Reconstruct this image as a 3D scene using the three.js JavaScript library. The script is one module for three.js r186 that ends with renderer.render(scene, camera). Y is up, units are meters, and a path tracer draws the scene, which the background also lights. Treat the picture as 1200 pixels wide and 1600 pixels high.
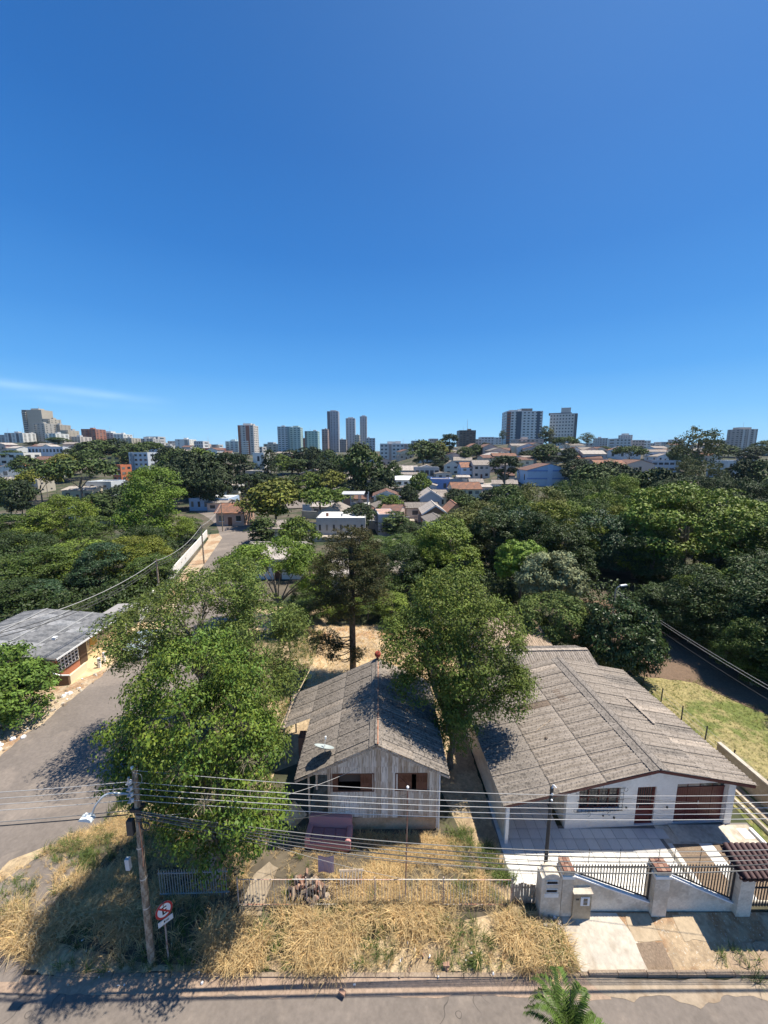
import * as THREE from 'three';
import { mergeGeometries } from 'three/addons/utils/BufferGeometryUtils.js';

// ---------- camera, sky, sun, exposure ----------
const scene = new THREE.Scene();
const CAM_H = 17.7, PITCH = 9 * Math.PI / 180, FOC = 600;           // metres, radians, photograph pixels
const camera = new THREE.PerspectiveCamera(2 * Math.atan(800 / FOC) * 180 / Math.PI, 0.75, 0.1, 9000);
camera.position.set(0, CAM_H, 0);
camera.rotation.set(-PITCH, 0, 0);
const renderer = new THREE.WebGLRenderer({ antialias: true });
renderer.toneMapping = THREE.LinearToneMapping;
renderer.toneMappingExposure = 1.42;
renderer.shadowMap.enabled = true;

const SUN = new THREE.Vector3(0.40, 1, -0.28).normalize();
const sun = new THREE.DirectionalLight(new THREE.Color(1.0, 0.925, 0.80), 5.0);
sun.position.copy(SUN).multiplyScalar(200); sun.target.position.set(0, 0, -30);
sun.castShadow = true; sun.shadow.mapSize.set(4096, 4096);
Object.assign(sun.shadow.camera, { left: -160, right: 160, top: 160, bottom: -160, near: 1, far: 600 });
scene.add(sun, sun.target);

function skyTexture() {                                             // clear air: pale at the horizon, deep overhead, a glow about the sun, one streak of cirrus
  const W = 1024, Hh = 512, data = new Float32Array(W * Hh * 4);
  const stops = [[-90, .20, .22, .24], [-2, .30, .44, .58], [0, .30, .54, .74], [2, .25, .505, .75], [5, .165, .415, .72], [10, .088, .30, .65], [16, .053, .22, .555], [24, .032, .158, .455], [34, .022, .118, .37], [45, .017, .094, .305], [60, .016, .086, .28], [90, .016, .082, .265]];
  const v = new THREE.Vector3();
  const hash = (x, y) => { const s = Math.sin(x * 127.1 + y * 311.7) * 43758.5453; return s - Math.floor(s); };
  const vn = (x, y) => { const i = Math.floor(x), j = Math.floor(y), f = x - i, g = y - j, u = f * f * (3 - 2 * f), w = g * g * (3 - 2 * g); return (hash(i, j) * (1 - u) + hash(i + 1, j) * u) * (1 - w) + (hash(i, j + 1) * (1 - u) + hash(i + 1, j + 1) * u) * w; };
  for (let j = 0; j < Hh; j++) for (let i = 0; i < W; i++) {
    const el = ((j + .5) / Hh - .5) * Math.PI, az = ((i + .5) / W - .5) * 2 * Math.PI, deg = el * 180 / Math.PI;
    v.set(Math.cos(az) * Math.cos(el), Math.sin(el), Math.sin(az) * Math.cos(el));
    let k = 1; while (k < stops.length - 1 && stops[k][0] < deg) k++;
    const a = stops[k - 1], b = stops[k], t = Math.min(1, Math.max(0, (deg - a[0]) / (b[0] - a[0])));
    const c = [1, 2, 3].map((n) => a[n] + (b[n] - a[n]) * t);
    const glow = Math.max(0, v.dot(SUN)), g = .26 * Math.pow(glow, 5) + .8 * Math.pow(glow, 60);
    if (deg > 0) for (let n = 0; n < 3; n++) c[n] += g * [.30, .50, .78][n] * (deg > 0 ? Math.min(1, deg / 12) : 0);
    const bear = Math.atan2(v.x, -v.z) * 180 / Math.PI;             // degrees to the right of the street's axis
    if (deg > 3 && deg < 11 && bear > -75 && bear < -26) {
      const streak = (y0, slope, wd) => Math.exp(-(((deg - y0 - slope * (bear + 45)) / wd) ** 2));
      let m = streak(7.0, -.05, .38) * (0.35 + .65 * vn(bear * .35, deg * 2.6)) + .5 * streak(5.9, -.05, .35) * vn(bear * .5 + 9, deg * 4);
      m *= Math.min(1, Math.max(0, (-27 - bear) / 8)) * Math.min(1, Math.max(0, (bear + 75) / 6));
      for (let n = 0; n < 3; n++) c[n] += m * .17 * [1, .93, .7][n];
    }
    data.set([c[0], c[1], c[2], 1], (j * W + i) * 4);
  }
  const t = new THREE.DataTexture(data, W, Hh, THREE.RGBAFormat, THREE.FloatType);
  t.mapping = THREE.EquirectangularReflectionMapping; t.magFilter = THREE.LinearFilter; t.minFilter = THREE.LinearFilter; t.needsUpdate = true;
  return t;
}
scene.background = skyTexture();
scene.environment = scene.background;
scene.environmentIntensity = 1;
scene.fog = new THREE.FogExp2(new THREE.Color(0.62, 0.76, 0.95), 0.00007);

// ---------- small tools ----------
function rng(seed) { let a = seed >>> 0; return () => { a = (a + 0x6D2B79F5) | 0; let t = Math.imul(a ^ (a >>> 15), 1 | a); t = (t + Math.imul(t ^ (t >>> 7), 61 | t)) ^ t; return ((t ^ (t >>> 14)) >>> 0) / 4294967296; }; }
const V = (x, y, z) => new THREE.Vector3(x, y, z);
const lerp = (a, b, t) => a + (b - a) * t, clamp = (x, a, b) => Math.min(b, Math.max(a, x)), smooth = (a, b, x) => { const t = clamp((x - a) / (b - a), 0, 1); return t * t * (3 - 2 * t); };
const taken = {};
function numbered(name) { const n = taken[name] = (taken[name] ?? -1) + 1; return n ? name + '_' + String(n).padStart(3, '0') : name; }
function shade(o) { o.castShadow = true; o.receiveShadow = true; return o; }
function mesh(name, g, m, parent) { const o = shade(new THREE.Mesh(g, m)); o.name = name; if (parent) parent.add(o); return o; }
function thing(name, label, category, [x, y, z] = [0, 0, 0], turn = 0, group) {
  const o = new THREE.Group(); o.name = numbered(name); o.position.set(x, y, z); o.rotation.y = turn; o.userData = { label, category };
  if (group) o.userData.group = group;
  scene.add(o); return o;
}
function solo(name, g, m, label, category, group) { const o = mesh(numbered(name), g, m, scene); o.userData = { label, category }; if (group) o.userData.group = group; return o; }
function setting(name, g, m) { const o = mesh(numbered(name), g, m, scene); o.userData.kind = 'structure'; return o; }
function holder(name, parent) { const g = new THREE.Group(); g.name = name; parent.add(g); return g; }

// the survey: the ray through a photograph pixel, so that a measured pixel plus a depth or the terrain gives a place
const CP = Math.cos(PITCH), SP = Math.sin(PITCH);
const ray = (px, py) => { const v = (py - 800) / FOC, F = CP - v * SP; return [(px - 600) / FOC / F, (v * CP + SP) / F]; };   // sideways and down per metre of depth
const elev = (py, d) => CAM_H - d * ray(600, py)[1];
const side = (px, py, d) => ray(px, py)[0] * d;

// ---------- lie of the land ----------
const PROFILE = [[-900, 27, 430], [0, 27, 430], [150, 26, 430], [300, 19, 470], [420, 17, 540], [560, 16, 600], [680, 22, 420], [800, 24, 360], [900, 22, 360], [1000, 17.5, 390], [1200, 17, 390], [2200, 18, 400]];
function H(x, d) {
  let h = d < 10.75 ? -.4 : d < 12.3 ? -.4 * (12.3 - d) / 1.55 : 0;
  if (d > 105) {
    const px = 600 + FOC * clamp(x / d, -2, 2); let k = 1; while (k < PROFILE.length - 1 && PROFILE[k][0] < px) k++;
    const a = PROFILE[k - 1], b = PROFILE[k], t = smooth(0, 1, (px - a[0]) / (b[0] - a[0])), A = lerp(a[1], b[1], clamp(t, 0, 1)), D = lerp(a[2], b[2], clamp(t, 0, 1));
    h += A * smooth(105, D, d);
  }
  return h;
}
function onGround(px, py) { const [s, dn] = ray(px, py); let d = 6; for (; d < 900; d += d < 60 ? .05 : .5) if (CAM_H - dn * d < H(s * d, d)) break; return [s * d, H(s * d, d), -d, d]; }

// ---------- noise and textures ----------
function tileNoise(cells, seed) {
  const r = rng(seed * 7919 + cells), n = cells * cells, g = new Float32Array(n); for (let i = 0; i < n; i++) g[i] = r();
  return (u, v) => { const x = u * cells, y = v * cells, i = Math.floor(x), j = Math.floor(y), f = x - i, h = y - j, a = f * f * (3 - 2 * f), b = h * h * (3 - 2 * h), q = (p, s) => g[(((s % cells) + cells) % cells) * cells + (((p % cells) + cells) % cells)];
    return lerp(lerp(q(i, j), q(i + 1, j), a), lerp(q(i, j + 1), q(i + 1, j + 1), a), b); };
}
function fbm(seed, ...cells) { const ns = cells.map((c, i) => tileNoise(c, seed + i)); return (u, v) => { let s = 0, w = 1, t = 0; for (const n of ns) { s += w * n(u, v); t += w; w *= .62; } return s / t; }; }
const toS = (c) => Math.round(255 * Math.pow(clamp(c, 0, 1), 1 / 2.2));
function texture(size, metres, fn) {
  const d = new Uint8Array(size * size * 4);
  for (let j = 0; j < size; j++) for (let i = 0; i < size; i++) { const c = fn((i + .5) / size, (j + .5) / size); d.set([toS(c[0]), toS(c[1]), toS(c[2]), 255], (j * size + i) * 4); }
  const t = new THREE.DataTexture(d, size, size); t.colorSpace = THREE.SRGBColorSpace; t.wrapS = t.wrapT = THREE.RepeatWrapping; t.magFilter = THREE.LinearFilter; t.repeat.set(1 / metres, 1 / metres); t.needsUpdate = true; return t;
}
function bumpTex(size, metres, fn) {
  const d = new Uint8Array(size * size * 4);
  for (let j = 0; j < size; j++) for (let i = 0; i < size; i++) { const c = Math.round(255 * clamp(fn((i + .5) / size, (j + .5) / size), 0, 1)); d.set([c, c, c, 255], (j * size + i) * 4); }
  const t = new THREE.DataTexture(d, size, size); t.wrapS = t.wrapT = THREE.RepeatWrapping; t.magFilter = THREE.LinearFilter; t.repeat.set(1 / metres, 1 / metres); t.needsUpdate = true; return t;
}
const mix3 = (a, b, t) => [lerp(a[0], b[0], t), lerp(a[1], b[1], t), lerp(a[2], b[2], t)];
const gain = (c, k) => [c[0] * k, c[1] * k, c[2] * k];
const rgb = (r, g, b) => new THREE.Color().setRGB(r, g, b);
function std(color, roughness = .9, extra = {}) { return new THREE.MeshStandardMaterial({ color: Array.isArray(color) ? rgb(...color) : color, roughness, ...extra }); }

const nBig = fbm(11, 3, 7, 15), nMid = fbm(23, 9, 21, 47), nFine = fbm(37, 60, 128, 256), nGrain = fbm(51, 170, 256), nPatch = fbm(71, 5, 11, 26, 60), nStr = fbm(83, 40, 90), nRain = (u, v) => .5 * nStr(u, v * .06) + .5 * nPatch(u, v);
const nCrack = fbm(97, 6, 17, 40);
const T = {
  asphalt: texture(2048, 14, (u, v) => { const rift = Math.abs(nCrack(u, v) - .5), k = (.72 + .35 * nFine(u * 2, v * 2) + .5 * (nBig(u, v) - .5)) * (1 - .55 * (1 - smooth(.0015, .006, rift)) * smooth(.5, .6, nBig(v, u))); const p = smooth(.6, .72, nPatch(u, v)); return gain(mix3([.205, .172, .145], [.25, .208, .172], p), k + .1 * nGrain(u, v)); }),
  concrete: texture(1024, 6, (u, v) => { const st = smooth(.52, .75, nPatch(u + .3, v)); return gain(mix3([.56, .50, .41], [.38, .31, .23], st * .8), .75 + .4 * nFine(u, v) + .25 * (nMid(u, v) - .5)); }),
  soil: texture(1024, 7, (u, v) => { const p = smooth(.42, .64, nPatch(u, v)), s = smooth(.72, .8, nGrain(u, v)); return gain(mix3(mix3([.36, .22, .12], [.46, .36, .24], p), [.6, .55, .46], s * .8), .6 + .75 * nFine(u, v)); }),
  dust: texture(512, 5, (u, v) => gain(mix3([.40, .30, .22], [.34, .24, .17], nPatch(u, v)), .65 + .6 * nFine(u, v))),
  straw: texture(1024, 6, (u, v) => gain(mix3([.56, .43, .26], [.38, .28, .17], smooth(.4, .7, nPatch(u, v))), .6 + .8 * nFine(u, v))),
  lawn: texture(1024, 8, (u, v) => gain(mix3([.16, .19, .045], [.36, .30, .13], smooth(.42, .64, nPatch(u, v))), .5 + .9 * nFine(u, v))),
  scrub: texture(1024, 40, (u, v) => gain(mix3([.045, .06, .02], [.13, .105, .07], smooth(.48, .7, nPatch(u, v))), .4 + .9 * nFine(u, v))),
  fibre: texture(1024, 4.3, (u, v) => { const l = smooth(.45, .7, nRain(u, v)), g = nGrain(u, v), f = nFine(u, v); let c = mix3([.345, .295, .245], [.25, .21, .17], l); c = mix3(c, [.07, .058, .048], smooth(.56, .74, f) * .65); return gain(c, .62 + .7 * g); }),
  fibreDark: texture(1024, 4.9, (u, v) => { const l = smooth(.42, .7, nRain(u + .4, v)), g = nGrain(u, v), f = nFine(u, v); let c = mix3([.265, .23, .195], [.18, .155, .13], l); c = mix3(c, [.05, .042, .036], smooth(.54, .72, f) * .7); return gain(c, .58 + .78 * g); }),
  slate: texture(1024, 6, (u, v) => { const l = smooth(.42, .66, nPatch(u, v)); return gain(mix3([.10, .105, .11], [.20, .20, .20], l), .6 + .8 * nFine(u, v)); }),
  plaster: texture(1024, 5, (u, v) => { const st = smooth(.6, .78, nPatch(u, v)); return gain(mix3([.86, .84, .79], [.72, .67, .6], st * .5), .92 + .12 * nFine(u, v)); }),
  wallDirty: texture(1024, 4, (u, v) => { const st = smooth(.48, .74, nPatch(u, v)); return gain(mix3([.80, .71, .575], [.54, .44, .32], st * .7), .8 + .32 * nFine(u, v)); }),
  wood: texture(512, 1.7, (u, v) => { const g = nStr(u, v * .05), p = smooth(.5, .62, nStr(u + .2, v * .11) * .6 + nPatch(u, v * .5) * .4); return gain(mix3([.84, .775, .68], [.50, .40, .30], p * .7), .78 + .36 * g); }),
  woodBrown: texture(512, 1.1, (u, v) => gain(mix3([.30, .21, .135], [.44, .36, .27], smooth(.45, .62, nPatch(u, v * .4))), .65 + .6 * nFine(u, v * .1))),
  bark: texture(512, .8, (u, v) => gain(mix3([.16, .125, .09], [.28, .25, .2], smooth(.45, .65, nMid(u, v * .5))), .5 + .9 * nFine(u, v * .3))),
  terracotta: texture(512, 4, (u, v) => gain(mix3([.42, .17, .09], [.24, .12, .08], smooth(.4, .7, nPatch(u, v))), .65 + .6 * nFine(u, v))),
  stone: texture(512, 2.4, (u, v) => gain(mix3([.40, .32, .235], [.25, .18, .125], nPatch(u, v)), .6 + .7 * nFine(u, v))),
  rust: texture(512, 1, (u, v) => gain(mix3([.30, .10, .055], [.42, .26, .18], smooth(.45, .62, nPatch(u, v))), .6 + .7 * nFine(u, v))),
  tile: texture(512, 3, (u, v) => gain(mix3([.74, .72, .68], [.58, .56, .52], smooth(.48, .72, nPatch(u, v)) * .7), .9 + .16 * nFine(u, v))),
};
const B = { grain: bumpTex(512, 1.6, (u, v) => .5 * nFine(u, v) + .5 * nGrain(u, v)), lumps: bumpTex(512, 5, (u, v) => .6 * nPatch(u, v) + .4 * nFine(u, v)) };
const mapped = (t, roughness = .92, bump = 0, extra = {}) => new THREE.MeshStandardMaterial({ map: t, roughness, ...(bump ? { bumpMap: B.grain, bumpScale: bump } : {}), ...extra });
const M = {
  asphalt: mapped(T.asphalt, .93, .006), concrete: mapped(T.concrete, .92, .006), soil: mapped(T.soil, 1, .02), dust: mapped(T.dust, 1, .01), straw: mapped(T.straw, 1, .03), lawn: mapped(T.lawn, 1, .03), scrub: mapped(T.scrub, 1, 0),
  fibre: mapped(T.fibre, .95), fibreDark: mapped(T.fibreDark, .95), fibreLight: mapped(T.fibre, .9, 0, { color: rgb(1.35, 1.33, 1.3) }), fibreBrown: mapped(T.fibre, .95, 0, { color: rgb(.62, .55, .5) }), slate: mapped(T.slate, .85),
  plaster: mapped(T.plaster, .9, .004), wallDirty: mapped(T.wallDirty, .93, .005), wood: mapped(T.wood, .9, .004), woodB: mapped(T.wood, .9, .004, { color: rgb(.9, .88, .84) }), woodC: mapped(T.wood, .9, .004, { color: rgb(.7, .62, .54) }), woodBrown: mapped(T.woodBrown, .9, .004),
  bark: mapped(T.bark, 1, .01), terracotta: mapped(T.terracotta, .95), stone: mapped(T.stone, .95, .01), rust: mapped(T.rust, .85), tile: mapped(T.tile, .75),
  maroon: std([.115, .02, .02], .5), maroonTile: std([.085, .042, .038], .7), shutter: mapped(T.woodBrown, .8, 0, { color: rgb(.42, .22, .16) }), dark: std([.02, .019, .018], .9), iron: std([.035, .033, .033], .6), ironLight: std([.62, .58, .52], .6), steel: std([.55, .56, .56], .45, { metalness: .5 }),
  glass: std([.03, .04, .05], .12), white: std([.8, .8, .79], .7), wire: std([.42, .41, .39], .6), cable: std([.06, .058, .055], .6), poleWood: mapped(T.bark, .95, .01, { color: rgb(1.55, 1.45, 1.35) }), poleConcrete: mapped(T.concrete, .9, 0, { color: rgb(.75, .75, .74) }),
  brick: std([.24, .12, .085], .95), brickPale: std([.36, .215, .15], .95), sofa: std([.60, .27, .25], .95), sofaSeat: std([.44, .2, .19], .95), cloth: std([.55, .42, .43], .95),
};
// ---------- geometry tools ----------
const UNIT = new THREE.BoxGeometry(1, 1, 1);
function boxG(w, h, d, x = 0, y = 0, z = 0, ry = 0, rx = 0, rz = 0) {           // centred box with uv in metres
  const g = new THREE.BoxGeometry(w, h, d), uv = g.attributes.uv, s = [[d, h], [d, h], [w, d], [w, d], [w, h], [w, h]];
  for (let f = 0; f < 6; f++) for (let k = 0; k < 4; k++) uv.setXY(f * 4 + k, uv.getX(f * 4 + k) * s[f][0] + x * .37, uv.getY(f * 4 + k) * s[f][1] + y * .31 + z * .17);
  if (rx) g.rotateX(rx); if (rz) g.rotateZ(rz); if (ry) g.rotateY(ry); return g.translate(x, y, z);
}
const spanG = (x0, x1, y0, y1, z0, z1) => boxG(x1 - x0, y1 - y0, z1 - z0, (x0 + x1) / 2, (y0 + y1) / 2, (z0 + z1) / 2);
function tubeG(points, r0, r1 = r0, seg = 6, smoothPath = true) {
  const c = smoothPath && points.length > 2 ? new THREE.CatmullRomCurve3(points) : null, n = c ? points.length * 3 : points.length - 1, pos = [], nor = [], uv = [], idx = [];
  let up = V(.3, 0, 1).normalize(), len = 0, last = null;
  for (let i = 0; i <= n; i++) {
    const t = i / n, p = c ? c.getPoint(t) : points[i], q = c ? c.getTangent(t) : points[Math.min(n, i + 1)].clone().sub(points[Math.max(0, i - 1)]).normalize();
    if (last) len += p.distanceTo(last); last = p;
    const a = up.clone().addScaledVector(q, -up.dot(q)).normalize(); up = a; const b = V().crossVectors(q, a), r = lerp(r0, r1, t);
    for (let k = 0; k <= seg; k++) { const w = k / seg * Math.PI * 2, nx = a.clone().multiplyScalar(Math.cos(w)).addScaledVector(b, Math.sin(w)); nor.push(nx.x, nx.y, nx.z); pos.push(p.x + nx.x * r, p.y + nx.y * r, p.z + nx.z * r); uv.push(k / seg * Math.max(.3, r0 * 6), len); }
  }
  for (let i = 0; i < n; i++) for (let k = 0; k < seg; k++) { const a = i * (seg + 1) + k, b = a + seg + 1; idx.push(a, a + 1, b, b, a + 1, b + 1); }
  const g = new THREE.BufferGeometry(); g.setAttribute('position', new THREE.Float32BufferAttribute(pos, 3)); g.setAttribute('normal', new THREE.Float32BufferAttribute(nor, 3)); g.setAttribute('uv', new THREE.Float32BufferAttribute(uv, 2)); g.setIndex(idx); return g;
}
const merge = (list) => mergeGeometries(list.map((g) => { const h = g.index ? g.toNonIndexed() : g; for (const k of Object.keys(h.attributes)) if (!['position', 'normal', 'uv'].includes(k)) h.deleteAttribute(k); return h; }));
function prismG(pts, depth) { const s = new THREE.Shape(pts.map((p) => new THREE.Vector2(...p))); return new THREE.ExtrudeGeometry(s, { depth, bevelEnabled: false }); }
function wallG(pts, holes, depth) { const s = new THREE.Shape(pts.map((p) => new THREE.Vector2(...p))); for (const [x0, x1, y0, y1] of holes) s.holes.push(new THREE.Path([[x0, y0], [x0, y1], [x1, y1], [x1, y0]].map((p) => new THREE.Vector2(...p)))); return new THREE.ExtrudeGeometry(s, { depth, bevelEnabled: false }); }
function sheetG(pts, lift, jag = 0, seed = 1, step = .5) {                   // a sheet over the terrain inside an outline given in x and depth; uneven rim
  const r = rng(seed), out = [], wob = Array.from({ length: 256 }, () => r() * 2 - 1), wn = (s) => { const i = Math.floor(s), f = s - i, u = f * f * (3 - 2 * f); return lerp(wob[i & 255], wob[(i + 1) & 255], u); }; let run = 0; step = Math.min(step, .3);
  for (let i = 0; i < pts.length; i++) { const a = pts[i], b = pts[(i + 1) % pts.length], L = Math.hypot(b[0] - a[0], b[1] - a[1]), n = jag ? Math.max(1, Math.round(L / step)) : 1, nx = (b[1] - a[1]) / L, nd = -(b[0] - a[0]) / L; for (let k = 0; k < n; k++) { const t = k / n, s = run + t * L, j = jag * Math.min(1, 4 * t, 4 * (1 - t)) * (wn(s / 1.3) + .55 * wn(s / .42 + 90) + .25 * wn(s / .15 + 170)); out.push(new THREE.Vector2(lerp(a[0], b[0], t) + nx * j, lerp(a[1], b[1], t) + nd * j)); } run += L; }
  const g = new THREE.ShapeGeometry(new THREE.Shape(out)), p = g.attributes.position;
  for (let i = 0; i < p.count; i++) { const x = p.getX(i), d = p.getY(i); p.setXYZ(i, x, H(x, d) + lift, -d); }
  g.computeVertexNormals(); const nn = g.attributes.normal; if (nn.getY(0) < 0) { const ix = g.index.array; for (let i = 0; i < ix.length; i += 3) { const q = ix[i]; ix[i] = ix[i + 1]; ix[i + 1] = q; } g.computeVertexNormals(); } return g;
}
function ribbonG(path, lift) {                                              // path: [x, depth, half width]; uv in metres
  const pos = [], uv = [], idx = []; let len = 0;
  path.forEach(([x, d, w], i) => { const a = path[Math.max(0, i - 1)], b = path[Math.min(path.length - 1, i + 1)], tx = b[0] - a[0], td = b[1] - a[1], l = Math.hypot(tx, td), nx = td / l, nd = -tx / l; if (i) len += Math.hypot(x - path[i - 1][0], d - path[i - 1][1]);
    for (const s of [-1, 1]) { const X = x + s * nx * w, D = d + s * nd * w; pos.push(X, H(X, D) + lift, -D); uv.push(s * w, len); } if (i) { const k = i * 2; idx.push(k - 2, k - 1, k, k, k - 1, k + 1); } });
  const g = new THREE.BufferGeometry(); g.setAttribute('position', new THREE.Float32BufferAttribute(pos, 3)); g.setAttribute('uv', new THREE.Float32BufferAttribute(uv, 2)); g.setIndex(idx); g.computeVertexNormals(); return g;
}
function corrugatedG(w, len, waves, amp, th = .008, sag = 0, per = 6) {     // waves run along z; x across, y up; centred
  const n = waves * per, pos = [], uv = [], idx = [], rows = sag ? [0, .5, 1] : [0, 1];
  for (const side of [0, 1]) for (const t of rows) for (let i = 0; i <= n; i++) { const x = (i / n - .5) * w, y = amp * Math.cos(i / per * 2 * Math.PI) - side * th - sag * 4 * t * (1 - t); pos.push(x, y, (t - .5) * len); uv.push(x + 3, t * len); }
  const R = rows.length, q = (a, b, c, d) => idx.push(a, b, c, c, b, d), row = n + 1, under = R * row;
  for (let k = 0; k < R - 1; k++) for (let i = 0; i < n; i++) { const a = k * row + i; q(a, a + row, a + 1, a + row + 1); q(under + a, under + a + 1, under + a + row, under + a + row + 1); }
  for (let i = 0; i < n; i++) { const a = (R - 1) * row + i; q(a, under + a, a + 1, under + a + 1); q(i, i + 1, under + i, under + i + 1); }
  const g = new THREE.BufferGeometry(); g.setAttribute('position', new THREE.Float32BufferAttribute(pos, 3)); g.setAttribute('uv', new THREE.Float32BufferAttribute(uv, 2)); g.setIndex(idx); g.computeVertexNormals(); return g;
}
function wireG(a, b, sag, r = .012, seg = 14) { const p = []; for (let i = 0; i <= seg; i++) { const t = i / seg, q = a.clone().lerp(b, t); q.y -= sag * 4 * t * (1 - t); p.push(q); } return tubeG(p, r, r, 5, false); }
// ---------- ground, roads, pavements ----------
{
  const lines = (a) => [...new Set(a)].sort((p, q) => p - q), xs = [], ds = [];
  for (let x = -40; x <= 40; x += 4) xs.push(x); for (let k = 50; k <= 160; k += 10) xs.push(k, -k); for (let k = 175; k <= 720; k += 15) xs.push(k, -k); for (const k of [800, 1000, 1400, 2000, 3500]) xs.push(k, -k);
  for (const d of [-3500, -1500, -600, -250, -100, -40, -10, 0, 5, 10.75, 12.3]) ds.push(d); for (let d = 15; d <= 40; d += 5) ds.push(d); for (let d = 45; d <= 160; d += 5) ds.push(d); for (let d = 170; d <= 720; d += 10) ds.push(d); for (const d of [800, 1000, 1400, 2000, 3500]) ds.push(d);
  const X = lines(xs), D = lines(ds), pos = [], uv = [], idx = [];
  for (const d of D) for (const x of X) { pos.push(x, H(x, d) - .02, -d); uv.push(x, d); }
  for (let j = 0; j < D.length - 1; j++) for (let i = 0; i < X.length - 1; i++) { const a = j * X.length + i, b = a + X.length; idx.push(a, a + 1, b, b, a + 1, b + 1); }
  const g = new THREE.BufferGeometry(); g.setAttribute('position', new THREE.Float32BufferAttribute(pos, 3)); g.setAttribute('uv', new THREE.Float32BufferAttribute(uv, 2)); g.setIndex(idx); g.computeVertexNormals();
  setting('ground', g, M.scrub);
}
setting('street', sheetG([[-140, -30], [140, -30], [140, 10.6], [8, 10.6], [-10, 10.6], [-17, 10.7], [-22, 10.7], [-140, 10.7]], .006), M.asphalt);
setting('street_edge_dust', sheetG([[-14, 10.3], [-9, 10.22], [0, 10.2], [7.6, 10.12], [7.8, 10.72], [-14, 10.72]], .012, .07, 5, .12), M.dust);
{
  const path = [[-18.2, 10.5, 5.6], [-18.2, 14, 4.9], [-18.4, 20, 4.4], [-18.6, 30, 4.2], [-19.6, 38, 4.1], [-21.9, 48, 4], [-25.2, 62, 4], [-30, 78, 4], [-36.5, 92, 4], [-47, 108, 4], [-58, 120, 4]];
  const pts = []; const c = new THREE.CatmullRomCurve3(path.map(([x, d, w]) => V(x, w, d))); for (let i = 0; i <= 70; i++) { const p = c.getPoint(i / 70); pts.push([p.x, p.z, p.y]); }
  setting('side_street', ribbonG(pts, .004), M.asphalt);
}
setting('street_corner_asphalt', sheetG([[-23.8, 10.4], [-12.4, 10.4], [-14.2, 11.4], [-16.6, 12.2], [-16.9, 14.4], [-14.5, 15.6], [-14.3, 17], [-22.6, 17], [-22.9, 13]], .009, .06, 8), M.asphalt);
setting('verge_ground', sheetG([[-16.4, 14.2], [-16.2, 12.2], [-13.8, 11.3], [-12, 10.74], [7.2, 10.74], [7.0, 12.3], [5.2, 12.4], [5.2, 24], [-13.2, 24], [-12.9, 16.2]], .008, .12, 3), M.straw);
setting('roadside_ground', sheetG([[-13.4, 16], [-13.2, 34], [-15, 42], [-6, 42], [-6, 15.8]], .014, .2, 4), M.straw);
setting('soil_verge', sheetG([[-24.6, 16], [-22.5, 16], [-22.6, 27], [-22.5, 31.5], [-25.5, 31.8], [-25.8, 28.8], [-27, 26], [-30, 22], [-30, 16]], .012, .18, 9), M.soil);
setting('back_field', sheetG([[-8, 26], [6, 26], [6.5, 37], [-8.5, 37.5]], .012, .3, 10), M.straw);
setting('bare_soil', sheetG([[-7, 34.3], [1, 34.4], [2, 36.8], [-8, 36.6]], .02, .25, 11), M.soil);
setting('lawn_strip', sheetG([[17.6, 12.6], [40, 12.6], [40, 17], [27, 22], [25.4, 24.5], [24, 27.5], [20.2, 28.2], [17.6, 28]], .006, .15, 12), M.lawn);
setting('dirt_road', sheetG([[40, 16.5], [27.6, 21.8], [25.6, 24.3], [24, 27.3], [20, 28.3], [17, 36], [22, 44], [60, 44], [60, 16]], .01, .2, 13), mapped(T.dust, 1, .01, { color: rgb(.5, .46, .42) }));
setting('far_pavement', ribbonG([[-24.2, 40, .9], [-27, 48, 1.1], [-30, 60, 1.2], [-34.6, 77, 1.3], [-37, 81, 1.3]], .03), M.soil);
// driveway in front of the white house: pale concrete, stained slabs and a low kerb
setting('driveway_concrete', sheetG([[6.95, 10.8], [9.85, 10.8], [9.5, 11.3], [9.0, 12.28], [6.8, 12.28]], .02, .05, 21, .25), M.concrete);
setting('pavement_soil', sheetG([[6.8, 10.78], [24, 10.78], [24, 12.3], [6.8, 12.3]], .008, .0, 31), mapped(T.soil, 1, .02, { color: rgb(.95, .9, .85) }));
{
  const r = rng(33), g = new THREE.Group(); g.name = 'pavement'; g.userData.kind = 'structure'; scene.add(g);
  const mats = [M.stone, mapped(T.stone, .95, .01, { color: rgb(1.25, 1.2, 1.1) }), mapped(T.concrete, .95, .01, { color: rgb(.85, .74, .6) }), mapped(T.stone, .95, .01, { color: rgb(.8, .76, .72) })];
  let x = 9.3, k = 0;
  while (x < 24) { const w = .7 + r() * .6; for (const [a, b] of [[10.82, 11.5], [11.52, 12.24]]) { k++; if (r() < .3) continue; const e = () => (r() - .5) * .1; mesh('paving_slab', sheetG([[x + e(), a], [x + w - .05 + e(), a + .02], [x + w - .06 + e(), b + e() * .4], [x + e(), b - .02]], .014 + r() * .012, .05, 40 + k, .16), mats[Math.floor(r() * 4)], g); } x += w; }
}
setting('gutter_concrete', sheetG([[7.4, 10.25], [8.3, 10.05], [9.3, 10.22], [10.4, 9.9], [12, 10.2], [13.5, 10.0], [15, 10.25], [24, 10.1], [24, 10.66], [7.0, 10.66]], .014, .1, 22, .14), mapped(T.concrete, .95, .01, { color: rgb(.72, .64, .56) }));
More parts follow.
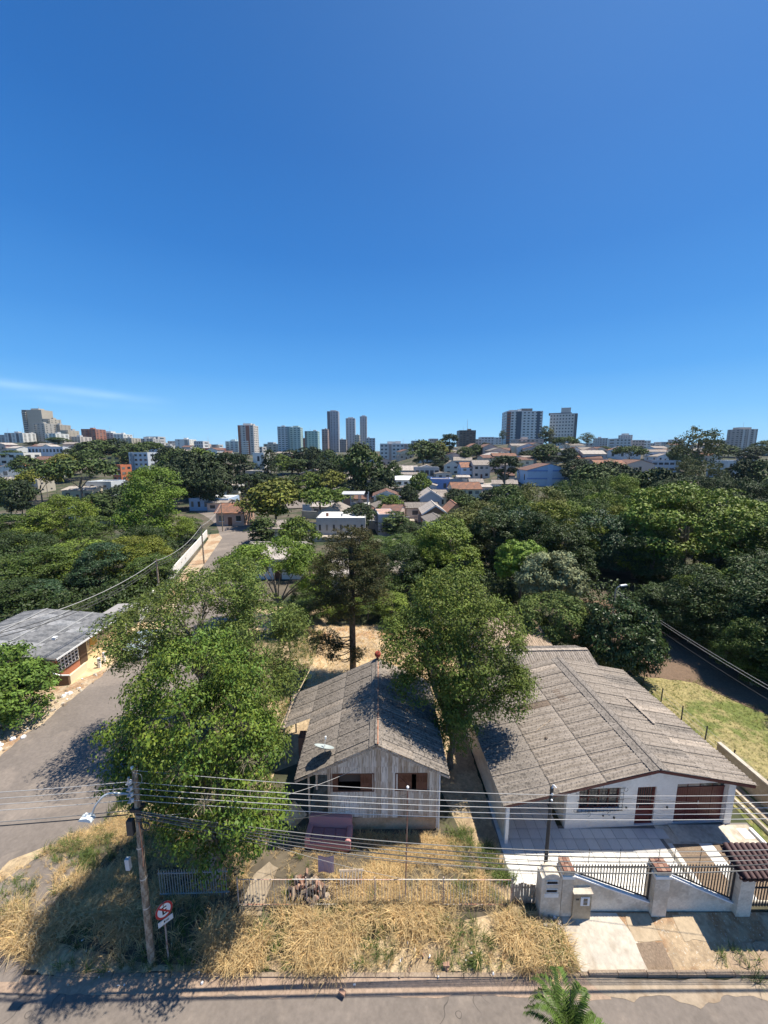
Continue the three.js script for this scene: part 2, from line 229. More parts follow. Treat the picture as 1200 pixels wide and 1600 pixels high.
{
  const g = new THREE.Group(); g.name = 'kerb'; g.userData.kind = 'structure'; scene.add(g);
  const r = rng(5); for (let x = 7.15; x < 24; x += 1.02) mesh('kerb_stone', boxG(.995, .16, .13, x + .5, -.4 + .045 + r() * .012, -10.74 + r() * .015, (r() - .5) * .012), M.stone, g);
  for (let x = -11.5; x < 7.1; x += 1.02) mesh('kerb_stone', boxG(.995, .12, .12, x + .5, -.41 + r() * .015, -10.72 + r() * .02, (r() - .5) * .015), M.stone, g);
}
// patio: pale tiles laid one by one, two brown driveway strips
{
  const g = new THREE.Group(); g.name = 'patio'; g.userData.kind = 'structure'; scene.add(g);
  mesh('patio_bed', sheetG([[5.25, 12.62], [17.55, 12.62], [17.5, 15.95], [8.2, 15.8], [8.0, 17.3], [4.9, 17.3]], .004), std([.2, .185, .165], .95), g);
  mesh('garage_apron', sheetG([[12.9, 12.66], [17.42, 12.66], [17.42, 15.85], [12.9, 15.8]], .011), mapped(T.concrete, .9, 0, { color: rgb(1.15, 1.15, 1.15) }), g);
  const r = rng(77), mats = [M.tile, mapped(T.tile, .75, 0, { color: rgb(.9, .9, .9) }), mapped(T.tile, .75, 0, { color: rgb(1.06, 1.05, 1.03) })], tg = boxG(.478, .03, .478), brown = mapped(T.stone, .9, 0, { color: rgb(.78, .74, .7) });
  const pads = [[13.15, 14.35], [14.95, 16.95]];
  for (let i = 0; i < 25; i++) for (let j = 0; j < 10; j++) {
    const x = 5.3 + i * .495 + .25, d = 12.68 + j * .495 + .25; if (d > 15.7 && x > 8.1) continue; if (d > 17.3) continue; if (x > 17.4) continue;
    if (pads.some(([a, b]) => x > a - .2 && x < b + .2) && d < 14.95) continue;
    if (x > 13.3 && x < 16.6 && d > 15.0) continue;
    const o = mesh('patio_tile', tg, mats[Math.floor(r() * 3)], g); o.position.set(x, .004 + r() * .005, -d); o.rotation.y = (r() - .5) * .006;
  }
  for (const [a, b] of pads) for (let k = 0; k < 3; k++) mesh('brown_paving_pad', spanG(a, b, -.01, .022, -(12.7 + (k + 1) * .74), -(12.7 + k * .74 + .012)), brown, g);
  for (const [a, b] of [[12.94, 13.14], [14.36, 14.94], [16.96, 17.2]]) mesh('white_strip', spanG(a, b, -.01, .019, -14.95, -12.7), M.tile, g);
  mesh('garage_ramp', prismG([[0, 0], [.75, 0], [.75, .09], [.05, .02]], 2.7).rotateY(Math.PI / 2).translate(13.55, .005, -15.02), mapped(T.concrete, .85, 0, { color: rgb(1.1, 1.1, 1.1) }), g);
  mesh('edge_kerb', spanG(17.25, 17.4, -.02, .12, -15.6, -12.7), M.white, g);
}
// ---------- roofs of corrugated sheets ----------
function sheetRoof(parent, { x, yRidge, slope, run, z0, z1, rows, wide = .52, dir, mats, seed, drop = 0, skip = () => false, amp = .024 }) {  // dir -1: slopes down to the left of x, +1: to the right
  const r = rng(seed), ang = Math.atan(slope), L = run / Math.cos(ang), n = Math.round((z0 - z1) / wide), w = (z0 - z1) / n, rl = L / rows, g = corrugatedG(w + .02, rl + .12, 3, amp);
  for (let k = 0; k < rows; k++) for (let i = 0; i < n; i++) {
    if (skip(k, i)) continue;
    const o = mesh('roof_sheet', g, mats(k, i, r), parent), s = (k + .5) * rl;
    o.rotation.order = 'YXZ'; o.rotation.y = dir * Math.PI / 2; o.rotation.x = ang + (r() - .5) * .006; o.rotation.z = (r() - .5) * .004;
    o.position.set(x + dir * s * Math.cos(ang), yRidge - drop - s * Math.sin(ang) + (rows - k) * .03 - rows * .02 + (r() - .5) * .012 + (i % 2) * .02, z0 - (i + .5) * w + (r() - .5) * .015);
  }
}
function ridgeCaps(parent, x, y, z0, z1, half, slope, m, seed) { const r = rng(seed), n = Math.round((z0 - z1) / 1.05), w = (z0 - z1) / n, g = merge([boxG(half, .018, w + .04, -half / 2, -half * slope / 2, 0, 0, 0, Math.atan(slope)), boxG(half, .018, w + .04, half / 2, -half * slope / 2, 0, 0, 0, -Math.atan(slope)), tubeG([V(0, 0, -w / 2 - .02), V(0, 0, w / 2 + .02)], .055, .055, 8, false)]);
  for (let i = 0; i < n; i++) { const o = mesh('ridge_cap', g, m, parent); o.position.set(x + (r() - .5) * .015, y + (i % 2) * .008, z0 - (i + .5) * w); o.rotation.y = (r() - .5) * .01; } }

// ---------- white house ----------
{
  const h = thing('white_house', 'white plastered single-storey house with maroon doors and wide grey corrugated gable roof', 'house', [12.42, 0, -15.3], 2.6 * Math.PI / 180);
  const RH = 3.75, S = .215, AX = -.2, top = (x) => RH - .14 - S * Math.abs(x - AX);
  const holes = [[-3.25, -1.3, 1.03, 2.14], [-.47, .45, .06, 2.12], [1.45, 3.88, .06, 2.2]];
  const wall = mesh('front_wall', wallG([[-3.85, 0], [4.14, 0], [4.14, top(4.14)], [AX, top(AX)], [-3.85, top(-3.85)]], holes, .2).translate(0, 0, -.7), M.plaster, h);
  mesh('side_wall', spanG(-3.85, -3.65, 0, top(-3.85) - .02, -9, -.705), M.wallDirty, h); mesh('side_wall', spanG(3.94, 4.14, 0, top(4.14) - .02, -9, -.705), M.plaster, h);
  mesh('back_wall', spanG(-3.6, 3.9, 0, 2.55, -9, -8.8), M.wallDirty, h);
  mesh('carport_wall', spanG(-6.9, -3.87, 0, 2.2, -1.95, -1.8), M.wallDirty, h);
  mesh('carport_side_wall', spanG(-6.92, -6.76, 0, 2.05, -9, -.12), M.wallDirty, h);
  mesh('carport_post', spanG(-6.93, -6.78, 0, 2.16, -.1, .05), M.white, h);
  mesh('garage_pillar', spanG(3.9, 4.25, 0, 2.5, -.69, -.4), M.plaster, h);
  const ceil = mesh('ceiling', prismG([[-6.7, RH - .3 - S * 6.5], [AX, RH - .3], [4.2, RH - .3 - S * 4.4], [4.2, RH - .34 - S * 4.4], [AX, RH - .34], [-6.7, RH - .34 - S * 6.5]], 8.2).translate(0, 0, -8.95), M.woodBrown, h);
  // window with iron scrollwork grille
  const w = mesh('window', spanG(-3.25, -1.3, 1.03, 2.14, -.66, -.63), M.glass, h);
  for (const [a, b, c, d] of [[-3.25, -1.3, 2.06, 2.14], [-3.25, -1.3, 1.03, 1.1], [-3.25, -3.18, 1.1, 2.06], [-1.37, -1.3, 1.1, 2.06], [-2.79, -2.74, 1.1, 2.06], [-2.3, -2.25, 1.1, 2.06], [-1.82, -1.77, 1.1, 2.06], [-3.18, -1.37, 1.58, 1.62]]) mesh('window_frame', spanG(a, b, c, d, -.625, -.58), M.maroon, w);
  mesh('sill', spanG(-3.35, -1.2, .95, 1.02, -.62, -.42), M.plaster, w);
  const grille = holder('window_grille', h);
  for (let k = 0; k <= 12; k++) mesh('bar', tubeG([V(-3.33 + k * .176, .98, -.4), V(-3.33 + k * .176, 2.22, -.4)], .009, .009, 5, false), M.iron, grille);
  for (const y of [1.0, 1.58, 2.2]) mesh('rail', spanG(-3.4, -1.16, y, y + .022, -.405, -.393), M.iron, grille);
  for (let k = 0; k < 6; k++) { for (const y of [1.28, 1.9]) mesh('scroll', new THREE.TorusGeometry(.1, .009, 4, 14).translate(-3.07 + k * .352, y, -.385), M.iron, grille); }
  for (const [x, y] of [[-3.45, 1.1], [-1.1, 1.15], [-3.42, 2.1], [-1.12, 2.12], [-2.3, 2.33], [-2.8, .86], [-1.8, .86]]) mesh('scroll', new THREE.TorusGeometry(.09, .009, 4, 12, 4.4).rotateZ(x * 3).translate(x, y, -.4), M.iron, grille);
  // door with barred light
  const dr = mesh('door', spanG(-.47, .45, .06, 2.12, -.66, -.61), M.maroon, h);
  for (const [a, b, c, d] of [[-.47, -.39, .06, 2.12], [.37, .45, .06, 2.12], [-.39, .37, 2.03, 2.12], [-.39, .37, .95, 1.03], [-.39, .37, .06, .2]]) mesh('door_rail', spanG(a, b, c, d, -.608, -.57), M.maroon, dr);
  mesh('door_light', spanG(-.38, .36, 1.04, 2.02, -.609, -.6), M.glass, dr);
  for (let k = 0; k < 7; k++) mesh('bar', spanG(-.345 + k * .11, -.325 + k * .11, 1.05, 2.02, -.59, -.57), M.maroon, dr);
  mesh('handle', tubeG([V(-.34, .92, -.56), V(-.34, 1.08, -.52), V(-.34, 1.1, -.57)], .014, .014, 6), M.steel, dr);
  // garage door of maroon leaves with a row of lights above
  const gd = mesh('garage_door', spanG(1.45, 3.88, .06, 2.2, -.66, -.62), M.maroon, h);
  for (let k = 0; k < 4; k++) { const x0 = 1.45 + k * .6075; mesh('door_leaf', spanG(x0 + .015, x0 + .592, .08, 1.88, -.618, -.585), M.maroon, gd); mesh('door_light', spanG(x0 + .03, x0 + .577, 1.94, 2.16, -.618, -.605), k < 2 ? std([.24, .22, .2], .25) : M.glass, gd); for (let q = 1; q < 5; q++) mesh('groove', spanG(x0 + .015 + q * .115, x0 + .02 + q * .115, .1, 1.86, -.586, -.58), std([.04, .009, .009], .7), gd); }
  mesh('door_rail', spanG(1.45, 3.88, 1.885, 1.935, -.618, -.575), M.maroon, gd); mesh('handle', spanG(2.62, 2.66, 1.0, 1.2, -.58, -.55), M.steel, gd);
  // trim
  const f = (x0, x1) => { const L = Math.hypot(x1 - x0, S * (x1 - x0)), a = Math.atan2(-S * (Math.abs(x1) - Math.abs(x0)), x1 - x0); return boxG(L, .13, .035, AX + (x0 + x1) / 2, RH - .1 - S * Math.abs((x0 + x1) / 2), .25, 0, 0, a); };
  mesh('barge_board', f(-6.85, -.01), M.maroon, h); mesh('barge_board', f(.01, 4.6), M.maroon, h);
  mesh('eave_board', boxG(.03, .12, 9.3, -7.08, RH - .12 - S * 6.88, -4.4), M.maroon, h); mesh('eave_board', boxG(.03, .12, 9.3, 4.43, RH - .12 - S * 4.63, -4.4), M.maroon, h);
  mesh('roof_bracket', boxG(.06, .3, .06, -4.6, 2.3, -.3, 0, 0, .5), M.maroon, h);
  for (const [x, y] of [[-.95, 1.05], [-2.05, .7], [1.05, 1.0], [-1.5, .55]]) mesh('wall_fitting', boxG(.06, .09, .05, x, y, -.475), M.iron, h);
  const roof = holder('roof', h);
  const pick = (k, i, r) => (k === 2 ? M.fibreDark : r() < .03 ? M.fibreLight : r() < .1 ? M.fibreDark : M.fibre);
  sheetRoof(roof, { x: AX, yRidge: RH, slope: S, run: 6.9, z0: .28, z1: -9.0, rows: 3, dir: -1, seed: 4, mats: (k, i, r) => (k === 1 && i === 10 ? M.fibreBrown : k === 0 && i === 16 ? M.fibreLight : pick(k, i, r)) });
  sheetRoof(roof, { x: AX, yRidge: RH, slope: S, run: 4.68, z0: .28, z1: -9.0, rows: 2, dir: 1, seed: 5, mats: (k, i, r) => pick(0, i, r) });
  ridgeCaps(roof, AX, RH + .065, .3, -9.0, .42, S, M.fibreDark, 9);
  mesh('roof_strip', boxG(.16, .02, 2.2, 2.15, RH - S * 2.15 + .07, -4.2, 0, 0, -Math.atan(S)), M.fibreLight, roof);
  mesh('brown_patch', boxG(.42, .012, 1.5, -1.75, RH - S * 1.75 + .075, -5.3, .1, 0, Math.atan(S)), M.fibreBrown, roof);
  mesh('loose_batten', boxG(1.3, .03, .03, -3.6, RH - S * 3.6 + .07, -3.6, .45, 0, Math.atan(S)), M.woodBrown, roof);
  mesh('roof_stone', new THREE.DodecahedronGeometry(.09).translate(-3.9, RH - S * 3.9 + .1, -2.7), M.fibreBrown, roof);
}
{ // back wing and roofs behind the white house
  const a = thing('rear_annex', 'low grey corrugated roof wing butting against the back of the white house', 'building', [12, 0, -25.3], .03);
  mesh('wall', spanG(-4.4, 2.4, 0, 2.8, -1.2, .3), M.wallDirty, a);
  const r = holder('roof', a), g = corrugatedG(1.03, 1.75, 6, .024), R = rng(8);
  for (let i = 0; i < 7; i++) for (const s of [1, -1]) { const o = mesh('roof_sheet', g, R() < .4 ? M.fibreDark : M.fibre, r); o.position.set(-4.1 + i * 1.0 + .1, 3.43, s * .78 - .25); o.rotation.x = s * .34; }
  mesh('ridge_cap', boxG(7.1, .05, .3, -1, 3.72, -.25), M.fibreLight, r); mesh('barge_board', boxG(.05, .16, 1.7, 2.55, 3.38, .55, 0, .34), M.fibreDark, r);
  const b = thing('back_shed', 'tan roofed shed half hidden behind the rounded olive tree', 'shed', [10.4, 0, -30.6], .12);
  mesh('wall', spanG(-2.6, 2.6, 0, 2.5, -2.6, 2.3), M.wallDirty, b);
  const r2 = holder('roof', b), g2 = corrugatedG(1.05, 3.0, 6, .02), tan = mapped(T.fibre, .9, 0, { color: rgb(1.35, 1.2, 1.02) });
  for (let i = 0; i < 5; i++) for (const s of [1, -1]) { const o = mesh('roof_sheet', g2, tan, r2); o.position.set(-2.1 + i * 1.04, 3.0, s * 1.42 - .1); o.rotation.x = s * .3; }
}
// ---------- weathered wooden house ----------
{
  const h = thing('wooden_house', 'weathered plank house with peeling white paint, shuttered windows and old grey corrugated roof', 'house', [-.36, 0, -15.1], .6 * Math.PI / 180);
  const RH = 4.9, S = .47, yb = .69, R = rng(101), zf = -.5, under = (x) => RH - .1 - S * Math.abs(x);
  const mats = [M.wood, M.woodB, M.woodC, M.wood];
  const wins = [[-2.1, -.08, 2.1, 3.06], [.88, 2.36, 2.12, 3.06]];
  const wall = holder('front_wall', h);
  // boards from the floor line up to the roof, cut at the windows
  const board = (x0, x1, y0, y1a, y1b, z, m) => mesh('plank', prismG([[x0, y0], [x1, y0], [x1, y1b], [x0, y1a]], .024).translate(0, 0, z), m, wall);
  let x = -3.18;
  while (x < 2.86) {
    const w = Math.min(.2 + R() * .08, 2.88 - x), x1 = x + w - .006, y1 = Math.min(under(x), 9), y2 = under(x1), m = mats[Math.floor(R() * 4)], z = zf + (R() - .5) * .008, low = yb + (R() < .35 ? R() * .09 : 0);
    const mid = (x + x1) / 2, wn = wins.find(([a, b]) => mid > a && mid < b), porch = mid < -2.15;
    if (porch) board(x, x1, 3.08, Math.min(y1, 9), y2, z, m);
    else if (wn) { board(x, x1, low, wn[2], wn[2], z, m); board(x, x1, wn[3], y1, y2, z, m); }
    else board(x, x1, low, y1, y2, z, m);
    if (!porch && !wn && R() < .85) mesh('batten', prismG([[x1 - .02, yb + .03], [x1 + .025, yb + .03], [x1 + .025, y2 - .02], [x1 - .02, y2 - .02]], .016).translate(0, 0, zf + .03), mats[Math.floor(R() * 4)], wall);
    else mesh('batten', prismG([[x1 - .02, 3.1], [x1 + .025, 3.1], [x1 + .025, y2 - .02], [x1 - .02, y2 - .02]], .016).translate(0, 0, zf + .03), mats[Math.floor(R() * 4)], wall);
    x += w;
  }
  mesh('gable_lining', prismG([[-3.16, 3.1], [2.86, 3.1], [2.86, under(2.86) - .03], [0, under(0) - .03], [-3.16, under(3.16) - .03]], .02).translate(0, 0, zf - .05), M.woodC, h);
  mesh('lining', spanG(-2.14, 2.84, yb, 2.1, zf - .05, zf - .03), M.woodC, h); mesh('lining', spanG(-.06, .86, 2.1, 3.1, zf - .05, zf - .03), M.woodC, h); mesh('lining', spanG(2.38, 2.84, 2.1, 3.1, zf - .05, zf - .03), M.woodC, h);
  const sideW = holder('side_wall', h);
  for (let k = 0; k < 26; k++) { mesh('plank', spanG(2.85, 2.872 + R() * .006, yb, under(2.87) - .05, -.75 - (k + 1) * .24 + .008, -.75 - k * .24), mats[Math.floor(R() * 4)], sideW); mesh('plank', spanG(-2.172, -2.15, yb, under(2.17) - .05, -.75 - (k + 1) * .24 + .008, -.75 - k * .24), mats[Math.floor(R() * 4)], sideW); }
  mesh('corner_post', spanG(2.82, 2.9, .1, under(2.86) - .04, zf - .1, zf + .03), M.wood, h); mesh('corner_post', spanG(-2.2, -2.12, yb, 3.1, zf - .1, zf + .035), M.woodC, h);
  mesh('back_wall', spanG(-2.2, 2.85, yb, 3.4, -6.98, -6.94), M.woodC, h);
  mesh('downpipe', tubeG([V(2.93, 3.3, zf + .08), V(2.93, .1, zf + .08)], .035, .035, 8, false), M.white, h);
  mesh('foundation', merge([spanG(-2.1, 2.8, -.2, yb - .005, zf - .22, zf - .04), spanG(2.62, 2.8, -.2, yb - .005, -6.9, zf - .225), spanG(-3.2, -2.0, -.2, yb - .06, -6.8, zf - .23)]), mapped(T.wallDirty, .95, .01, { color: rgb(.9, .68, .5) }), h);
  mesh('floor_beam', spanG(-2.14, 2.84, yb - .03, yb + .05, zf - .03, zf - .005), M.woodBrown, h);
  // the openings: a dark room behind, brown sashes and shutters standing open
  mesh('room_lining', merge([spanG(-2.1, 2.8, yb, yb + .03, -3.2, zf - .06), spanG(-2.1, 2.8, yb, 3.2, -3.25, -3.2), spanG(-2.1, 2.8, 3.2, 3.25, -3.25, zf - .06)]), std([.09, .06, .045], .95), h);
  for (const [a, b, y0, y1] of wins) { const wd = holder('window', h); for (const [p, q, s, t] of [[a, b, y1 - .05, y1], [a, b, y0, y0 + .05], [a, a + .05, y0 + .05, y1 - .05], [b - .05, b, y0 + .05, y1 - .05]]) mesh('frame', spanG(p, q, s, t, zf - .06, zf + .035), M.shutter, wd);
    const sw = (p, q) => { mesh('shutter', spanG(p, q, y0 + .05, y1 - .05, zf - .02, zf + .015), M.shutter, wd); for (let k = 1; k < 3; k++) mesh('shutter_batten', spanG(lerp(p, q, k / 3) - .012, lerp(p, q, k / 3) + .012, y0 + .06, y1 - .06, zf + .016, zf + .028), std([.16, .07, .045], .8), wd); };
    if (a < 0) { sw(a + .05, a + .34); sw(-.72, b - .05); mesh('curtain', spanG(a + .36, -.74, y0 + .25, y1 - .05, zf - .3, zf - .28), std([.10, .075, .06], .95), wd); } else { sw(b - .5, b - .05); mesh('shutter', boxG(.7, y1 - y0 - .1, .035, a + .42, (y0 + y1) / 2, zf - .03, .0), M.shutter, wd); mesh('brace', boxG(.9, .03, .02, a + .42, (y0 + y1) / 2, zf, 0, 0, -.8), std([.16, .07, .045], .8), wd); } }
  // porch on the left
  for (const [px, pz] of [[-3.12, zf - .03], [-3.12, -3.6], [-2.75, zf - .04]]) mesh('porch_post', spanG(px - .04, px + .04, px < -3 ? 0 : 2.2, 3.12, pz - .04, pz + .04), M.woodC, h);
  mesh('porch_floor', spanG(-3.2, -2.2, yb - .05, yb, -4, zf - .01), M.woodBrown, h);
  mesh('porch_lintel', spanG(-3.2, -2.15, 3.0, 3.09, zf - .03, zf + .02), M.woodB, h);
  mesh('leaning_board', boxG(.9, .9, .03, -3.9, .75, -.6, .3, -.3, .7), mapped(T.woodBrown, .9, 0, { color: rgb(1.3, 1.25, 1.1) }), h);
  // roof
  const roof = holder('roof', h), pick = (k, i, r) => (r() < .25 ? M.fibre : M.fibreDark);
  sheetRoof(roof, { x: 0, yRidge: RH, slope: S, run: 3.6, z0: 0, z1: -7.1, rows: 2, dir: -1, seed: 14, mats: pick });
  sheetRoof(roof, { x: 0, yRidge: RH, slope: S, run: 3.25, z0: 0, z1: -7.1, rows: 2, dir: 1, seed: 15, mats: pick });
  sheetRoof(roof, { x: -3.5, yRidge: RH - S * 3.5 - .05, slope: .4, run: 1.75, z0: -4.05, z1: -7.1, rows: 1, dir: -1, seed: 16, mats: pick });
  ridgeCaps(roof, 0, RH + .075, .02, -7.1, .3, S, M.fibreDark, 19);
  mesh('ridge_pipe', tubeG([V(.09, RH + .1, .05), V(.08, RH + .12, -3.6), V(.07, RH + .1, -7)], .025, .025, 6, false), mapped(T.rust, .8, 0, { color: rgb(1.6, 1.5, 1.4) }), roof);
  mesh('barge_board', boxG(3.7, .09, .025, 1.63, RH - .1 - S * 1.63, .0, 0, 0, -Math.atan(S)), M.woodC, roof); mesh('barge_board', boxG(4.05, .09, .025, -1.79, RH - .1 - S * 1.79, .0, 0, 0, Math.atan(S)), M.woodC, roof);
  mesh('lean_to_beam', boxG(.08, .1, 3, -5.15, 2.55, -5.5), M.woodBrown, h); for (const z of [-4.2, -6.9]) mesh('lean_to_post', spanG(-5.19, -5.11, 0, 2.5, z - .04, z + .04), M.woodBrown, h);
  mesh('brick_hearth', spanG(-4.5, -3.4, 0, 1.5, -5.2, -4.6), M.brick, h);
  mesh('ridge_ball', merge([new THREE.SphereGeometry(.2, 12, 8).toNonIndexed(), tubeG([V(0, -.35, 0), V(0, -.1, 0)], .06, .05, 6, false).toNonIndexed()]).translate(.05, RH + .42, -6.95), std([.34, .05, .03], .7), roof);
}
{ // satellite dish on the wooden roof
  const d = thing('satellite_dish', 'pale satellite dish on a mast at the eave of the plank house', 'satellite dish', [-2.75, 3.52, -15.9], 0);
  const p = []; for (let i = 0; i <= 8; i++) p.push(new THREE.Vector2(i / 8 * .46, Math.pow(i / 8, 2) * .1)); for (let i = 8; i >= 0; i--) p.push(new THREE.Vector2(i / 8 * .46, Math.pow(i / 8, 2) * .1 - .015));
  mesh('dish', new THREE.LatheGeometry(p, 24).rotateX(-.55).rotateZ(-.2).translate(0, .75, .25), std([.42, .47, .46], .5), d);
  mesh('mast', tubeG([V(0, .0, 0), V(0, .7, 0), V(0, .74, .2)], .025, .02, 6), M.steel, d);
  mesh('feed_arm', tubeG([V(0, .76, .25), V(.05, 1.05, -.02)], .012, .012, 5, false), M.steel, d); mesh('feed_horn', boxG(.07, .12, .07, .05, 1.08, -.03), M.white, d);
}
// ---------- low house across the side street ----------
{
  const h = thing('low_grey_roofed_house', 'low house with weathered dark grey roof, yellow wall and white lattice window', 'house', [-25.4, 0, -30.8], .035);
  const brickW = std([.42, .17, .10], .95), yellow = std([.74, .60, .34], .9);
  mesh('street_wall', spanG(-.25, 0, 0, 2.3, -3.6, 2.6), yellow, h); mesh('front_wall', spanG(-7.2, .0, 0, 2.4, 3.5, 3.7), mapped(T.wallDirty, .95, 0, { color: rgb(.6, .45, .34) }), h);
  mesh('brick_panel', spanG(-.2, .06, .0, 2.25, 2.605, 3.5), brickW, h); mesh('brick_panel', spanG(-.2, .06, .0, .6, 1.2, 2.6), brickW, h);
  mesh('back_wall', spanG(-7.2, 0, 0, 2.4, -3.7, -3.6), yellow, h); mesh('grey_boarding', spanG(.0, .035, 1.25, 2.25, -3.4, .1), mapped(T.wood, .9, 0, { color: rgb(.6, .55, .5) }), h);
  const lat = holder('lattice_window', h);
  mesh('backing', spanG(.062, .07, .7, 2.15, 1.25, 3.35), M.dark, lat); for (let i = 0; i < 6; i++) for (let j = 0; j < 5; j++) mesh('lattice_block', merge([spanG(.07, .11, .72 + j * .285, .72 + j * .285 + .07, 1.28 + i * .35, 1.6 + i * .35), spanG(.07, .11, .78 + j * .285, 1.0 + j * .285, 1.28 + i * .35, 1.36 + i * .35)]), M.white, lat);
  mesh('door', spanG(.0, .05, .05, 2.1, .3, 1.1), std([.1, .06, .04], .7), h); mesh('orange_shutter', spanG(.036, .09, 1.0, 2.0, -.9, -.1), std([.55, .32, .06], .7), h);
  const roof = holder('roof', h), R = rng(55), g = corrugatedG(1.0, 2.35, 5, .018);
  for (let k = 0; k < 3; k++) for (let i = 0; i < 8; i++) { const o = mesh('roof_sheet', g, R() < .15 ? mapped(T.slate, .85, 0, { color: rgb(1.5, 1.5, 1.5) }) : M.slate, roof); o.rotation.order = 'YXZ'; o.rotation.y = Math.PI / 2; o.rotation.x = .1; o.position.set(-.6 - k * 2.26 + .1, 2.47 + k * .235 + .05 * (k % 2) * .2, 3.7 - i * .98); }
  for (let i = 0; i < 8; i++) { const o = mesh('roof_sheet', g, M.slate, roof); o.rotation.order = 'YXZ'; o.rotation.y = -Math.PI / 2; o.rotation.x = .12; o.position.set(-7.2, 2.95, 3.7 - i * .98); }
  for (const x of [-2.0, -4.2, -6.15]) mesh('roof_joint', boxG(.12, .03, 7.8, x, 2.452 + (-x) * .104, .2, 0, 0, -.1), std([.3, .3, .29], .9), roof);
  mesh('eave_board', boxG(.04, .14, 7.9, .72, 2.27, .2), M.white, h); mesh('eave_board', boxG(7.8, .14, .04, -3.2, 2.65, 4.22, 0, 0, -.1), std([.3, .29, .28], .9), h);
  mesh('roof_vent', merge([spanG(-1.55, -1.3, 2.6, 2.75, 1.4, 1.65), boxG(.3, .03, .3, -1.42, 2.78, 1.5)]), M.white, roof); mesh('roof_vent', boxG(.35, .1, .25, -3.9, 3.0, 3.1), M.white, roof);
  mesh('carport_roof', boxG(2.2, .08, 2.6, -.3, 2.4, -5.0, 0, 0, .04), std([.33, .31, .29], .9), h); mesh('carport_post', spanG(.65, .73, 0, 2.36, -6.2, -6.12), M.white, h); mesh('carport_post', spanG(.65, .73, 0, 2.36, -3.95, -3.87), M.white, h);
  setting('forecourt_paving', sheetG([[-25.4, 27.3], [-24.0, 27.0], [-22.9, 29.3], [-22.6, 38], [-25.6, 38]], .02, .05, 60), mapped(T.concrete, .9, 0, { color: rgb(1.2, 1.02, .74) }));
  const w = thing('garden_wall', 'curved-top brick garden wall at the corner of the low grey-roofed house', 'wall', [-25.2, 0, -27.0], .1);
  mesh('wall', prismG([[-2.4, 0], [1.1, 0], [1.1, .75], [.4, .8], [0, 1.0], [-.5, 1.5], [-.9, 1.62], [-2.4, 1.62]], .16), mapped(T.stone, .95, 0, { color: rgb(.62, .5, .4) }), w);
  mesh('coping', tubeG([V(1.14, .78, .08), V(.4, .84, .08), V(0, 1.04, .08), V(-.5, 1.53, .08), V(-.9, 1.66, .08), V(-2.4, 1.66, .08)], .06, .06, 6), M.white, w);
  mesh('return_wall', spanG(1.0, 1.14, 0, .7, -1.9, -.005), std([.78, .68, .46], .9), w);
  for (const [dx, dz] of [[1.9, -2.2], [1.75, -3.1]]) mesh('gate_post', spanG(dx - .09, dx + .09, 0, .85, dz - .09, dz + .09), M.white, w);
}
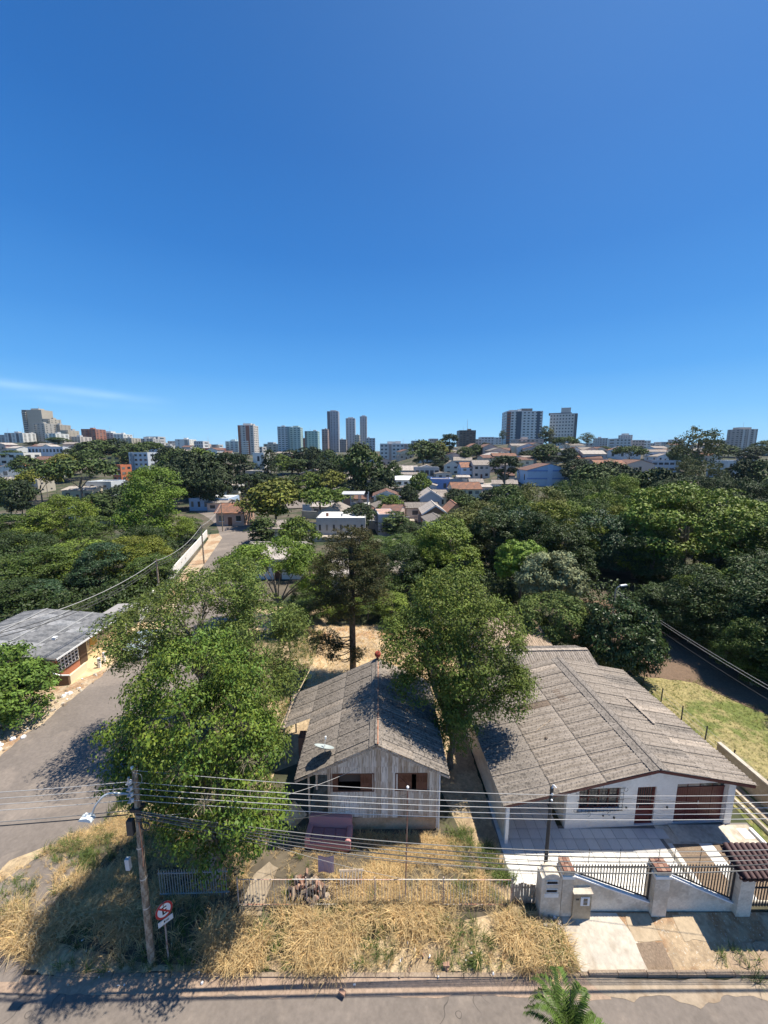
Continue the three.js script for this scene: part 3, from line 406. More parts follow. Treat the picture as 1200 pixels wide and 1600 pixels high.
// ---------- wall, railings and gate of the white house ----------
const FD = 12.42;
{
  const w = thing('front_wall_with_railing', 'dirty white garden wall with stepped slopes, brick-capped pillars and black railings', 'garden wall', [0, 0, -FD]);
  const slopeWall = (x0, x1, ya, yb2) => { mesh('sloped_wall', prismG([[x0, -.1], [x1, -.1], [x1, yb2], [x0, ya]], .16).translate(0, 0, -.08), M.wallDirty, w); mesh('coping', boxG(Math.hypot(x1 - x0, ya - yb2) - .04, .05, .22, (x0 + x1) / 2, (ya + yb2) / 2 + .022, 0, 0, 0, Math.atan2(yb2 - ya, x1 - x0)), M.white, w); };
  slopeWall(7.2, 10.3, 1.64, .4); slopeWall(10.85, 13.55, 1.64, .36);
  for (const [x0, x1, cap] of [[6.78, 7.2, 1], [10.3, 10.85, 1], [13.55, 14.1, 0]]) { const p = mesh('pillar', spanG(x0, x1, -.12, 2.02, -.24, .24), M.wallDirty, w);
    mesh('pillar_neck', spanG(x0 - .03, x1 + .03, 1.72, 1.84, -.27, .27), M.plaster, p);
    if (cap) for (let i = 0; i < 3; i++) for (let j = 0; j < 2; j++) mesh('brick', boxG((x1 - x0) / 3 - .015, .07, .25, lerp(x0, x1, (i + .5) / 3), 2.058 + .004 * ((i + j) % 2), -.13 + j * .26), (i + j) % 2 ? M.brick : M.brickPale, p);
    else { mesh('cap', spanG(x0 - .03, x1 + .03, 2.02, 2.1, -.27, .27), M.wallDirty, p); mesh('intercom', spanG(x0 - .06, x0 + .18, 2.1, 2.2, -.1, .1), M.dark, p); } }
  const rail = holder('railing', w), bars = new THREE.CylinderGeometry(.02, .02, 1, 6);
  const run = (x0, x1, yA, yB, n) => { for (let i = 0; i < n; i++) { const x = lerp(x0, x1, (i + .5) / n), y0 = lerp(yA, yB, (i + .5) / n) + .1, o = mesh('bar', bars, M.iron, rail); o.scale.y = 2.06 - y0; o.position.set(x, (2.06 + y0) / 2, 0); } mesh('rail', spanG(x0, x1, 1.93, 1.97, -.018, .018), M.iron, rail); mesh('rail', boxG(Math.hypot(x1 - x0, yA - yB) - .06, .04, .036, (x0 + x1) / 2, (yA + yB) / 2 + .13, 0, 0, 0, Math.atan2(yB - yA, x1 - x0)), M.iron, rail); };
  run(7.22, 10.28, 1.64, .4, 26); run(10.87, 13.53, 1.64, .36, 23);
  mesh('end_post', spanG(10.22, 10.28, .45, 2.05, -.02, .02), M.iron, rail); mesh('end_post', spanG(13.47, 13.53, .4, 2.05, -.02, .02), M.iron, rail);
  // electric fence above the wall
  const ef = holder('electric_fence', w);
  for (const x of [6.2, 7.9, 9.1, 10.6, 11.2, 12.2, 13.3]) mesh('upright', tubeG([V(x, 1.95, -.12), V(x, 2.62, -.12)], .011, .011, 5, false), M.iron, ef);
  for (const y of [2.2, 2.32, 2.44, 2.56]) mesh('strand', wireG(V(6.0, y, -.12), V(14, y, -.12), .02, .004, 6), M.cable, ef);
  const gt = thing('sliding_gate', 'black barred gate under a maroon tiled canopy', 'gate', [14.12, 0, -FD]);
  for (let i = 0; i < 24; i++) { const o = mesh('bar', bars, M.iron, gt); o.scale.y = 1.85; o.position.set(.08 + i * .115, 1.05, 0); }
  for (const y of [.2, 1.0, 1.9]) mesh('rail', spanG(0, 2.8, y - .02, y + .02, -.022, .022), M.iron, gt); mesh('brace', boxG(1.5, .035, .02, .8, 1.5, .03, 0, 0, -.75), M.iron, gt);
  const c = thing('gate_canopy', 'maroon barrel-tiled canopy over the gate', 'canopy', [12.95, 0, -12.1]);
  for (const [bx, bz] of [[.75, -.3], [3.95, -.3]]) mesh('bracket', spanG(bx - .04, bx + .04, 2.1, 2.5, bz - .04, bz + .04), M.iron, c);
  for (const z of [-.4, .0, .38]) mesh('beam', spanG(0, 4.6, 2.48 + z * -.26 - .07, 2.48 + z * -.26, z - .03, z + .03), M.maroonTile, c);
  const tg = new THREE.CylinderGeometry(.085, .1, .36, 8, 1, false, Math.PI / 2, Math.PI).rotateX(Math.PI / 2), th = new THREE.CylinderGeometry(.1, .085, .36, 8, 1, false, -Math.PI / 2, Math.PI).rotateX(Math.PI / 2);
  for (let i = 0; i < 22; i++) for (let j = 0; j < 3; j++) for (const up of [0, 1]) { const o = mesh('roof_tile', up ? tg : th, M.maroonTile, c); const z = -.36 + j * .34; o.position.set(.1 + i * .21 + up * .105, 2.52 - z * .26 + up * .06 + (2 - j) * .012, z); o.rotation.x = .255; o.rotation.z = up ? 0 : 0; }
}
{ // letter-box block, meter cupboard, service pole
  const b = thing('letterbox_block', 'white masonry block with an arched top and two dark letter slots beside the brick-capped pillar', 'letterbox', [0, 0, -FD]);
  const s = new THREE.Shape(); s.moveTo(6.0, -.1); s.lineTo(6.76, -.1); s.lineTo(6.76, 1.72); s.quadraticCurveTo(6.66, 1.72, 6.62, 1.84); s.quadraticCurveTo(6.38, 1.98, 6.14, 1.84); s.quadraticCurveTo(6.1, 1.72, 6.0, 1.72); s.closePath();
  mesh('block', new THREE.ExtrudeGeometry(s, { depth: .42, bevelEnabled: true, bevelSize: .012, bevelThickness: .012, bevelSegments: 1 }).translate(0, 0, -.2), M.wallDirty, b);
  for (const y of [1.1, 1.48]) { mesh('letter_slot', spanG(6.2, 6.58, y, y + .13, .225, .24), M.dark, b); mesh('slot_frame', merge([spanG(6.17, 6.61, y + .13, y + .15, .23, .25), spanG(6.17, 6.61, y - .02, y, .23, .25)]), M.plaster, b); }
  mesh('plate', spanG(6.12, 6.66, .86, 1.02, .232, .24), M.plaster, b);
  const m = thing('meter_cupboard', 'grey concrete meter cupboard with a white two-pane hatch standing against the sloped wall', 'meter box', [7.55, 0, -FD + .2]);
  mesh('body', spanG(-.35, .34, -.1, 1.14, -.11, .12), mapped(T.wallDirty, .95, .005, { color: rgb(.66, .6, .5) }), m); mesh('lid', boxG(.74, .04, .28, 0, 1.16, .01, 0, .06), M.concrete, m);
  const ht = mesh('hatch', spanG(-.08, .26, .62, 1.0, .121, .14), M.white, m); for (const y of [.66, .82]) mesh('pane', spanG(.02, .17, y, y + .13, .141, .148), M.glass, ht); mesh('switch', spanG(-.26, -.14, .86, .92, .121, .132), M.iron, m);
  const p = thing('service_pole', 'slim dark service pole rising behind the letterbox block', 'pole', [6.45, 0, -12.95]);
  mesh('shaft', tubeG([V(0, 0, 0), V(.02, 4.9, 0)], .075, .065, 8, false), std([.07, .065, .06], .8), p); mesh('elbow', tubeG([V(.02, 4.85, 0), V(.06, 5.05, .05), V(.12, 5.0, .12)], .035, .03, 6), M.white, p); for (const y of [4.45, 4.7]) mesh('insulator', new THREE.SphereGeometry(.045, 8, 6).translate(.0, y, .1), M.white, p); mesh('foot_block', boxG(.34, .28, .3, -.25, .14, .05, .5), std([.13, .13, .14], .9), p);
  const q = thing('hydraulic_closer', 'dark gate motor arm lying on the pale patio behind the railing', 'gate motor', [12.5, .03, -13.15], .5); mesh('arm', boxG(.12, .1, .5, 0, .06, 0), M.iron, q); mesh('motor', boxG(.18, .16, .16, 0, .09, -.28), M.cable, q);
}
// ---------- trees ----------
const leafMat = (r, g, b, rough = .92, tr = .32) => new THREE.MeshPhysicalMaterial({ color: rgb(r, g, b), roughness: rough, transmission: tr, thickness: 0, vertexColors: true, specularIntensity: .6, side: THREE.DoubleSide });
const L = {
  privet: leafMat(.115, .172, .02, .6, .12), feather: leafMat(.15, .195, .036, .8, .25), ash: leafMat(.125, .165, .022, .65, .15), conifer: leafMat(.085, .082, .024, .8, .1), dark: leafMat(.042, .07, .018, .42, 0), olive: leafMat(.12, .165, .035, .7, .1), silver: leafMat(.24, .265, .13, .7, .1),
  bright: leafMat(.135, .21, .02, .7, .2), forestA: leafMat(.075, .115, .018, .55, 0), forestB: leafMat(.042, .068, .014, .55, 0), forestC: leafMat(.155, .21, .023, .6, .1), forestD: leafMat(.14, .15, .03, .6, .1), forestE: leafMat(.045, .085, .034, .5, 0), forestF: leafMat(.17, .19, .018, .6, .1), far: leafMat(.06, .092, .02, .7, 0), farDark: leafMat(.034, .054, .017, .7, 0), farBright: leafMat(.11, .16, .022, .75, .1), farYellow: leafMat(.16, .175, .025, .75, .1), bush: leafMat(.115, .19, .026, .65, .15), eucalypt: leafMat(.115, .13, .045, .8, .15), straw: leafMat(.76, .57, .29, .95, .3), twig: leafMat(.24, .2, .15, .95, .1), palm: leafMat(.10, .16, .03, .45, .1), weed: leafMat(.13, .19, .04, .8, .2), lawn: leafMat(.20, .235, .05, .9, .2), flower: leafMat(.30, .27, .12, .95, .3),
};
// leaf-sized folded faces spread over clumps; lobes are ellipsoids {c, r}; every clump sits on or inside a lobe
function foliageG({ lobes, clump, spread = .3, n, leaf, wide = .5, flat = .75, droop = .3, depth = .45, low = -.75, seed = 1, hue = .2, loose = .42, sub = 0, subFill }) {
  const R = rng(seed), g3 = () => { let x, y, z, l; do { x = R() * 2 - 1; y = R() * 2 - 1; z = R() * 2 - 1; l = x * x + y * y + z * z; } while (l > 1 || l < .01); l = Math.sqrt(l); return [x / l, y / l, z / l]; };
  let big = lobes;
  if (sub) { big = lobes; const out = []; for (const l of lobes) { const ar = Math.pow((Math.pow(l.r[0] * l.r[1], 1.6) + Math.pow(l.r[0] * l.r[2], 1.6) + Math.pow(l.r[1] * l.r[2], 1.6)) / 3, 1 / 1.6), m = Math.max(2, Math.round((subFill ?? .95) * 12.57 * ar / (3.14 * sub * sub))); for (let i = 0; i < m; i++) { let u; do u = g3(); while (u[1] < low); const f = .86 + .2 * R(), p = [0, 1, 2].map((q) => l.c[q] + u[q] * (l.r[q] - sub * .55) * f); if (lobes.some((q) => q !== l && [0, 1, 2].reduce((t, k) => t + ((p[k] - q.c[k]) / q.r[k]) ** 2, 0) < .5)) continue; const r = sub * (.6 + .75 * R()); out.push({ c: p, r: [r, r * (.62 + .3 * R()), r], out: u }); } } lobes = out; }
  const clumps = [], area = lobes.map(({ r }) => Math.pow((Math.pow(r[0] * r[1], 1.6) + Math.pow(r[0] * r[2], 1.6) + Math.pow(r[1] * r[2], 1.6)) / 3, 1 / 1.6));
  lobes.forEach((l, li) => {
    const m = Math.max(3, Math.round(spread * 12.57 * area[li] / (clump * clump))), tone = .76 + .48 * R(), lw = R();
    for (let i = 0; i < m; i++) {
      let u; do u = g3(); while (u[1] < (sub ? -.25 : low) || (l.out && u[0] * l.out[0] + u[1] * (l.out[1] + .4) + u[2] * l.out[2] < -.35));
      const f = 1 - (sub ? .3 : depth) * Math.pow(R(), 1.7), wob = .88 + .24 * R(), p = [0, 1, 2].map((q) => l.c[q] + u[q] * l.r[q] * f * wob);
      if (!sub && lobes.some((q, qi) => qi !== li && [0, 1, 2].reduce((t, k) => t + ((p[k] - q.c[k]) / q.r[k]) ** 2, 0) < .35)) continue;
      clumps.push({ p, r: clump * (.65 + .7 * R()), u, tone: tone * (.88 + .24 * R()), warm: lw * .6 + R() * .4 });
    }
  });
  const w = clumps.reduce((s, c) => s + c.r * c.r, 0), pos = [], nor = [], col = [], idx = []; let k = 0;
  for (const c of clumps) {
    const cnt = Math.round(n * c.r * c.r / w);
    for (let i = 0; i < cnt; i++) {
      const a = g3(), up = R() < .72 ? Math.abs(a[1]) : a[1], rr = c.r * (.35 + .65 * Math.pow(R(), .6)), x = c.p[0] + a[0] * rr, y = c.p[1] + up * rr * flat, z = c.p[2] + a[2] * rr;
      const q = g3(), n0 = V(a[0] * .8 + c.u[0] * .35 + q[0] * loose, up * .7 + .22 + q[1] * loose, a[2] * .8 + c.u[2] * .35 + q[2] * loose).normalize();
      const q2 = g3(), t = V(a[0] * .6 + q2[0], -droop * 1.6 + q2[1] * .6, a[2] * .6 + q2[2]); t.addScaledVector(n0, -t.dot(n0)).normalize(); const b = V().crossVectors(n0, t), s = leaf * (.65 + .7 * R()), hw = s * wide * .5, fold = hw * .35;
      pos.push(x - t.x * s * .5, y - t.y * s * .5, z - t.z * s * .5, x + b.x * hw + n0.x * fold, y + b.y * hw + n0.y * fold, z + b.z * hw + n0.z * fold, x + t.x * s * .5, y + t.y * s * .5, z + t.z * s * .5, x - b.x * hw + n0.x * fold, y - b.y * hw + n0.y * fold, z - b.z * hw + n0.z * fold);
      const tone = c.tone * (.72 + .56 * R()), yel = (R() - .5) * hue + (c.warm - .5) * hue * .8, cr = tone * (1 + yel * 1.1), cg = tone * (1 + yel * .25), cb = tone * (1 - yel * .6);
      for (let v = 0; v < 4; v++) { nor.push(n0.x, n0.y, n0.z); col.push(cr, cg, cb); }
      idx.push(k, k + 2, k + 1, k, k + 3, k + 2); k += 4;
    }
  }
  const g = new THREE.BufferGeometry(); g.setAttribute('position', new THREE.Float32BufferAttribute(pos, 3)); g.setAttribute('normal', new THREE.Float32BufferAttribute(nor, 3)); g.setAttribute('color', new THREE.Float32BufferAttribute(col, 3)); g.setIndex(idx); return g;
}
function limbsG(base, h0, targets, r0, seed) {                              // bent tapering limbs from a fork to points in the crown, twigs on them
  const R = rng(seed), out = [];
  for (const t of targets) { const a = V(base[0], base[1] + h0 * (.8 + .35 * R()), base[2]), b = V(...t), m = a.clone().lerp(b, .5).add(V((R() - .5) * .8, .15 * b.distanceTo(a) * R(), (R() - .5) * .8)); out.push(tubeG([a, m, b], r0, r0 * .22, 5));
    for (let k = 0; k < 3; k++) { const s = m.clone().lerp(b, R() * .9), e = s.clone().add(V((R() - .5) * 1.6, .3 + R() * .9, (R() - .5) * 1.6)); out.push(tubeG([s, s.clone().lerp(e, .5).add(V((R() - .5) * .3, .1, (R() - .5) * .3)), e], r0 * .32, r0 * .07, 4)); } }
  return merge(out);
}
function trunkG(h, r0, r1, seed, lean = .3) { const R = rng(seed), p = []; for (let i = 0; i <= 4; i++) p.push(V((R() - .5) * lean * i / 4, h * i / 4 - (i ? 0 : .25), (R() - .5) * lean * i / 4)); return tubeG(p, r0, r1, 8); }
function makeTree(name, label, [x, d], { fol, mat, trunkH, r0 = .2, limbs = 9, seed = 3, category = 'tree', group, barkMat = M.bark, crownName = 'crown' }) {
  const t = thing(name, label, category, [x, H(x, d), -d], 0, group), R = rng(seed * 31);
  mesh('trunk', trunkG(trunkH, r0, r0 * .72, seed), barkMat, t);
  const tg = []; for (let i = 0; i < limbs; i++) { const l = fol.lobes[i % fol.lobes.length], a = R() * 6.28, e = R() * .9 - .1; tg.push([l.c[0] + Math.cos(a) * l.r[0] * .75 * Math.cos(e), l.c[1] + Math.sin(e) * l.r[1] * .7, l.c[2] + Math.sin(a) * l.r[2] * .75 * Math.cos(e)]); }
  if (limbs) mesh('branches', limbsG([0, 0, 0], trunkH, tg, r0 * .62, seed + 5), barkMat, t);
  const c = mesh(crownName, foliageG({ seed, ...fol }), mat, t);
  return t;
}
function tufts(parent, name, spots, mat, seed, len = .45, blades = 26) { const R = rng(seed); for (const s of spots) { const pos = [], nor = [], col = [], idx = []; let k = 0; for (let i = 0; i < blades; i++) { const a = R() * 6.28, e = R() * 1.3 - .1, dir = V(Math.cos(a) * Math.cos(e), Math.sin(e), Math.sin(a) * Math.cos(e)), l = len * (.5 + .7 * R()), b = V(-dir.z, .2, dir.x).normalize().multiplyScalar(.0055), m = dir.clone().multiplyScalar(l * .6), t = dir.clone().multiplyScalar(l).add(V(0, -l * .3, 0)), c = .7 + .6 * R();
    for (const p of [b.clone().negate(), b, m.clone().add(b), t, m.clone().sub(b)]) { pos.push(p.x, p.y, p.z); nor.push(0, 1, 0); col.push(c, c, c * .95); } idx.push(k, k + 1, k + 2, k, k + 2, k + 4, k + 4, k + 2, k + 3); k += 5; }
    const g = new THREE.BufferGeometry(); g.setAttribute('position', new THREE.Float32BufferAttribute(pos, 3)); g.setAttribute('color', new THREE.Float32BufferAttribute(col, 3)); g.setIndex(idx); g.computeVertexNormals(); const o = mesh(name, g, mat, parent); o.position.set(...s); } }

// the trees that stand near enough to be told apart
{
  const t = makeTree('privet_tree', 'big spreading bright green tree hanging over the street-corner utility pole', [-7.0, 13.4], { mat: L.privet, trunkH: 2.6, r0: .26, limbs: 16, seed: 71, fol: { lobes: [{ c: [.1, 8.3, .2], r: [2.5, 2.7, 2.4] }, { c: [-1.5, 6.0, -.5], r: [2.3, 2.2, 2.2] }, { c: [1.7, 5.6, .5], r: [1.9, 2.0, 2.1] }, { c: [.6, 4.3, .5], r: [2.2, 1.8, 1.8] }, { c: [2.3, 4.2, 1.0], r: [1.0, 1.5, 1.0] }, { c: [1.4, 2.9, 1.1], r: [1.0, 1.0, .9] }, { c: [-2.4, 4.4, -.9], r: [1.2, 1.2, 1.3] }, { c: [-.3, 5.5, -1.9], r: [2.2, 2.2, 1.6] }, { c: [-2.7, 7.0, .3], r: [.9, .8, .9] }], hue: .38, sub: .8, subFill: .95, clump: .35, spread: .5, n: 66000, leaf: .13, wide: .48, droop: .5, depth: .4 } });
  tufts(t, 'air_plant', [[-.75, 8.7, 1.9], [-1.3, 8.1, 1.9], [2.2, 8.1, 1.2], [2.4, 7.1, 1.7], [2.6, 6.4, 1.9], [2.8, 5.7, 1.7], [.3, 7.4, 2.5], [-2.5, 7.5, 1.3], [1.2, 6.3, 2.6], [2.9, 4.9, 1.4]], L.twig, 12, .5, 60);
  t.scale.set(.94, .99, .94);
}
makeTree('feathery_tree', 'wide light green feathery tree along the side street behind the big corner tree', [-11.0, 21.9], { mat: L.feather, trunkH: 3.8, r0: .2, limbs: 16, seed: 81, fol: { lobes: [{ c: [0, 8.0, 0], r: [3.4, 2.4, 3.2] }, { c: [-2.7, 7.4, .4], r: [2.3, 2.1, 2.8] }, { c: [3.4, 7.0, .2], r: [2.4, 2.3, 2.7] }, { c: [1.2, 9.2, -1], r: [2.4, 1.7, 2.2] }, { c: [4.0, 4.7, 1.2], r: [1.7, 1.8, 1.6] }, { c: [-3.2, 5.8, .6], r: [1.5, 1.5, 1.8] }, { c: [.5, 5.8, 2.0], r: [2.6, 1.8, 1.6] }], sub: 1.0, subFill: 1.1, clump: .45, spread: .5, n: 48000, leaf: .19, wide: .34, flat: .5, droop: .15, depth: .6, loose: .8, hue: .25 } });
makeTree('vase_shaped_tree', 'open light green tree whose forked limbs show beyond the feathery tree', [-10.9, 37.5], { mat: L.bright, trunkH: 2.2, r0: .15, limbs: 9, seed: 91, barkMat: M.bark, fol: { lobes: [{ c: [0, 7.2, 0], r: [3.8, 1.6, 3.4] }, { c: [-3.2, 6.3, .3], r: [2.4, 1.5, 2.4] }, { c: [3.0, 6.2, .4], r: [2.4, 1.6, 2.4] }, { c: [4.2, 4.2, .6], r: [1.5, 1.3, 1.5] }, { c: [-4.3, 4.8, .4], r: [1.5, 1.1, 1.5] }], sub: .9, clump: .5, spread: .5, n: 20000, leaf: .25, wide: .45, flat: .6, depth: .35, low: -.5 } });
{
  const fol = { lobes: [{ c: [-.2, 10.2, 0], r: [2.1, 1.9, 2.0] }, { c: [1.2, 8.7, .3], r: [1.9, 1.5, 1.8] }, { c: [-1.4, 8.6, .3], r: [1.8, 1.6, 1.8] }, { c: [.3, 7.6, 1.2], r: [1.9, 1.4, 1.5] }, { c: [1.9, 6.9, .2], r: [1.3, 1.0, 1.3] }, { c: [-1.9, 6.7, .4], r: [1.4, 1.2, 1.4] }, { c: [-.6, 5.6, .9], r: [1.4, .9, 1.2] }, { c: [-2.2, 2.9, .4], r: [1.25, .95, 1.0] }, { c: [-1.2, 2.3, 1.1], r: [.9, .7, .8] }, { c: [.6, 2.1, .8], r: [.6, .6, .6] }], clump: .46, spread: .42, n: 36000, leaf: .2, wide: .24, flat: .7, droop: .1, depth: .7, loose: .9, hue: .5 };
  makeTree('conifer_tree', 'tall dark olive conifer with a straight trunk behind the plank house', [-2.5, 28.6], { mat: L.conifer, trunkH: 11, r0: .27, limbs: 0, seed: 101, fol, barkMat: mapped(T.bark, 1, .01, { color: rgb(.6, .55, .5) }) });
  const t = scene.children[scene.children.length - 1], R = rng(9), out = []; for (const l of fol.lobes) for (let k = 0; k < 7; k++) { const b = V(l.c[0] + (R() - .5) * 1.7 * l.r[0], l.c[1] + (R() - .5) * 1.3 * l.r[1], l.c[2] + (R() - .5) * 1.7 * l.r[2]), a = V(0, Math.min(10.6, Math.max(1.4, b.y - .2 - R() * .9)), 0); out.push(tubeG([a, a.clone().lerp(b, .55).add(V(0, -.25, 0)), b], .055, .012, 4)); }
  mesh('branches', merge(out), M.bark, t);
}
makeTree('ash_tree', 'leafy mid-green tree growing in the gap between plank house and white house', [3.75, 19.2], { mat: L.ash, trunkH: 3.0, r0: .2, limbs: 20, seed: 111, fol: { lobes: [{ c: [-.2, 9.5, 0], r: [2.3, 1.9, 2.1] }, { c: [-1.9, 7.7, .3], r: [1.7, 1.9, 1.8] }, { c: [1.8, 8.2, .2], r: [1.8, 1.8, 1.9] }, { c: [.2, 7.0, 1.0], r: [2.3, 2.0, 1.6] }, { c: [2.3, 6.0, .5], r: [1.5, 1.4, 1.5] }, { c: [-1.5, 5.6, .6], r: [1.5, 1.3, 1.4] }, { c: [.6, 4.7, .9], r: [1.6, 1.3, 1.2] }, { c: [2.9, 4.7, .8], r: [1.0, .9, 1.0] }, { c: [.2, 2.9, .7], r: [1.0, 1.2, .9] }, { c: [0, 7.5, -1.6], r: [2.2, 2.2, 1.3] }], sub: .75, subFill: 1.3, clump: .36, spread: .5, n: 66000, leaf: .145, wide: .42, droop: .35, depth: .5 } });
makeTree('glossy_round_tree', 'round dark glossy-leaved tree by the far corner of the white house roof', [18.4, 28.2], { mat: L.dark, trunkH: 1.0, r0: .2, limbs: 8, seed: 121, fol: { lobes: [{ c: [0, 3.6, 0], r: [2.5, 2.7, 2.4] }, { c: [.9, 2.6, .5], r: [2.0, 1.9, 1.9] }, { c: [-1.0, 2.9, .3], r: [1.8, 1.9, 1.9] }], sub: .6, clump: .34, spread: .5, subFill: 1.5, n: 26000, leaf: .21, wide: .52, depth: .25, low: -.95, droop: .5 } });
makeTree('olive_round_tree', 'rounded olive-green tree with pale twigs behind the rear roof wing', [14.5, 31.2], { mat: L.olive, trunkH: 1.2, r0: .2, limbs: 10, seed: 131, fol: { lobes: [{ c: [0, 3.7, 0], r: [2.7, 2.0, 2.4] }, { c: [-1.2, 2.7, .6], r: [1.9, 1.7, 1.8] }, { c: [1.4, 2.9, .4], r: [1.9, 1.7, 1.8] }], sub: .6, subFill: 1.5, clump: .34, spread: .5, n: 22000, leaf: .23, wide: .4, depth: .3, low: -.9, droop: .05 } });
makeTree('silver_leaved_tree', 'pale silvery-leaved tree in front of the dark wood', [17.0, 39], { mat: L.silver, trunkH: 2, r0: .2, limbs: 8, seed: 141, fol: { lobes: [{ c: [.4, 5.3, .5], r: [2.7, 2.0, 2.2] }, { c: [1.6, 4.2, .8], r: [2.0, 1.7, 1.7] }, { c: [-1.2, 4.3, .4], r: [1.8, 1.6, 1.6] }], sub: .7, subFill: 1.3, clump: .4, spread: .5, n: 14000, leaf: .28, wide: .5, depth: .3, low: -.9 } });
makeTree('yellow_tipped_tree', 'fresh yellow-green tree peeping over the silvery-leaved tree', [15.6, 42], { mat: L.bright, trunkH: 2.5, r0: .2, limbs: 6, seed: 143, fol: { lobes: [{ c: [0, 6.0, 0], r: [2.4, 1.7, 2] }, { c: [-1.4, 5.0, .2], r: [1.5, 1.5, 1.6] }], clump: .55, spread: .5, n: 8000, leaf: .32, wide: .5, depth: .3 } });
makeTree('roadside_bush', 'leafy bright green bush on the soil verge beside the side street', [-25.2, 23.6], { category: 'bush', mat: L.bush, trunkH: .6, r0: .12, limbs: 8, seed: 151, crownName: 'foliage', fol: { lobes: [{ c: [-.8, 2.6, 0], r: [2.6, 2.0, 2.2] }, { c: [1.3, 1.9, .4], r: [1.9, 1.7, 1.9] }, { c: [-.2, 1.4, 1.4], r: [2.0, 1.3, 1.3] }], sub: .75, clump: .4, spread: .5, n: 16000, leaf: .22, wide: .5, depth: .35, low: -.9 } });

// woods: a few crowns of each kind, set out tree by tree
const forestKinds = [];
{
  const defs = [
    { lobes: [{ c: [0, 6.6, 0], r: [4.6, 4.4, 4.4] }, { c: [-2.9, 4.6, .8], r: [2.8, 3.2, 3] }, { c: [3.0, 4.4, .8], r: [2.8, 3.2, 3] }, { c: [.2, 3.6, 2.8], r: [3.2, 3.0, 2.4] }], sub: 1.25, clump: .6, spread: .5, n: 23000, leaf: .25, wide: .55, low: -.55 },
    { lobes: [{ c: [.6, 8.4, 0], r: [3.2, 3.2, 3.1] }, { c: [-2.2, 5.6, .6], r: [2.7, 3.2, 2.7] }, { c: [2.4, 4.8, 1.0], r: [2.7, 3.2, 2.6] }, { c: [-.4, 3.0, 1.8], r: [3.0, 2.8, 2.3] }], sub: 1.05, clump: .52, spread: .5, n: 22000, leaf: .24, wide: .5, low: -.7 },
    { lobes: [{ c: [0, 8.8, 0], r: [2.6, 3.4, 2.6] }, { c: [-1.3, 5.2, .8], r: [2.6, 3.6, 2.5] }, { c: [1.6, 4.6, .6], r: [2.4, 3.4, 2.4] }, { c: [.2, 2.4, 1.2], r: [2.7, 2.4, 2.2] }], sub: .85, clump: .46, spread: .5, n: 21000, leaf: .23, wide: .55, low: -.8, droop: .6 },
    { lobes: [{ c: [0, 6.4, 0], r: [5.0, 2.8, 4.8] }, { c: [-3.2, 4.6, 1.2], r: [2.8, 2.8, 2.8] }, { c: [3.2, 4.7, 1.0], r: [2.9, 2.8, 2.8] }, { c: [0, 3.6, 3.2], r: [3.4, 2.8, 2.2] }, { c: [0, 2.0, 3.4], r: [3.4, 1.6, 2.0] }], sub: 1.05, clump: .5, spread: .55, n: 32000, leaf: .24, wide: .5, flat: .65, low: -.5 },
  ];
  defs.forEach((f, i) => { const tops = f.lobes.map((l) => l.c[1] + l.r[1]); forestKinds.push({ crown: foliageG({ seed: 200 + i, ...f }), trunk: trunkG(5.5, .24, .16, 300 + i, .6), limbs: limbsG([0, 0, 0], 4, f.lobes.map((l) => [l.c[0], l.c[1] + .4, l.c[2]]), .16, 310 + i), top: Math.max(...tops), wide: Math.max(...f.lobes.map((l) => Math.abs(l.c[0]) + l.r[0])) }); });
}
const spun = rng(4242);
function standTree(name, label, kind, mat, px, yTop, d, rad, group, base) {   // set up by where its top shows and how far off it is
  const x = side(px, yTop, d), y0 = base ?? H(x, d), h = Math.max(2.2, elev(yTop, d) - y0), k = kind, t = thing(name, label, 'tree', [x, y0, -d], spun() * 6.28, group);
  t.scale.set(rad / k.wide, h / k.top, rad / k.wide);
  mesh('trunk', k.trunk, M.bark, t); if (k.limbs) mesh('branches', k.limbs, M.bark, t); mesh('crown', k.crown, mat, t); return t;
}
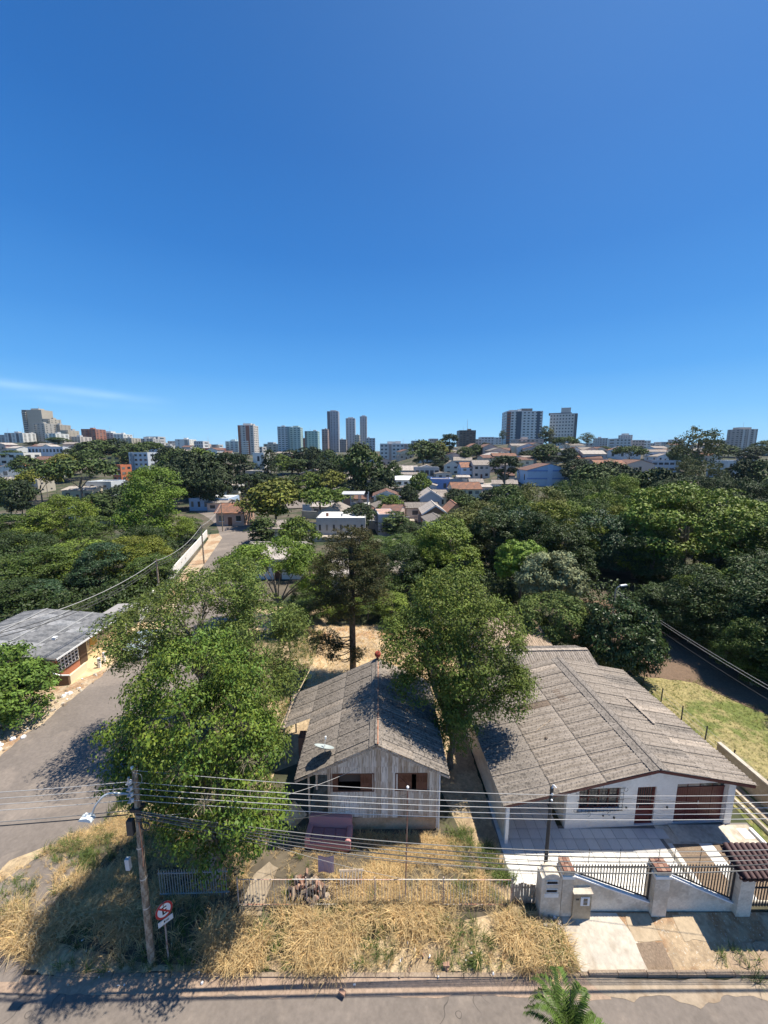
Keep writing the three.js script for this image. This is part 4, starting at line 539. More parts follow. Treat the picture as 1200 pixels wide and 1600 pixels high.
{
  const FM = [L.forestA, L.forestB, L.forestC, L.forestD, L.forestE, L.forestF];
  const look = ['mid green', 'dark green', 'fresh green', 'pale olive', 'bluish dark green', 'yellow-green'];
  const right = [ // px, top row, depth, crown radius, shape, leaf
    [640, 850, 45, 3.4, 1, 1], [668, 842, 49, 3.6, 2, 1], [700, 806, 48, 4.6, 2, 2], [722, 792, 56, 4.6, 2, 3], [756, 782, 60, 4.8, 1, 3], [644, 818, 64, 3.6, 1, 1], [678, 826, 46, 3.0, 1, 2],
    [770, 790, 53, 4.4, 2, 1], [800, 770, 64, 5.2, 0, 0], [842, 757, 68, 6, 0, 3], [815, 792, 54, 4.6, 2, 4], [858, 780, 56, 5, 1, 5], [845, 800, 51, 4, 1, 1], [900, 764, 70, 5.5, 0, 0], [902, 786, 55, 4.8, 1, 2], [950, 772, 64, 5.4, 3, 2], [890, 812, 50, 4, 2, 1], [940, 796, 53, 4.6, 2, 4], [968, 790, 57, 4.5, 1, 5], [930, 780, 60, 4.5, 1, 0],
    [1000, 800, 52, 5, 2, 0], [990, 772, 72, 5, 0, 1], [928, 746, 92, 6, 0, 0], [968, 744, 96, 6, 3, 2], [890, 748, 90, 5, 0, 0], [1022, 828, 47, 4, 2, 1],
    [1150, 790, 50, 5, 1, 1], [1190, 800, 45, 5, 2, 0], [1120, 886, 37, 3.6, 0, 2], [1165, 900, 36, 3.8, 2, 1], [1200, 862, 36, 4.2, 2, 1], [1140, 940, 33, 2.8, 0, 0], [1240, 872, 31, 4.6, 2, 1], [1300, 848, 28, 5, 1, 1], [1370, 846, 25, 5, 2, 1], [1450, 840, 22, 5.2, 1, 0], [1240, 820, 42, 6, 1, 0], [1210, 782, 55, 6, 0, 1], [1225, 990, 26.5, 2.6, 1, 0],
    [1075, 915, 38, 3.2, 2, 1], [1030, 920, 39.5, 2.8, 1, 1], [1092, 886, 33.5, 3.6, 1, 1], [1150, 905, 31, 3.2, 2, 1], [1205, 908, 29, 3.6, 1, 1], [1048, 912, 36.5, 3.0, 2, 1], [1190, 968, 27, 2.4, 1, 0], [1096, 790, 57, 5, 0, 0], [1265, 900, 27, 4, 2, 1], [880, 900, 44.5, 2.6, 1, 1], [780, 905, 44, 2.6, 2, 1],
    [1040, 748, 84, 5.5, 1, 1], [1085, 744, 86, 6, 0, 1], [1126, 745, 84, 5.6, 1, 1], [1165, 748, 80, 6, 0, 1], [1198, 752, 76, 6, 1, 1], [1150, 775, 62, 5.5, 1, 1], [1195, 782, 58, 5.5, 2, 1],
  ];
  right.forEach(([px, y, d, r, k, m]) => standTree('woodland_tree', look[m] + ' ' + ['broad', 'uneven', 'creeper-hung', 'flat-topped'][k] + ' tree in the wood beyond the white house', forestKinds[k], FM[m], px, y, d, r, 'trees of the wood beyond the white house'));
  standTree('great_dome_tree', 'huge bright domed tree standing out of the wood beside the dirt road', forestKinds[3], L.forestC, 1082, 762, 50, 9.6);
  const left = [[20, 905, 38, 3.6, 1, 1], [-30, 870, 42, 5, 0, 0], [72, 852, 46, 4.6, 1, 0], [120, 842, 49, 4.6, 2, 2], [165, 846, 48, 4.2, 1, 4], [30, 832, 52, 5, 0, 1], [205, 836, 51, 4.4, 0, 5], [236, 866, 46, 3.4, 2, 0], [232, 846, 54, 3.8, 1, 2], [60, 905, 40, 2.6, 2, 4], [185, 905, 43, 2.6, 2, 1], [100, 772, 66, 5.2, 0, 2], [58, 790, 62, 4.6, 1, 2], [18, 802, 60, 4.6, 1, 0], [140, 806, 60, 4.4, 1, 0], [272, 806, 68, 4.0, 0, 2], [296, 808, 74, 3.0, 2, 0], [-25, 815, 58, 5, 0, 1], [225, 822, 56, 4.4, 1, 1]];
  left.forEach(([px, y, d, r, k, m]) => standTree('copse_tree', look[m] + ' ' + ['broad', 'uneven', 'tall', 'flat-topped'][k] + ' tree in the copse behind the low grey-roofed house', forestKinds[k], FM[m], px, y, d, r, 'trees of the copse behind the low grey-roofed house'));
  standTree('lime_green_tree', 'large round lime-green tree rising above the copse', forestKinds[1], L.bright, 238, 728, 68, 7.4);
}
{ // dark undergrowth closing the edge of the woods
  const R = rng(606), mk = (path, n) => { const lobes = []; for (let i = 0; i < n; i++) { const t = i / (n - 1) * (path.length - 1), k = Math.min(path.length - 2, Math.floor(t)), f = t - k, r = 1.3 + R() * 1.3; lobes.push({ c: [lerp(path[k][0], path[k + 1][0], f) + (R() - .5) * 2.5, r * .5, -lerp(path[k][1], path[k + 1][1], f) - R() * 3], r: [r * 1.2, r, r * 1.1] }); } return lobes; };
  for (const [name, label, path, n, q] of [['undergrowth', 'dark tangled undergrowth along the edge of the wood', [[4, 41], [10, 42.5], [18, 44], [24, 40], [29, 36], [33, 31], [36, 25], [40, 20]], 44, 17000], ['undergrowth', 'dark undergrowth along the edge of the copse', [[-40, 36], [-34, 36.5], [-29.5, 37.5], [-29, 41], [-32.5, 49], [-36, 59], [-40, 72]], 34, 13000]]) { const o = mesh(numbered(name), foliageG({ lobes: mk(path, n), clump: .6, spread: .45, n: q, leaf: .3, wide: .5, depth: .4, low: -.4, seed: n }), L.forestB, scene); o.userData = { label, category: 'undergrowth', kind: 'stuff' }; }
}
// trees among the houses further off
const farKinds = [];
{
  const defs = [
    { lobes: [{ c: [0, 6.5, 0], r: [4, 3, 4] }, { c: [-2, 5, 1], r: [2.6, 2.4, 2.6] }, { c: [2.2, 5.2, .6], r: [2.6, 2.4, 2.6] }, { c: [0, 3.2, 1.4], r: [3, 2.2, 2.4] }], sub: 1.5, clump: .8, spread: .5, n: 3600, leaf: .66, wide: .6, depth: .35, low: -.8 },
    { lobes: [{ c: [0, 6.2, 0], r: [5, 1.7, 5] }, { c: [-3, 5.4, .6], r: [2.4, 1.3, 2.4] }, { c: [3, 5.5, 0], r: [2.4, 1.4, 2.4] }], sub: 1.1, clump: .7, spread: .5, n: 3000, leaf: .6, wide: .6, depth: .3, low: -.3, flat: .6 },
    { lobes: [{ c: [0, 8, 0], r: [2, 2.6, 2] }, { c: [0, 5, .3], r: [2.6, 3, 2.6] }, { c: [0, 2.6, .2], r: [2.4, 1.8, 2.4] }], clump: .8, spread: .6, n: 2600, leaf: .6, wide: .55, depth: .35, low: -.9 },
    { lobes: [{ c: [0, 9.4, 0], r: [2.6, .75, 2.6] }, { c: [-2.2, 8.4, 0], r: [1.3, .6, 1.4] }, { c: [2.1, 8.5, .2], r: [1.3, .6, 1.4] }, { c: [-1.4, 7.0, .8], r: [1.2, .55, 1.1] }, { c: [1.5, 6.8, .4], r: [1.2, .6, 1.1] }, { c: [.4, 5.4, 1], r: [1.2, .6, 1.1] }], clump: .62, spread: .7, n: 2200, leaf: .5, wide: .5, depth: .4, low: -.9, flat: .6 },
    { lobes: [{ c: [0, 9.5, 0], r: [2.8, 1.8, 2.6] }, { c: [-3, 7.6, .2], r: [2.2, 1.4, 2] }, { c: [3, 7.8, 0], r: [2.3, 1.4, 2] }, { c: [1.2, 6.2, .6], r: [2.4, 1.5, 2] }, { c: [-1.4, 5.2, .6], r: [2, 1.2, 1.8] }], clump: .75, spread: .36, n: 3200, leaf: .42, wide: .45, depth: .6, low: -.9, loose: .9 },
  ];
  defs.forEach((f, i) => farKinds.push({ crown: foliageG({ seed: 400 + i, ...f }), trunk: trunkG(i >= 3 ? 9 : 4.5, .22, .12, 410 + i, .4), limbs: limbsG([0, 0, 0], i >= 3 ? 5 : 3.2, f.lobes.map((l) => l.c), .12, 420 + i), top: Math.max(...f.lobes.map((l) => l.c[1] + l.r[1])), wide: Math.max(...f.lobes.map((l) => Math.abs(l.c[0]) + l.r[0])) }));
  const [A, U, C, P, E] = farKinds, named = (px, y, d, r, k, m, label, name) => standTree(name ?? 'town_tree', label, k, m, px, y, d, r);
  named(122, 721, 128, 10, U, L.far, 'wide umbrella-shaped tree among the houses above the copse', 'umbrella_tree');
  named(567, 700, 135, 8.2, A, L.far, 'tall dark green tree standing over the hillside houses', 'tall_green_tree');
  named(428, 755, 92, 7.4, A, L.farYellow, 'yellowish domed tree beyond the bend of the side street'); named(500, 766, 90, 5.6, U, L.farBright, 'spreading green tree next to the yellowish domed tree'); named(408, 807, 74, 2.6, C, L.far, 'small round tree at the bend of the side street', 'round_shrub');
  named(466, 812, 64, 3.4, A, L.farBright, 'light green tree in front of the flat white-roofed building'); named(655, 742, 128, 4.3, A, L.farBright, 'round green tree between the blue house and the blue-grey gabled house');
  named(790, 714, 130, 5.6, P, L.farDark, 'dark tiered araucaria in front of the hillside roofs', 'araucaria_tree'); named(352, 708, 150, 4.4, P, L.farDark, 'dark araucaria on the hill beside the concrete block', 'araucaria_tree'); named(374, 711, 145, 4, P, L.farDark, 'slimmer dark araucaria near the concrete block', 'araucaria_tree'); named(388, 742, 105, 4.8, P, L.farDark, 'low spreading araucaria beside the white metal roofs', 'araucaria_tree'); named(703, 679, 250, 6, P, L.farDark, 'lone araucaria silhouetted on the hilltop', 'araucaria_tree');
  named(420, 702, 170, 3.2, C, L.farDark, 'narrow dark conifer by the white hillside building', 'slender_conifer'); named(1096, 667, 150, 11, E, L.eucalypt, 'tall airy eucalyptus rising above the wood', 'eucalyptus_tree'); named(918, 676, 300, 8, E, L.eucalypt, 'airy eucalyptus beside the right-angled white tower', 'eucalyptus_tree'); named(786, 672, 330, 4, E, L.eucalypt, 'thin eucalyptus at the foot of the dark-windowed tower', 'eucalyptus_tree'); named(855, 666, 330, 6, C, L.eucalypt, 'tall tree between the two white towers', 'eucalyptus_tree');
  named(852, 696, 220, 8.5, A, L.far, 'bushy green tree above the light blue hall'); named(662, 691, 240, 11, A, L.far, 'broad dome of dark trees on the hill'); named(690, 688, 260, 7, C, L.farYellow, 'yellowish tall trees beside the broad hill dome'); named(884, 684, 260, 8, U, L.far, 'flat green tree below the white towers');
  named(620, 800, 80, 3.4, C, L.far, 'small garden tree near the grey block house'); named(598, 772, 110, 2.6, C, L.farBright, 'young tree at the unfinished concrete house'); named(610, 776, 98, 3.4, A, L.farBright, 'round tree in front of the two-storey brown-roofed house'); named(536, 762, 115, 3, C, L.farBright, 'banana-like pale shrub by the unfinished concrete house');
  named(870, 712, 210, 5, P, L.farDark, 'dark palm-like tree below the hill houses', 'araucaria_tree');
  const many = [ // px, top, depth, radius, kind, material
    [150, 690, 250, 12, A, L.far], [180, 688, 260, 10, A, L.farDark], [205, 696, 240, 9, A, L.far], [128, 694, 250, 8, A, L.farDark], [90, 684, 380, 10, A, L.far], [60, 690, 360, 9, C, L.farDark], [108, 702, 200, 5, C, L.farDark], [135, 705, 190, 7, U, L.far], [95, 712, 180, 7, A, L.farYellow], [40, 716, 170, 7, A, L.far], [60, 738, 130, 6, U, L.farYellow], [20, 705, 240, 8, A, L.far], [10, 752, 105, 4.5, A, L.far], [28, 755, 100, 4, A, L.farDark],
    [230, 692, 260, 10, U, L.far], [262, 702, 190, 7, A, L.farDark], [285, 708, 150, 7, C, L.farDark], [305, 712, 135, 7, A, L.farDark], [328, 710, 140, 7, C, L.farDark], [275, 704, 180, 8, A, L.far], [310, 703, 210, 9, A, L.farBright], [340, 722, 150, 5, A, L.farDark], [300, 735, 118, 6, A, L.farDark], [330, 738, 115, 5, A, L.farDark], [262, 730, 120, 6, A, L.farDark],
    [455, 703, 240, 7, C, L.farDark], [475, 700, 240, 8, C, L.farDark], [492, 702, 230, 7, A, L.farDark], [512, 706, 220, 7, A, L.far], [440, 712, 230, 6, A, L.farBright], [465, 718, 190, 6, P, L.far], [505, 722, 180, 6, A, L.farDark], [530, 715, 190, 7, A, L.far], [485, 740, 150, 5, A, L.farBright], [520, 738, 150, 6, A, L.farYellow], [548, 752, 130, 5, A, L.farDark], [405, 740, 150, 5, A, L.farDark], [435, 745, 140, 4.5, C, L.far], [455, 742, 150, 4, C, L.far], [392, 722, 180, 5, C, L.farDark], [598, 735, 128, 5, C, L.farDark], [590, 755, 124, 4, A, L.farDark],
    [640, 762, 112, 3.5, A, L.farDark], [714, 766, 118, 4, A, L.farDark], [728, 775, 104, 4.2, A, L.far], [772, 766, 104, 5, A, L.farDark], [798, 760, 100, 5, U, L.far], [745, 696, 260, 5, A, L.far], [760, 693, 270, 5, A, L.farDark], [726, 700, 240, 6, A, L.far], [690, 712, 210, 5, C, L.farDark], [615, 725, 160, 4, A, L.far], [825, 705, 230, 6, A, L.farDark], [900, 720, 160, 7, A, L.farDark], [930, 728, 140, 8, A, L.far], [960, 725, 145, 8, A, L.farDark], [985, 738, 110, 5.5, A, L.farDark], [985, 699, 230, 9, U, L.far], [1020, 738, 105, 6, A, L.far], [1045, 740, 100, 5, A, L.farDark], [1110, 720, 120, 6, E, L.eucalypt], [1075, 715, 140, 6, E, L.eucalypt], [1140, 697, 300, 9, A, L.far], [1175, 700, 260, 8, A, L.farDark], [1195, 690, 320, 10, A, L.far], [1065, 700, 220, 7, A, L.far], [1160, 722, 130, 5, A, L.farDark], [1190, 724, 128, 6, A, L.far], [945, 698, 300, 6, A, L.far], [890, 702, 210, 5, A, L.farDark], [240, 744, 110, 6, A, L.far], [180, 765, 95, 5, A, L.farDark], [150, 775, 90, 5, A, L.far], [205, 756, 100, 5, A, L.farDark],
    [-60, 730, 120, 9, A, L.far], [-80, 700, 220, 12, A, L.farDark], [1260, 735, 110, 9, A, L.far], [1290, 700, 220, 12, A, L.farDark], [1320, 780, 70, 8, A, L.far], [560, 790, 82, 4, A, L.farDark], [585, 838, 66, 3.6, A, L.far], [655, 830, 62, 4, A, L.far], [625, 835, 58, 4, A, L.far], [560, 858, 60, 3.4, A, L.far], [455, 868, 52, 3, A, L.farBright], [480, 905, 43, 2.4, A, L.far], [590, 890, 44, 3.2, A, L.far], [545, 930, 38.5, 1.8, A, L.farBright], [575, 935, 38.6, 2.0, A, L.far], [515, 935, 39, 2.0, A, L.farBright], [480, 940, 39, 2.2, A, L.far], [610, 925, 38, 2.4, A, L.farBright], [455, 950, 36, 2, A, L.farBright],
  ];
  const col = new Map([[L.far, 'mid green'], [L.farDark, 'dark green'], [L.farBright, 'fresh green'], [L.farYellow, 'yellowish green'], [L.eucalypt, 'grey-green']]), shp = new Map([[A, 'rounded'], [U, 'flat-crowned'], [C, 'upright'], [P, 'tiered'], [E, 'open-crowned']]);
  for (const [px, y, d, r, k, m] of many) { const near = d < 70, g = near ? 'trees of the gardens beyond the back field' : d < 175 ? 'trees among the houses' : 'trees on the town hill'; standTree('town_tree', `${col.get(m)} ${shp.get(k)} tree ${near ? 'in the gardens beyond the back field' : d < 175 ? 'among the houses in the valley' : 'on the far side of town near the skyline'}`, near ? forestKinds[[1, 2, 0][Math.round(px) % 3]] : k, near ? (m === L.farBright ? L.forestC : L.forestA) : m, px, y, d, r, g); }
}
// ---------- utility pole, wires, sign ----------
const POLE = [-8.3, -11.05];
const wires = [];
{
  const gy = H(POLE[0], 11.05), t = thing('utility_pole', 'weathered utility pole with insulators, cable bundle and a curved street-lamp arm', 'utility pole', [POLE[0], gy, POLE[1]]);
  t.rotation.z = -.01;
  mesh('shaft', tubeG([V(0, -.3, 0), V(.02, 4, 0), V(.1, 7.85, 0)], .125, .085, 12), M.poleWood, t);
  const rack = mesh('insulator_rack', boxG(.05, .95, .06, -.06, 7.1, .1), M.steel, t);
  for (let k = 0; k < 4; k++) { const y = 7.48 - k * .225; mesh('insulator', new THREE.LatheGeometry([[.0, -.06], [.045, -.06], [.05, -.03], [.028, 0], [.05, .03], [.045, .06], [0, .06]].map((p) => new THREE.Vector2(...p)), 10).translate(.05, y, .17), std([.72, .68, .62], .35), rack); mesh('bracket', boxG(.14, .025, .16, -.03, y - .07, .14), M.steel, rack); }
  const arm = mesh('lamp_arm', tubeG([V(.05, 6.85, .02), V(-.35, 7.0, .12), V(-.75, 7.05, .2), V(-1.05, 6.75, .3), V(-1.2, 6.4, .34)], .032, .03, 8), std([.62, .66, .66], .45, { metalness: .3 }), t);
  mesh('lamp_head', prismG([[-.24, 0], [.18, 0], [.14, .09], [.03, .13], [-.2, .07]], .22).rotateZ(-.1).translate(-1.32, 6.28, .25), std([.68, .74, .75], .4), arm); mesh('photocell', new THREE.CylinderGeometry(.035, .035, .08, 8).translate(-1.36, 6.44, .34), M.white, arm);
  mesh('cross_clamp', boxG(.34, .09, .3, .06, 6.35, 0), M.iron, t); mesh('cable_box', boxG(.14, .42, .12, -.42, 4.2, .05, 0, 0, .04), std([.6, .61, .6], .5), t); mesh('splice_case', boxG(.2, .55, .16, -.2, 5.65, .04), M.cable, t); mesh('copper_strap', tubeG([V(.13, 5.9, .1), V(.17, 5.0, .13), V(.15, 4.2, .13)], .018, .018, 5), mapped(T.rust, .8, 0, { color: rgb(1.8, 1.5, 1.2) }), t);
  mesh('loop_wire', tubeG([V(.12, 7.75, .1), V(.36, 7.7, .12), V(.38, 7.45, .14), V(.16, 7.28, .14)], .009, .009, 5), M.wire, t); mesh('top_insulator', new THREE.SphereGeometry(.06, 8, 6).translate(.06, 7.88, .05), M.white, t);
  for (const y of [4.85, 3.6, 2.4]) mesh('steel_band', new THREE.CylinderGeometry(.118, .12, .05, 12, 1, true).translate(.02, y, 0), M.steel, t);
  mesh('dangling_coil', new THREE.TorusGeometry(.16, .02, 5, 18).translate(.32, 5.75, .1), M.cable, t);
  const ord = ['topmost', 'second', 'third', 'lowest'];
  const pol = (y) => V(POLE[0] + .08, gy + y, POLE[1] + .17);
  for (let k = 0; k < 4; k++) { const y = 7.48 - k * .225; solo('power_line', merge([wireG(pol(y), V(27.5, gy + y - .05, POLE[1] - .1), .92 - k * .015, .011, 26), wireG(pol(y), V(-42, gy + y - .1, POLE[1] - .4), 1.0, .011, 20)]), M.wire, `${ord[k]} of the four pale bare wires strung from the pole's insulator rack`, 'wire', 'bare power wires along the street'); }
  solo('street_lamp_wire', wireG(V(POLE[0] + .1, gy + 7.8, POLE[1] + .05), V(27.5, gy + 7.75, POLE[1] - .1), 1.02, .009, 24), M.wire, 'thin pale wire from the very top of the weathered pole', 'wire');
  const tel = [[6.35, 1.75, .013], [6.3, 1.95, .016], [6.28, 2.15, .011], [6.2, 2.3, .018], [6.15, 2.5, .012], [5.95, 2.35, .01]];
  tel.forEach(([y, s, r], k) => solo('telephone_cable', merge([wireG(V(POLE[0] + .12, gy + y, POLE[1] + .12), V(27.5, gy + y + .1, POLE[1] - .05 - .04 * k), s, r, 24), ...(k % 3 ? [] : [wireG(V(POLE[0] - .12, gy + y, POLE[1] + .12), V(-42, gy + y - .2, POLE[1] - .2), 1.0, r, 16)])]), k % 2 ? M.cable : std([.22, .215, .2], .6), 'sagging telephone cable in the bundle below the bare wires', 'cable', 'sagging telephone cables'));
  solo('house_drop_wire', wireG(V(POLE[0] + .12, gy + 6.1, POLE[1] + .1), V(-1.1, 3.4, -15.55), .55, .009, 12), M.wire, 'service wire running from the weathered pole to the plank house gable', 'wire');
  solo('post_drop_wire', wireG(V(27.5, gy + 7.2, POLE[1]), V(6.47, 4.75, -12.9), .7, .008, 14), M.cable, 'service wire reaching the slim dark service pole', 'wire');
  solo('yard_drop_wire', wireG(V(POLE[0] + .12, gy + 6.0, POLE[1] + .1), V(.84, 4.9, -12.65), .6, .008, 12), M.cable, 'thin wire from the weathered pole to the rusty yard mast', 'wire');
}
{ // the pole the wires run on to stands down the street, out of the picture
  for (const [x, z] of [[27.5, -11.1], [-42, -11.4]]) { const t = thing('street_pole', 'concrete street pole further along the wires', 'utility pole', [x, -.25, z], 0, 'street poles further along'); mesh('shaft', tubeG([V(0, 0, 0), V(0, 8, 0)], .16, .1, 10, false), M.poleConcrete, t); mesh('cross_arm', boxG(.1, .9, .1, .1, 7.2, .1), M.steel, t); }
}
function canvasTex(w, h, draw) { const c = document.createElement('canvas'); c.width = w; c.height = h; draw(c.getContext('2d'), w, h); const t = new THREE.CanvasTexture(c); t.colorSpace = THREE.SRGBColorSpace; return t; }
{
  const x = -7.72, d = 11.08, t = thing('no_parking_sign', 'round red-rimmed no-parking sign with a struck-out letter E and a white plate below', 'road sign', [x, H(x, d), -d], .75);
  mesh('post', tubeG([V(0, -.2, 0), V(.02, 2.45, 0)], .03, .03, 8, false), mapped(T.rust, .7, 0, { color: rgb(.9, 1.3, 1.6) }), t);
  const s = holder('sign', t); s.position.set(.02, 2.2, .045); s.rotation.x = -.22;
  const face = canvasTex(256, 256, (c) => { c.fillStyle = '#b3121c'; c.beginPath(); c.arc(128, 128, 127, 0, 7); c.fill(); c.fillStyle = '#e9e4df'; c.beginPath(); c.arc(128, 128, 98, 0, 7); c.fill(); c.fillStyle = '#141414'; c.font = 'bold 168px sans-serif'; c.textAlign = 'center'; c.textBaseline = 'middle'; c.fillText('E', 130, 134); c.strokeStyle = '#b3121c'; c.lineWidth = 26; c.beginPath(); c.moveTo(60, 60); c.lineTo(196, 196); c.stroke(); });
  mesh('disc', new THREE.CylinderGeometry(.27, .27, .012, 40).rotateX(Math.PI / 2), std([.5, .5, .5], .5, { metalness: .3 }), s); mesh('face', new THREE.CircleGeometry(.268, 40).translate(0, 0, .0085), new THREE.MeshStandardMaterial({ map: face, roughness: .45 }), s);
  const pl = canvasTex(256, 96, (c) => { c.fillStyle = '#d9d6cf'; c.fillRect(0, 0, 256, 96); c.fillStyle = '#2a2a2a'; c.fillRect(96, 24, 26, 40); c.fillRect(130, 30, 60, 12); c.fillRect(130, 50, 60, 12); });
  mesh('plate', boxG(.46, .17, .012, 0, -.375, 0), M.white, s); mesh('plate_face', new THREE.PlaneGeometry(.45, .16).translate(0, -.375, .0085), new THREE.MeshStandardMaterial({ map: pl, roughness: .5 }), s);
}
// ---------- yard of the plank house ----------
{
  const f = thing('white_yard_fence', 'flaking white iron fence with thin bars across the dry yard', 'fence', [0, 0, -12.5]), g = new THREE.CylinderGeometry(.0085, .0085, 1.22, 5), R = rng(61);
  const chip = mapped(T.rust, .8, 0, { color: rgb(1.5, 1.9, 2.2) });
  for (let i = 0; i < 92; i++) { const o = mesh('bar', g, R() < .45 ? chip : M.ironLight, f); o.position.set(-5.7 + i * .117, .66 + (R() - .5) * .03, (R() - .5) * .02); o.rotation.set((R() - .5) * .03, 0, (R() - .5) * .03); }
  for (const [y, r] of [[1.27, .012], [.1, .012]]) for (let k = 0; k < 5; k++) mesh('rail', boxG(2.14, r, .025, -4.65 + k * 2.15, y + (k % 2) * .008 - .01 * k * (y > 1 ? .4 : 0), 0, 0, 0, -.004), k % 2 ? M.ironLight : chip, f);
  for (let k = 0; k < 5; k++) mesh('post', boxG(.035, 1.4, .035, -5.72 + k * 2.68, .65, -.02), chip, f);
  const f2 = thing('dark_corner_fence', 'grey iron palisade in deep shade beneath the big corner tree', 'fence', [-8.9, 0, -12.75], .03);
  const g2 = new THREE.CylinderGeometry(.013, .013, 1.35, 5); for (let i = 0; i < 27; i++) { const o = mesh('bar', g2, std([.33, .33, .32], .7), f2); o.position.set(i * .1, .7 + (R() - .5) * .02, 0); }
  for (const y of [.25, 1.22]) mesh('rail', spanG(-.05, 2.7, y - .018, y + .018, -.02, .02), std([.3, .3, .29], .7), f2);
  const b = thing('board_fence', 'short rough fence of brown boards next to the letterbox block', 'fence', [5.05, 0, -12.62], 0); for (let k = 0; k < 8; k++) mesh('board', boxG(.1, .82 + R() * .2, .02, .05 + k * .115, .45, (R() - .5) * .03, 0, 0, (R() - .5) * .06), M.woodBrown, b); for (const y of [.25, .7]) mesh('rail', boxG(.95, .06, .03, .45, y, -.03), M.woodBrown, b);
  const m = thing('rusty_mast', 'thin rusty mast with a white knob standing in the dry yard', 'mast', [.84, 0, -12.62]); mesh('shaft', tubeG([V(0, -.1, 0), V(.03, 2.6, 0), V(.05, 5.2, 0)], .028, .022, 7), M.rust, m); mesh('knob', new THREE.SphereGeometry(.055, 10, 8).translate(.05, 5.24, 0), M.white, m); mesh('hook', tubeG([V(.05, 4.6, 0), V(.12, 4.5, .02), V(.06, 4.4, .02)], .008, .008, 5), M.iron, m);
  // sofa
  const s = thing('pink_sofa', 'old dusty pink sofa left outside against the plank house foundation', 'sofa', [-2.5, .02, -15.05], -.06), rb = (w, h2, d, x, y, z, rx = 0) => { const q = new THREE.ExtrudeGeometry(new THREE.Shape([[-w / 2 + .04, -h2 / 2], [w / 2 - .04, -h2 / 2], [w / 2, -h2 / 2 + .04], [w / 2, h2 / 2 - .05], [w / 2 - .05, h2 / 2], [-w / 2 + .05, h2 / 2], [-w / 2, h2 / 2 - .05], [-w / 2, -h2 / 2 + .04]].map((p) => new THREE.Vector2(...p))), { depth: d - .06, bevelEnabled: true, bevelSize: .02, bevelThickness: .03, bevelSegments: 2 }); return q.translate(0, 0, -d / 2 + .03).rotateX(rx).translate(x, y, z); };
  mesh('base', rb(1.9, .3, .8, 0, .16, .02), M.sofa, s); mesh('backrest', rb(1.95, .75, .22, 0, .55, -.36, -.14), M.sofa, s); for (const sx of [-1, 1]) mesh('armrest', rb(.2, .52, .82, sx * .92, .33, .03), M.sofa, s); for (let k = 0; k < 3; k++) mesh('seat_cushion', rb(.53, .16, .58, -.54 + k * .54, .38, .08), M.sofaSeat, s);
  // clothes line with a towel
  const a = V(-6.6, 1.5, -14.2), e = V(.82, .95, -12.75); solo('clothes_line', wireG(a, e, .18, .006, 10), M.wire, 'thin clothes line strung across the shaded yard', 'line');
  { const g3 = new THREE.PlaneGeometry(.66, .78, 10, 8), p = g3.attributes.position; for (let i = 0; i < p.count; i++) { const x = p.getX(i), y = p.getY(i); p.setZ(i, .035 * Math.sin(x * 11 + y * 2) * (1 - (y + .39) * .6)); p.setY(i, y - .03 * Math.cos(x * 9)); } g3.computeVertexNormals(); const back = g3.clone().translate(0, 0, -.012); const o = solo('towel', merge([g3, back]), std([.5, .37, .39], .95, { side: THREE.DoubleSide }), 'pale pink towel hanging from the clothes line', 'towel'); o.position.set(-2.42, .68, -13.52); }
  // rubble, pallet, slab, rubbish
  const pile = thing('rubble_heap', 'heap of broken bricks, charred wood and rubble behind the white yard fence', 'rubble heap', [-2.95, 0, -12.95]), chunk = [boxG(.2, .1, .1), boxG(.3, .07, .09), new THREE.DodecahedronGeometry(.1), boxG(.5, .06, .07)], pm = [M.brick, M.dark, M.stone, M.woodBrown, M.brickPale, std([.06, .045, .04], .95)];
  for (let k = 0; k < 70; k++) { const q = Math.pow(R(), .6), an = R() * 6.28, o = mesh('chunk', chunk[Math.floor(R() * 4)], pm[Math.floor(R() * 6)], pile); o.position.set(Math.cos(an) * q * .85, .06 + (1 - q) * .55 * R() + .05, Math.sin(an) * q * .55); o.rotation.set(R() * 3, R() * 3, R() * 3); o.scale.setScalar(.7 + R() * .8); }
  const pal = thing('wooden_pallet', 'grey wooden pallet leaning among the straw behind the white yard fence', 'pallet', [-1.35, 0, -12.95], .06); pal.rotation.x = -.5; for (let k = 0; k < 8; k++) mesh('slat', boxG(.06, .72, .018, -.42 + k * .12, .4, .02), M.woodBrown, pal); for (const y of [.08, .74]) mesh('bearer', boxG(1.0, .07, .05, 0, y, -.02), M.woodC, pal);
  setting('concrete_slab', sheetG([[-5.65, 12.2], [-4.75, 12.2], [-4.55, 13.9], [-5.0, 14.15], [-5.5, 13.6]], .03, .05, 70, .2), mapped(T.concrete, .95, .01, { color: rgb(.62, .56, .48) }));
  setting('path_edge', sheetG([[-6.4, 11.9], [-4.1, 11.85], [-4.1, 11.98], [-6.4, 12.05]], .03, .03, 71, .3), std([.14, .12, .1], .95));
  const tr = thing('rubbish_pile', 'scattered rubbish and broken stones at the foot of the letterbox block', 'rubbish', [6.15, -.06, -11.95]), tm = [M.white, M.iron, M.stone, std([.2, .22, .26], .5), M.concrete, std([.35, .3, .28], .8)]; for (let k = 0; k < 46; k++) { const o = mesh('scrap', chunk[Math.floor(R() * 3)], tm[Math.floor(R() * 6)], tr), q = Math.sqrt(R()), an = R() * 6.28; o.position.set(Math.cos(an) * q * .75, .03 + R() * .12 * (1 - q), Math.sin(an) * q * .28); o.rotation.set(R() * 3, R() * 3, R() * 3); o.scale.setScalar(.35 + R() * .55); }
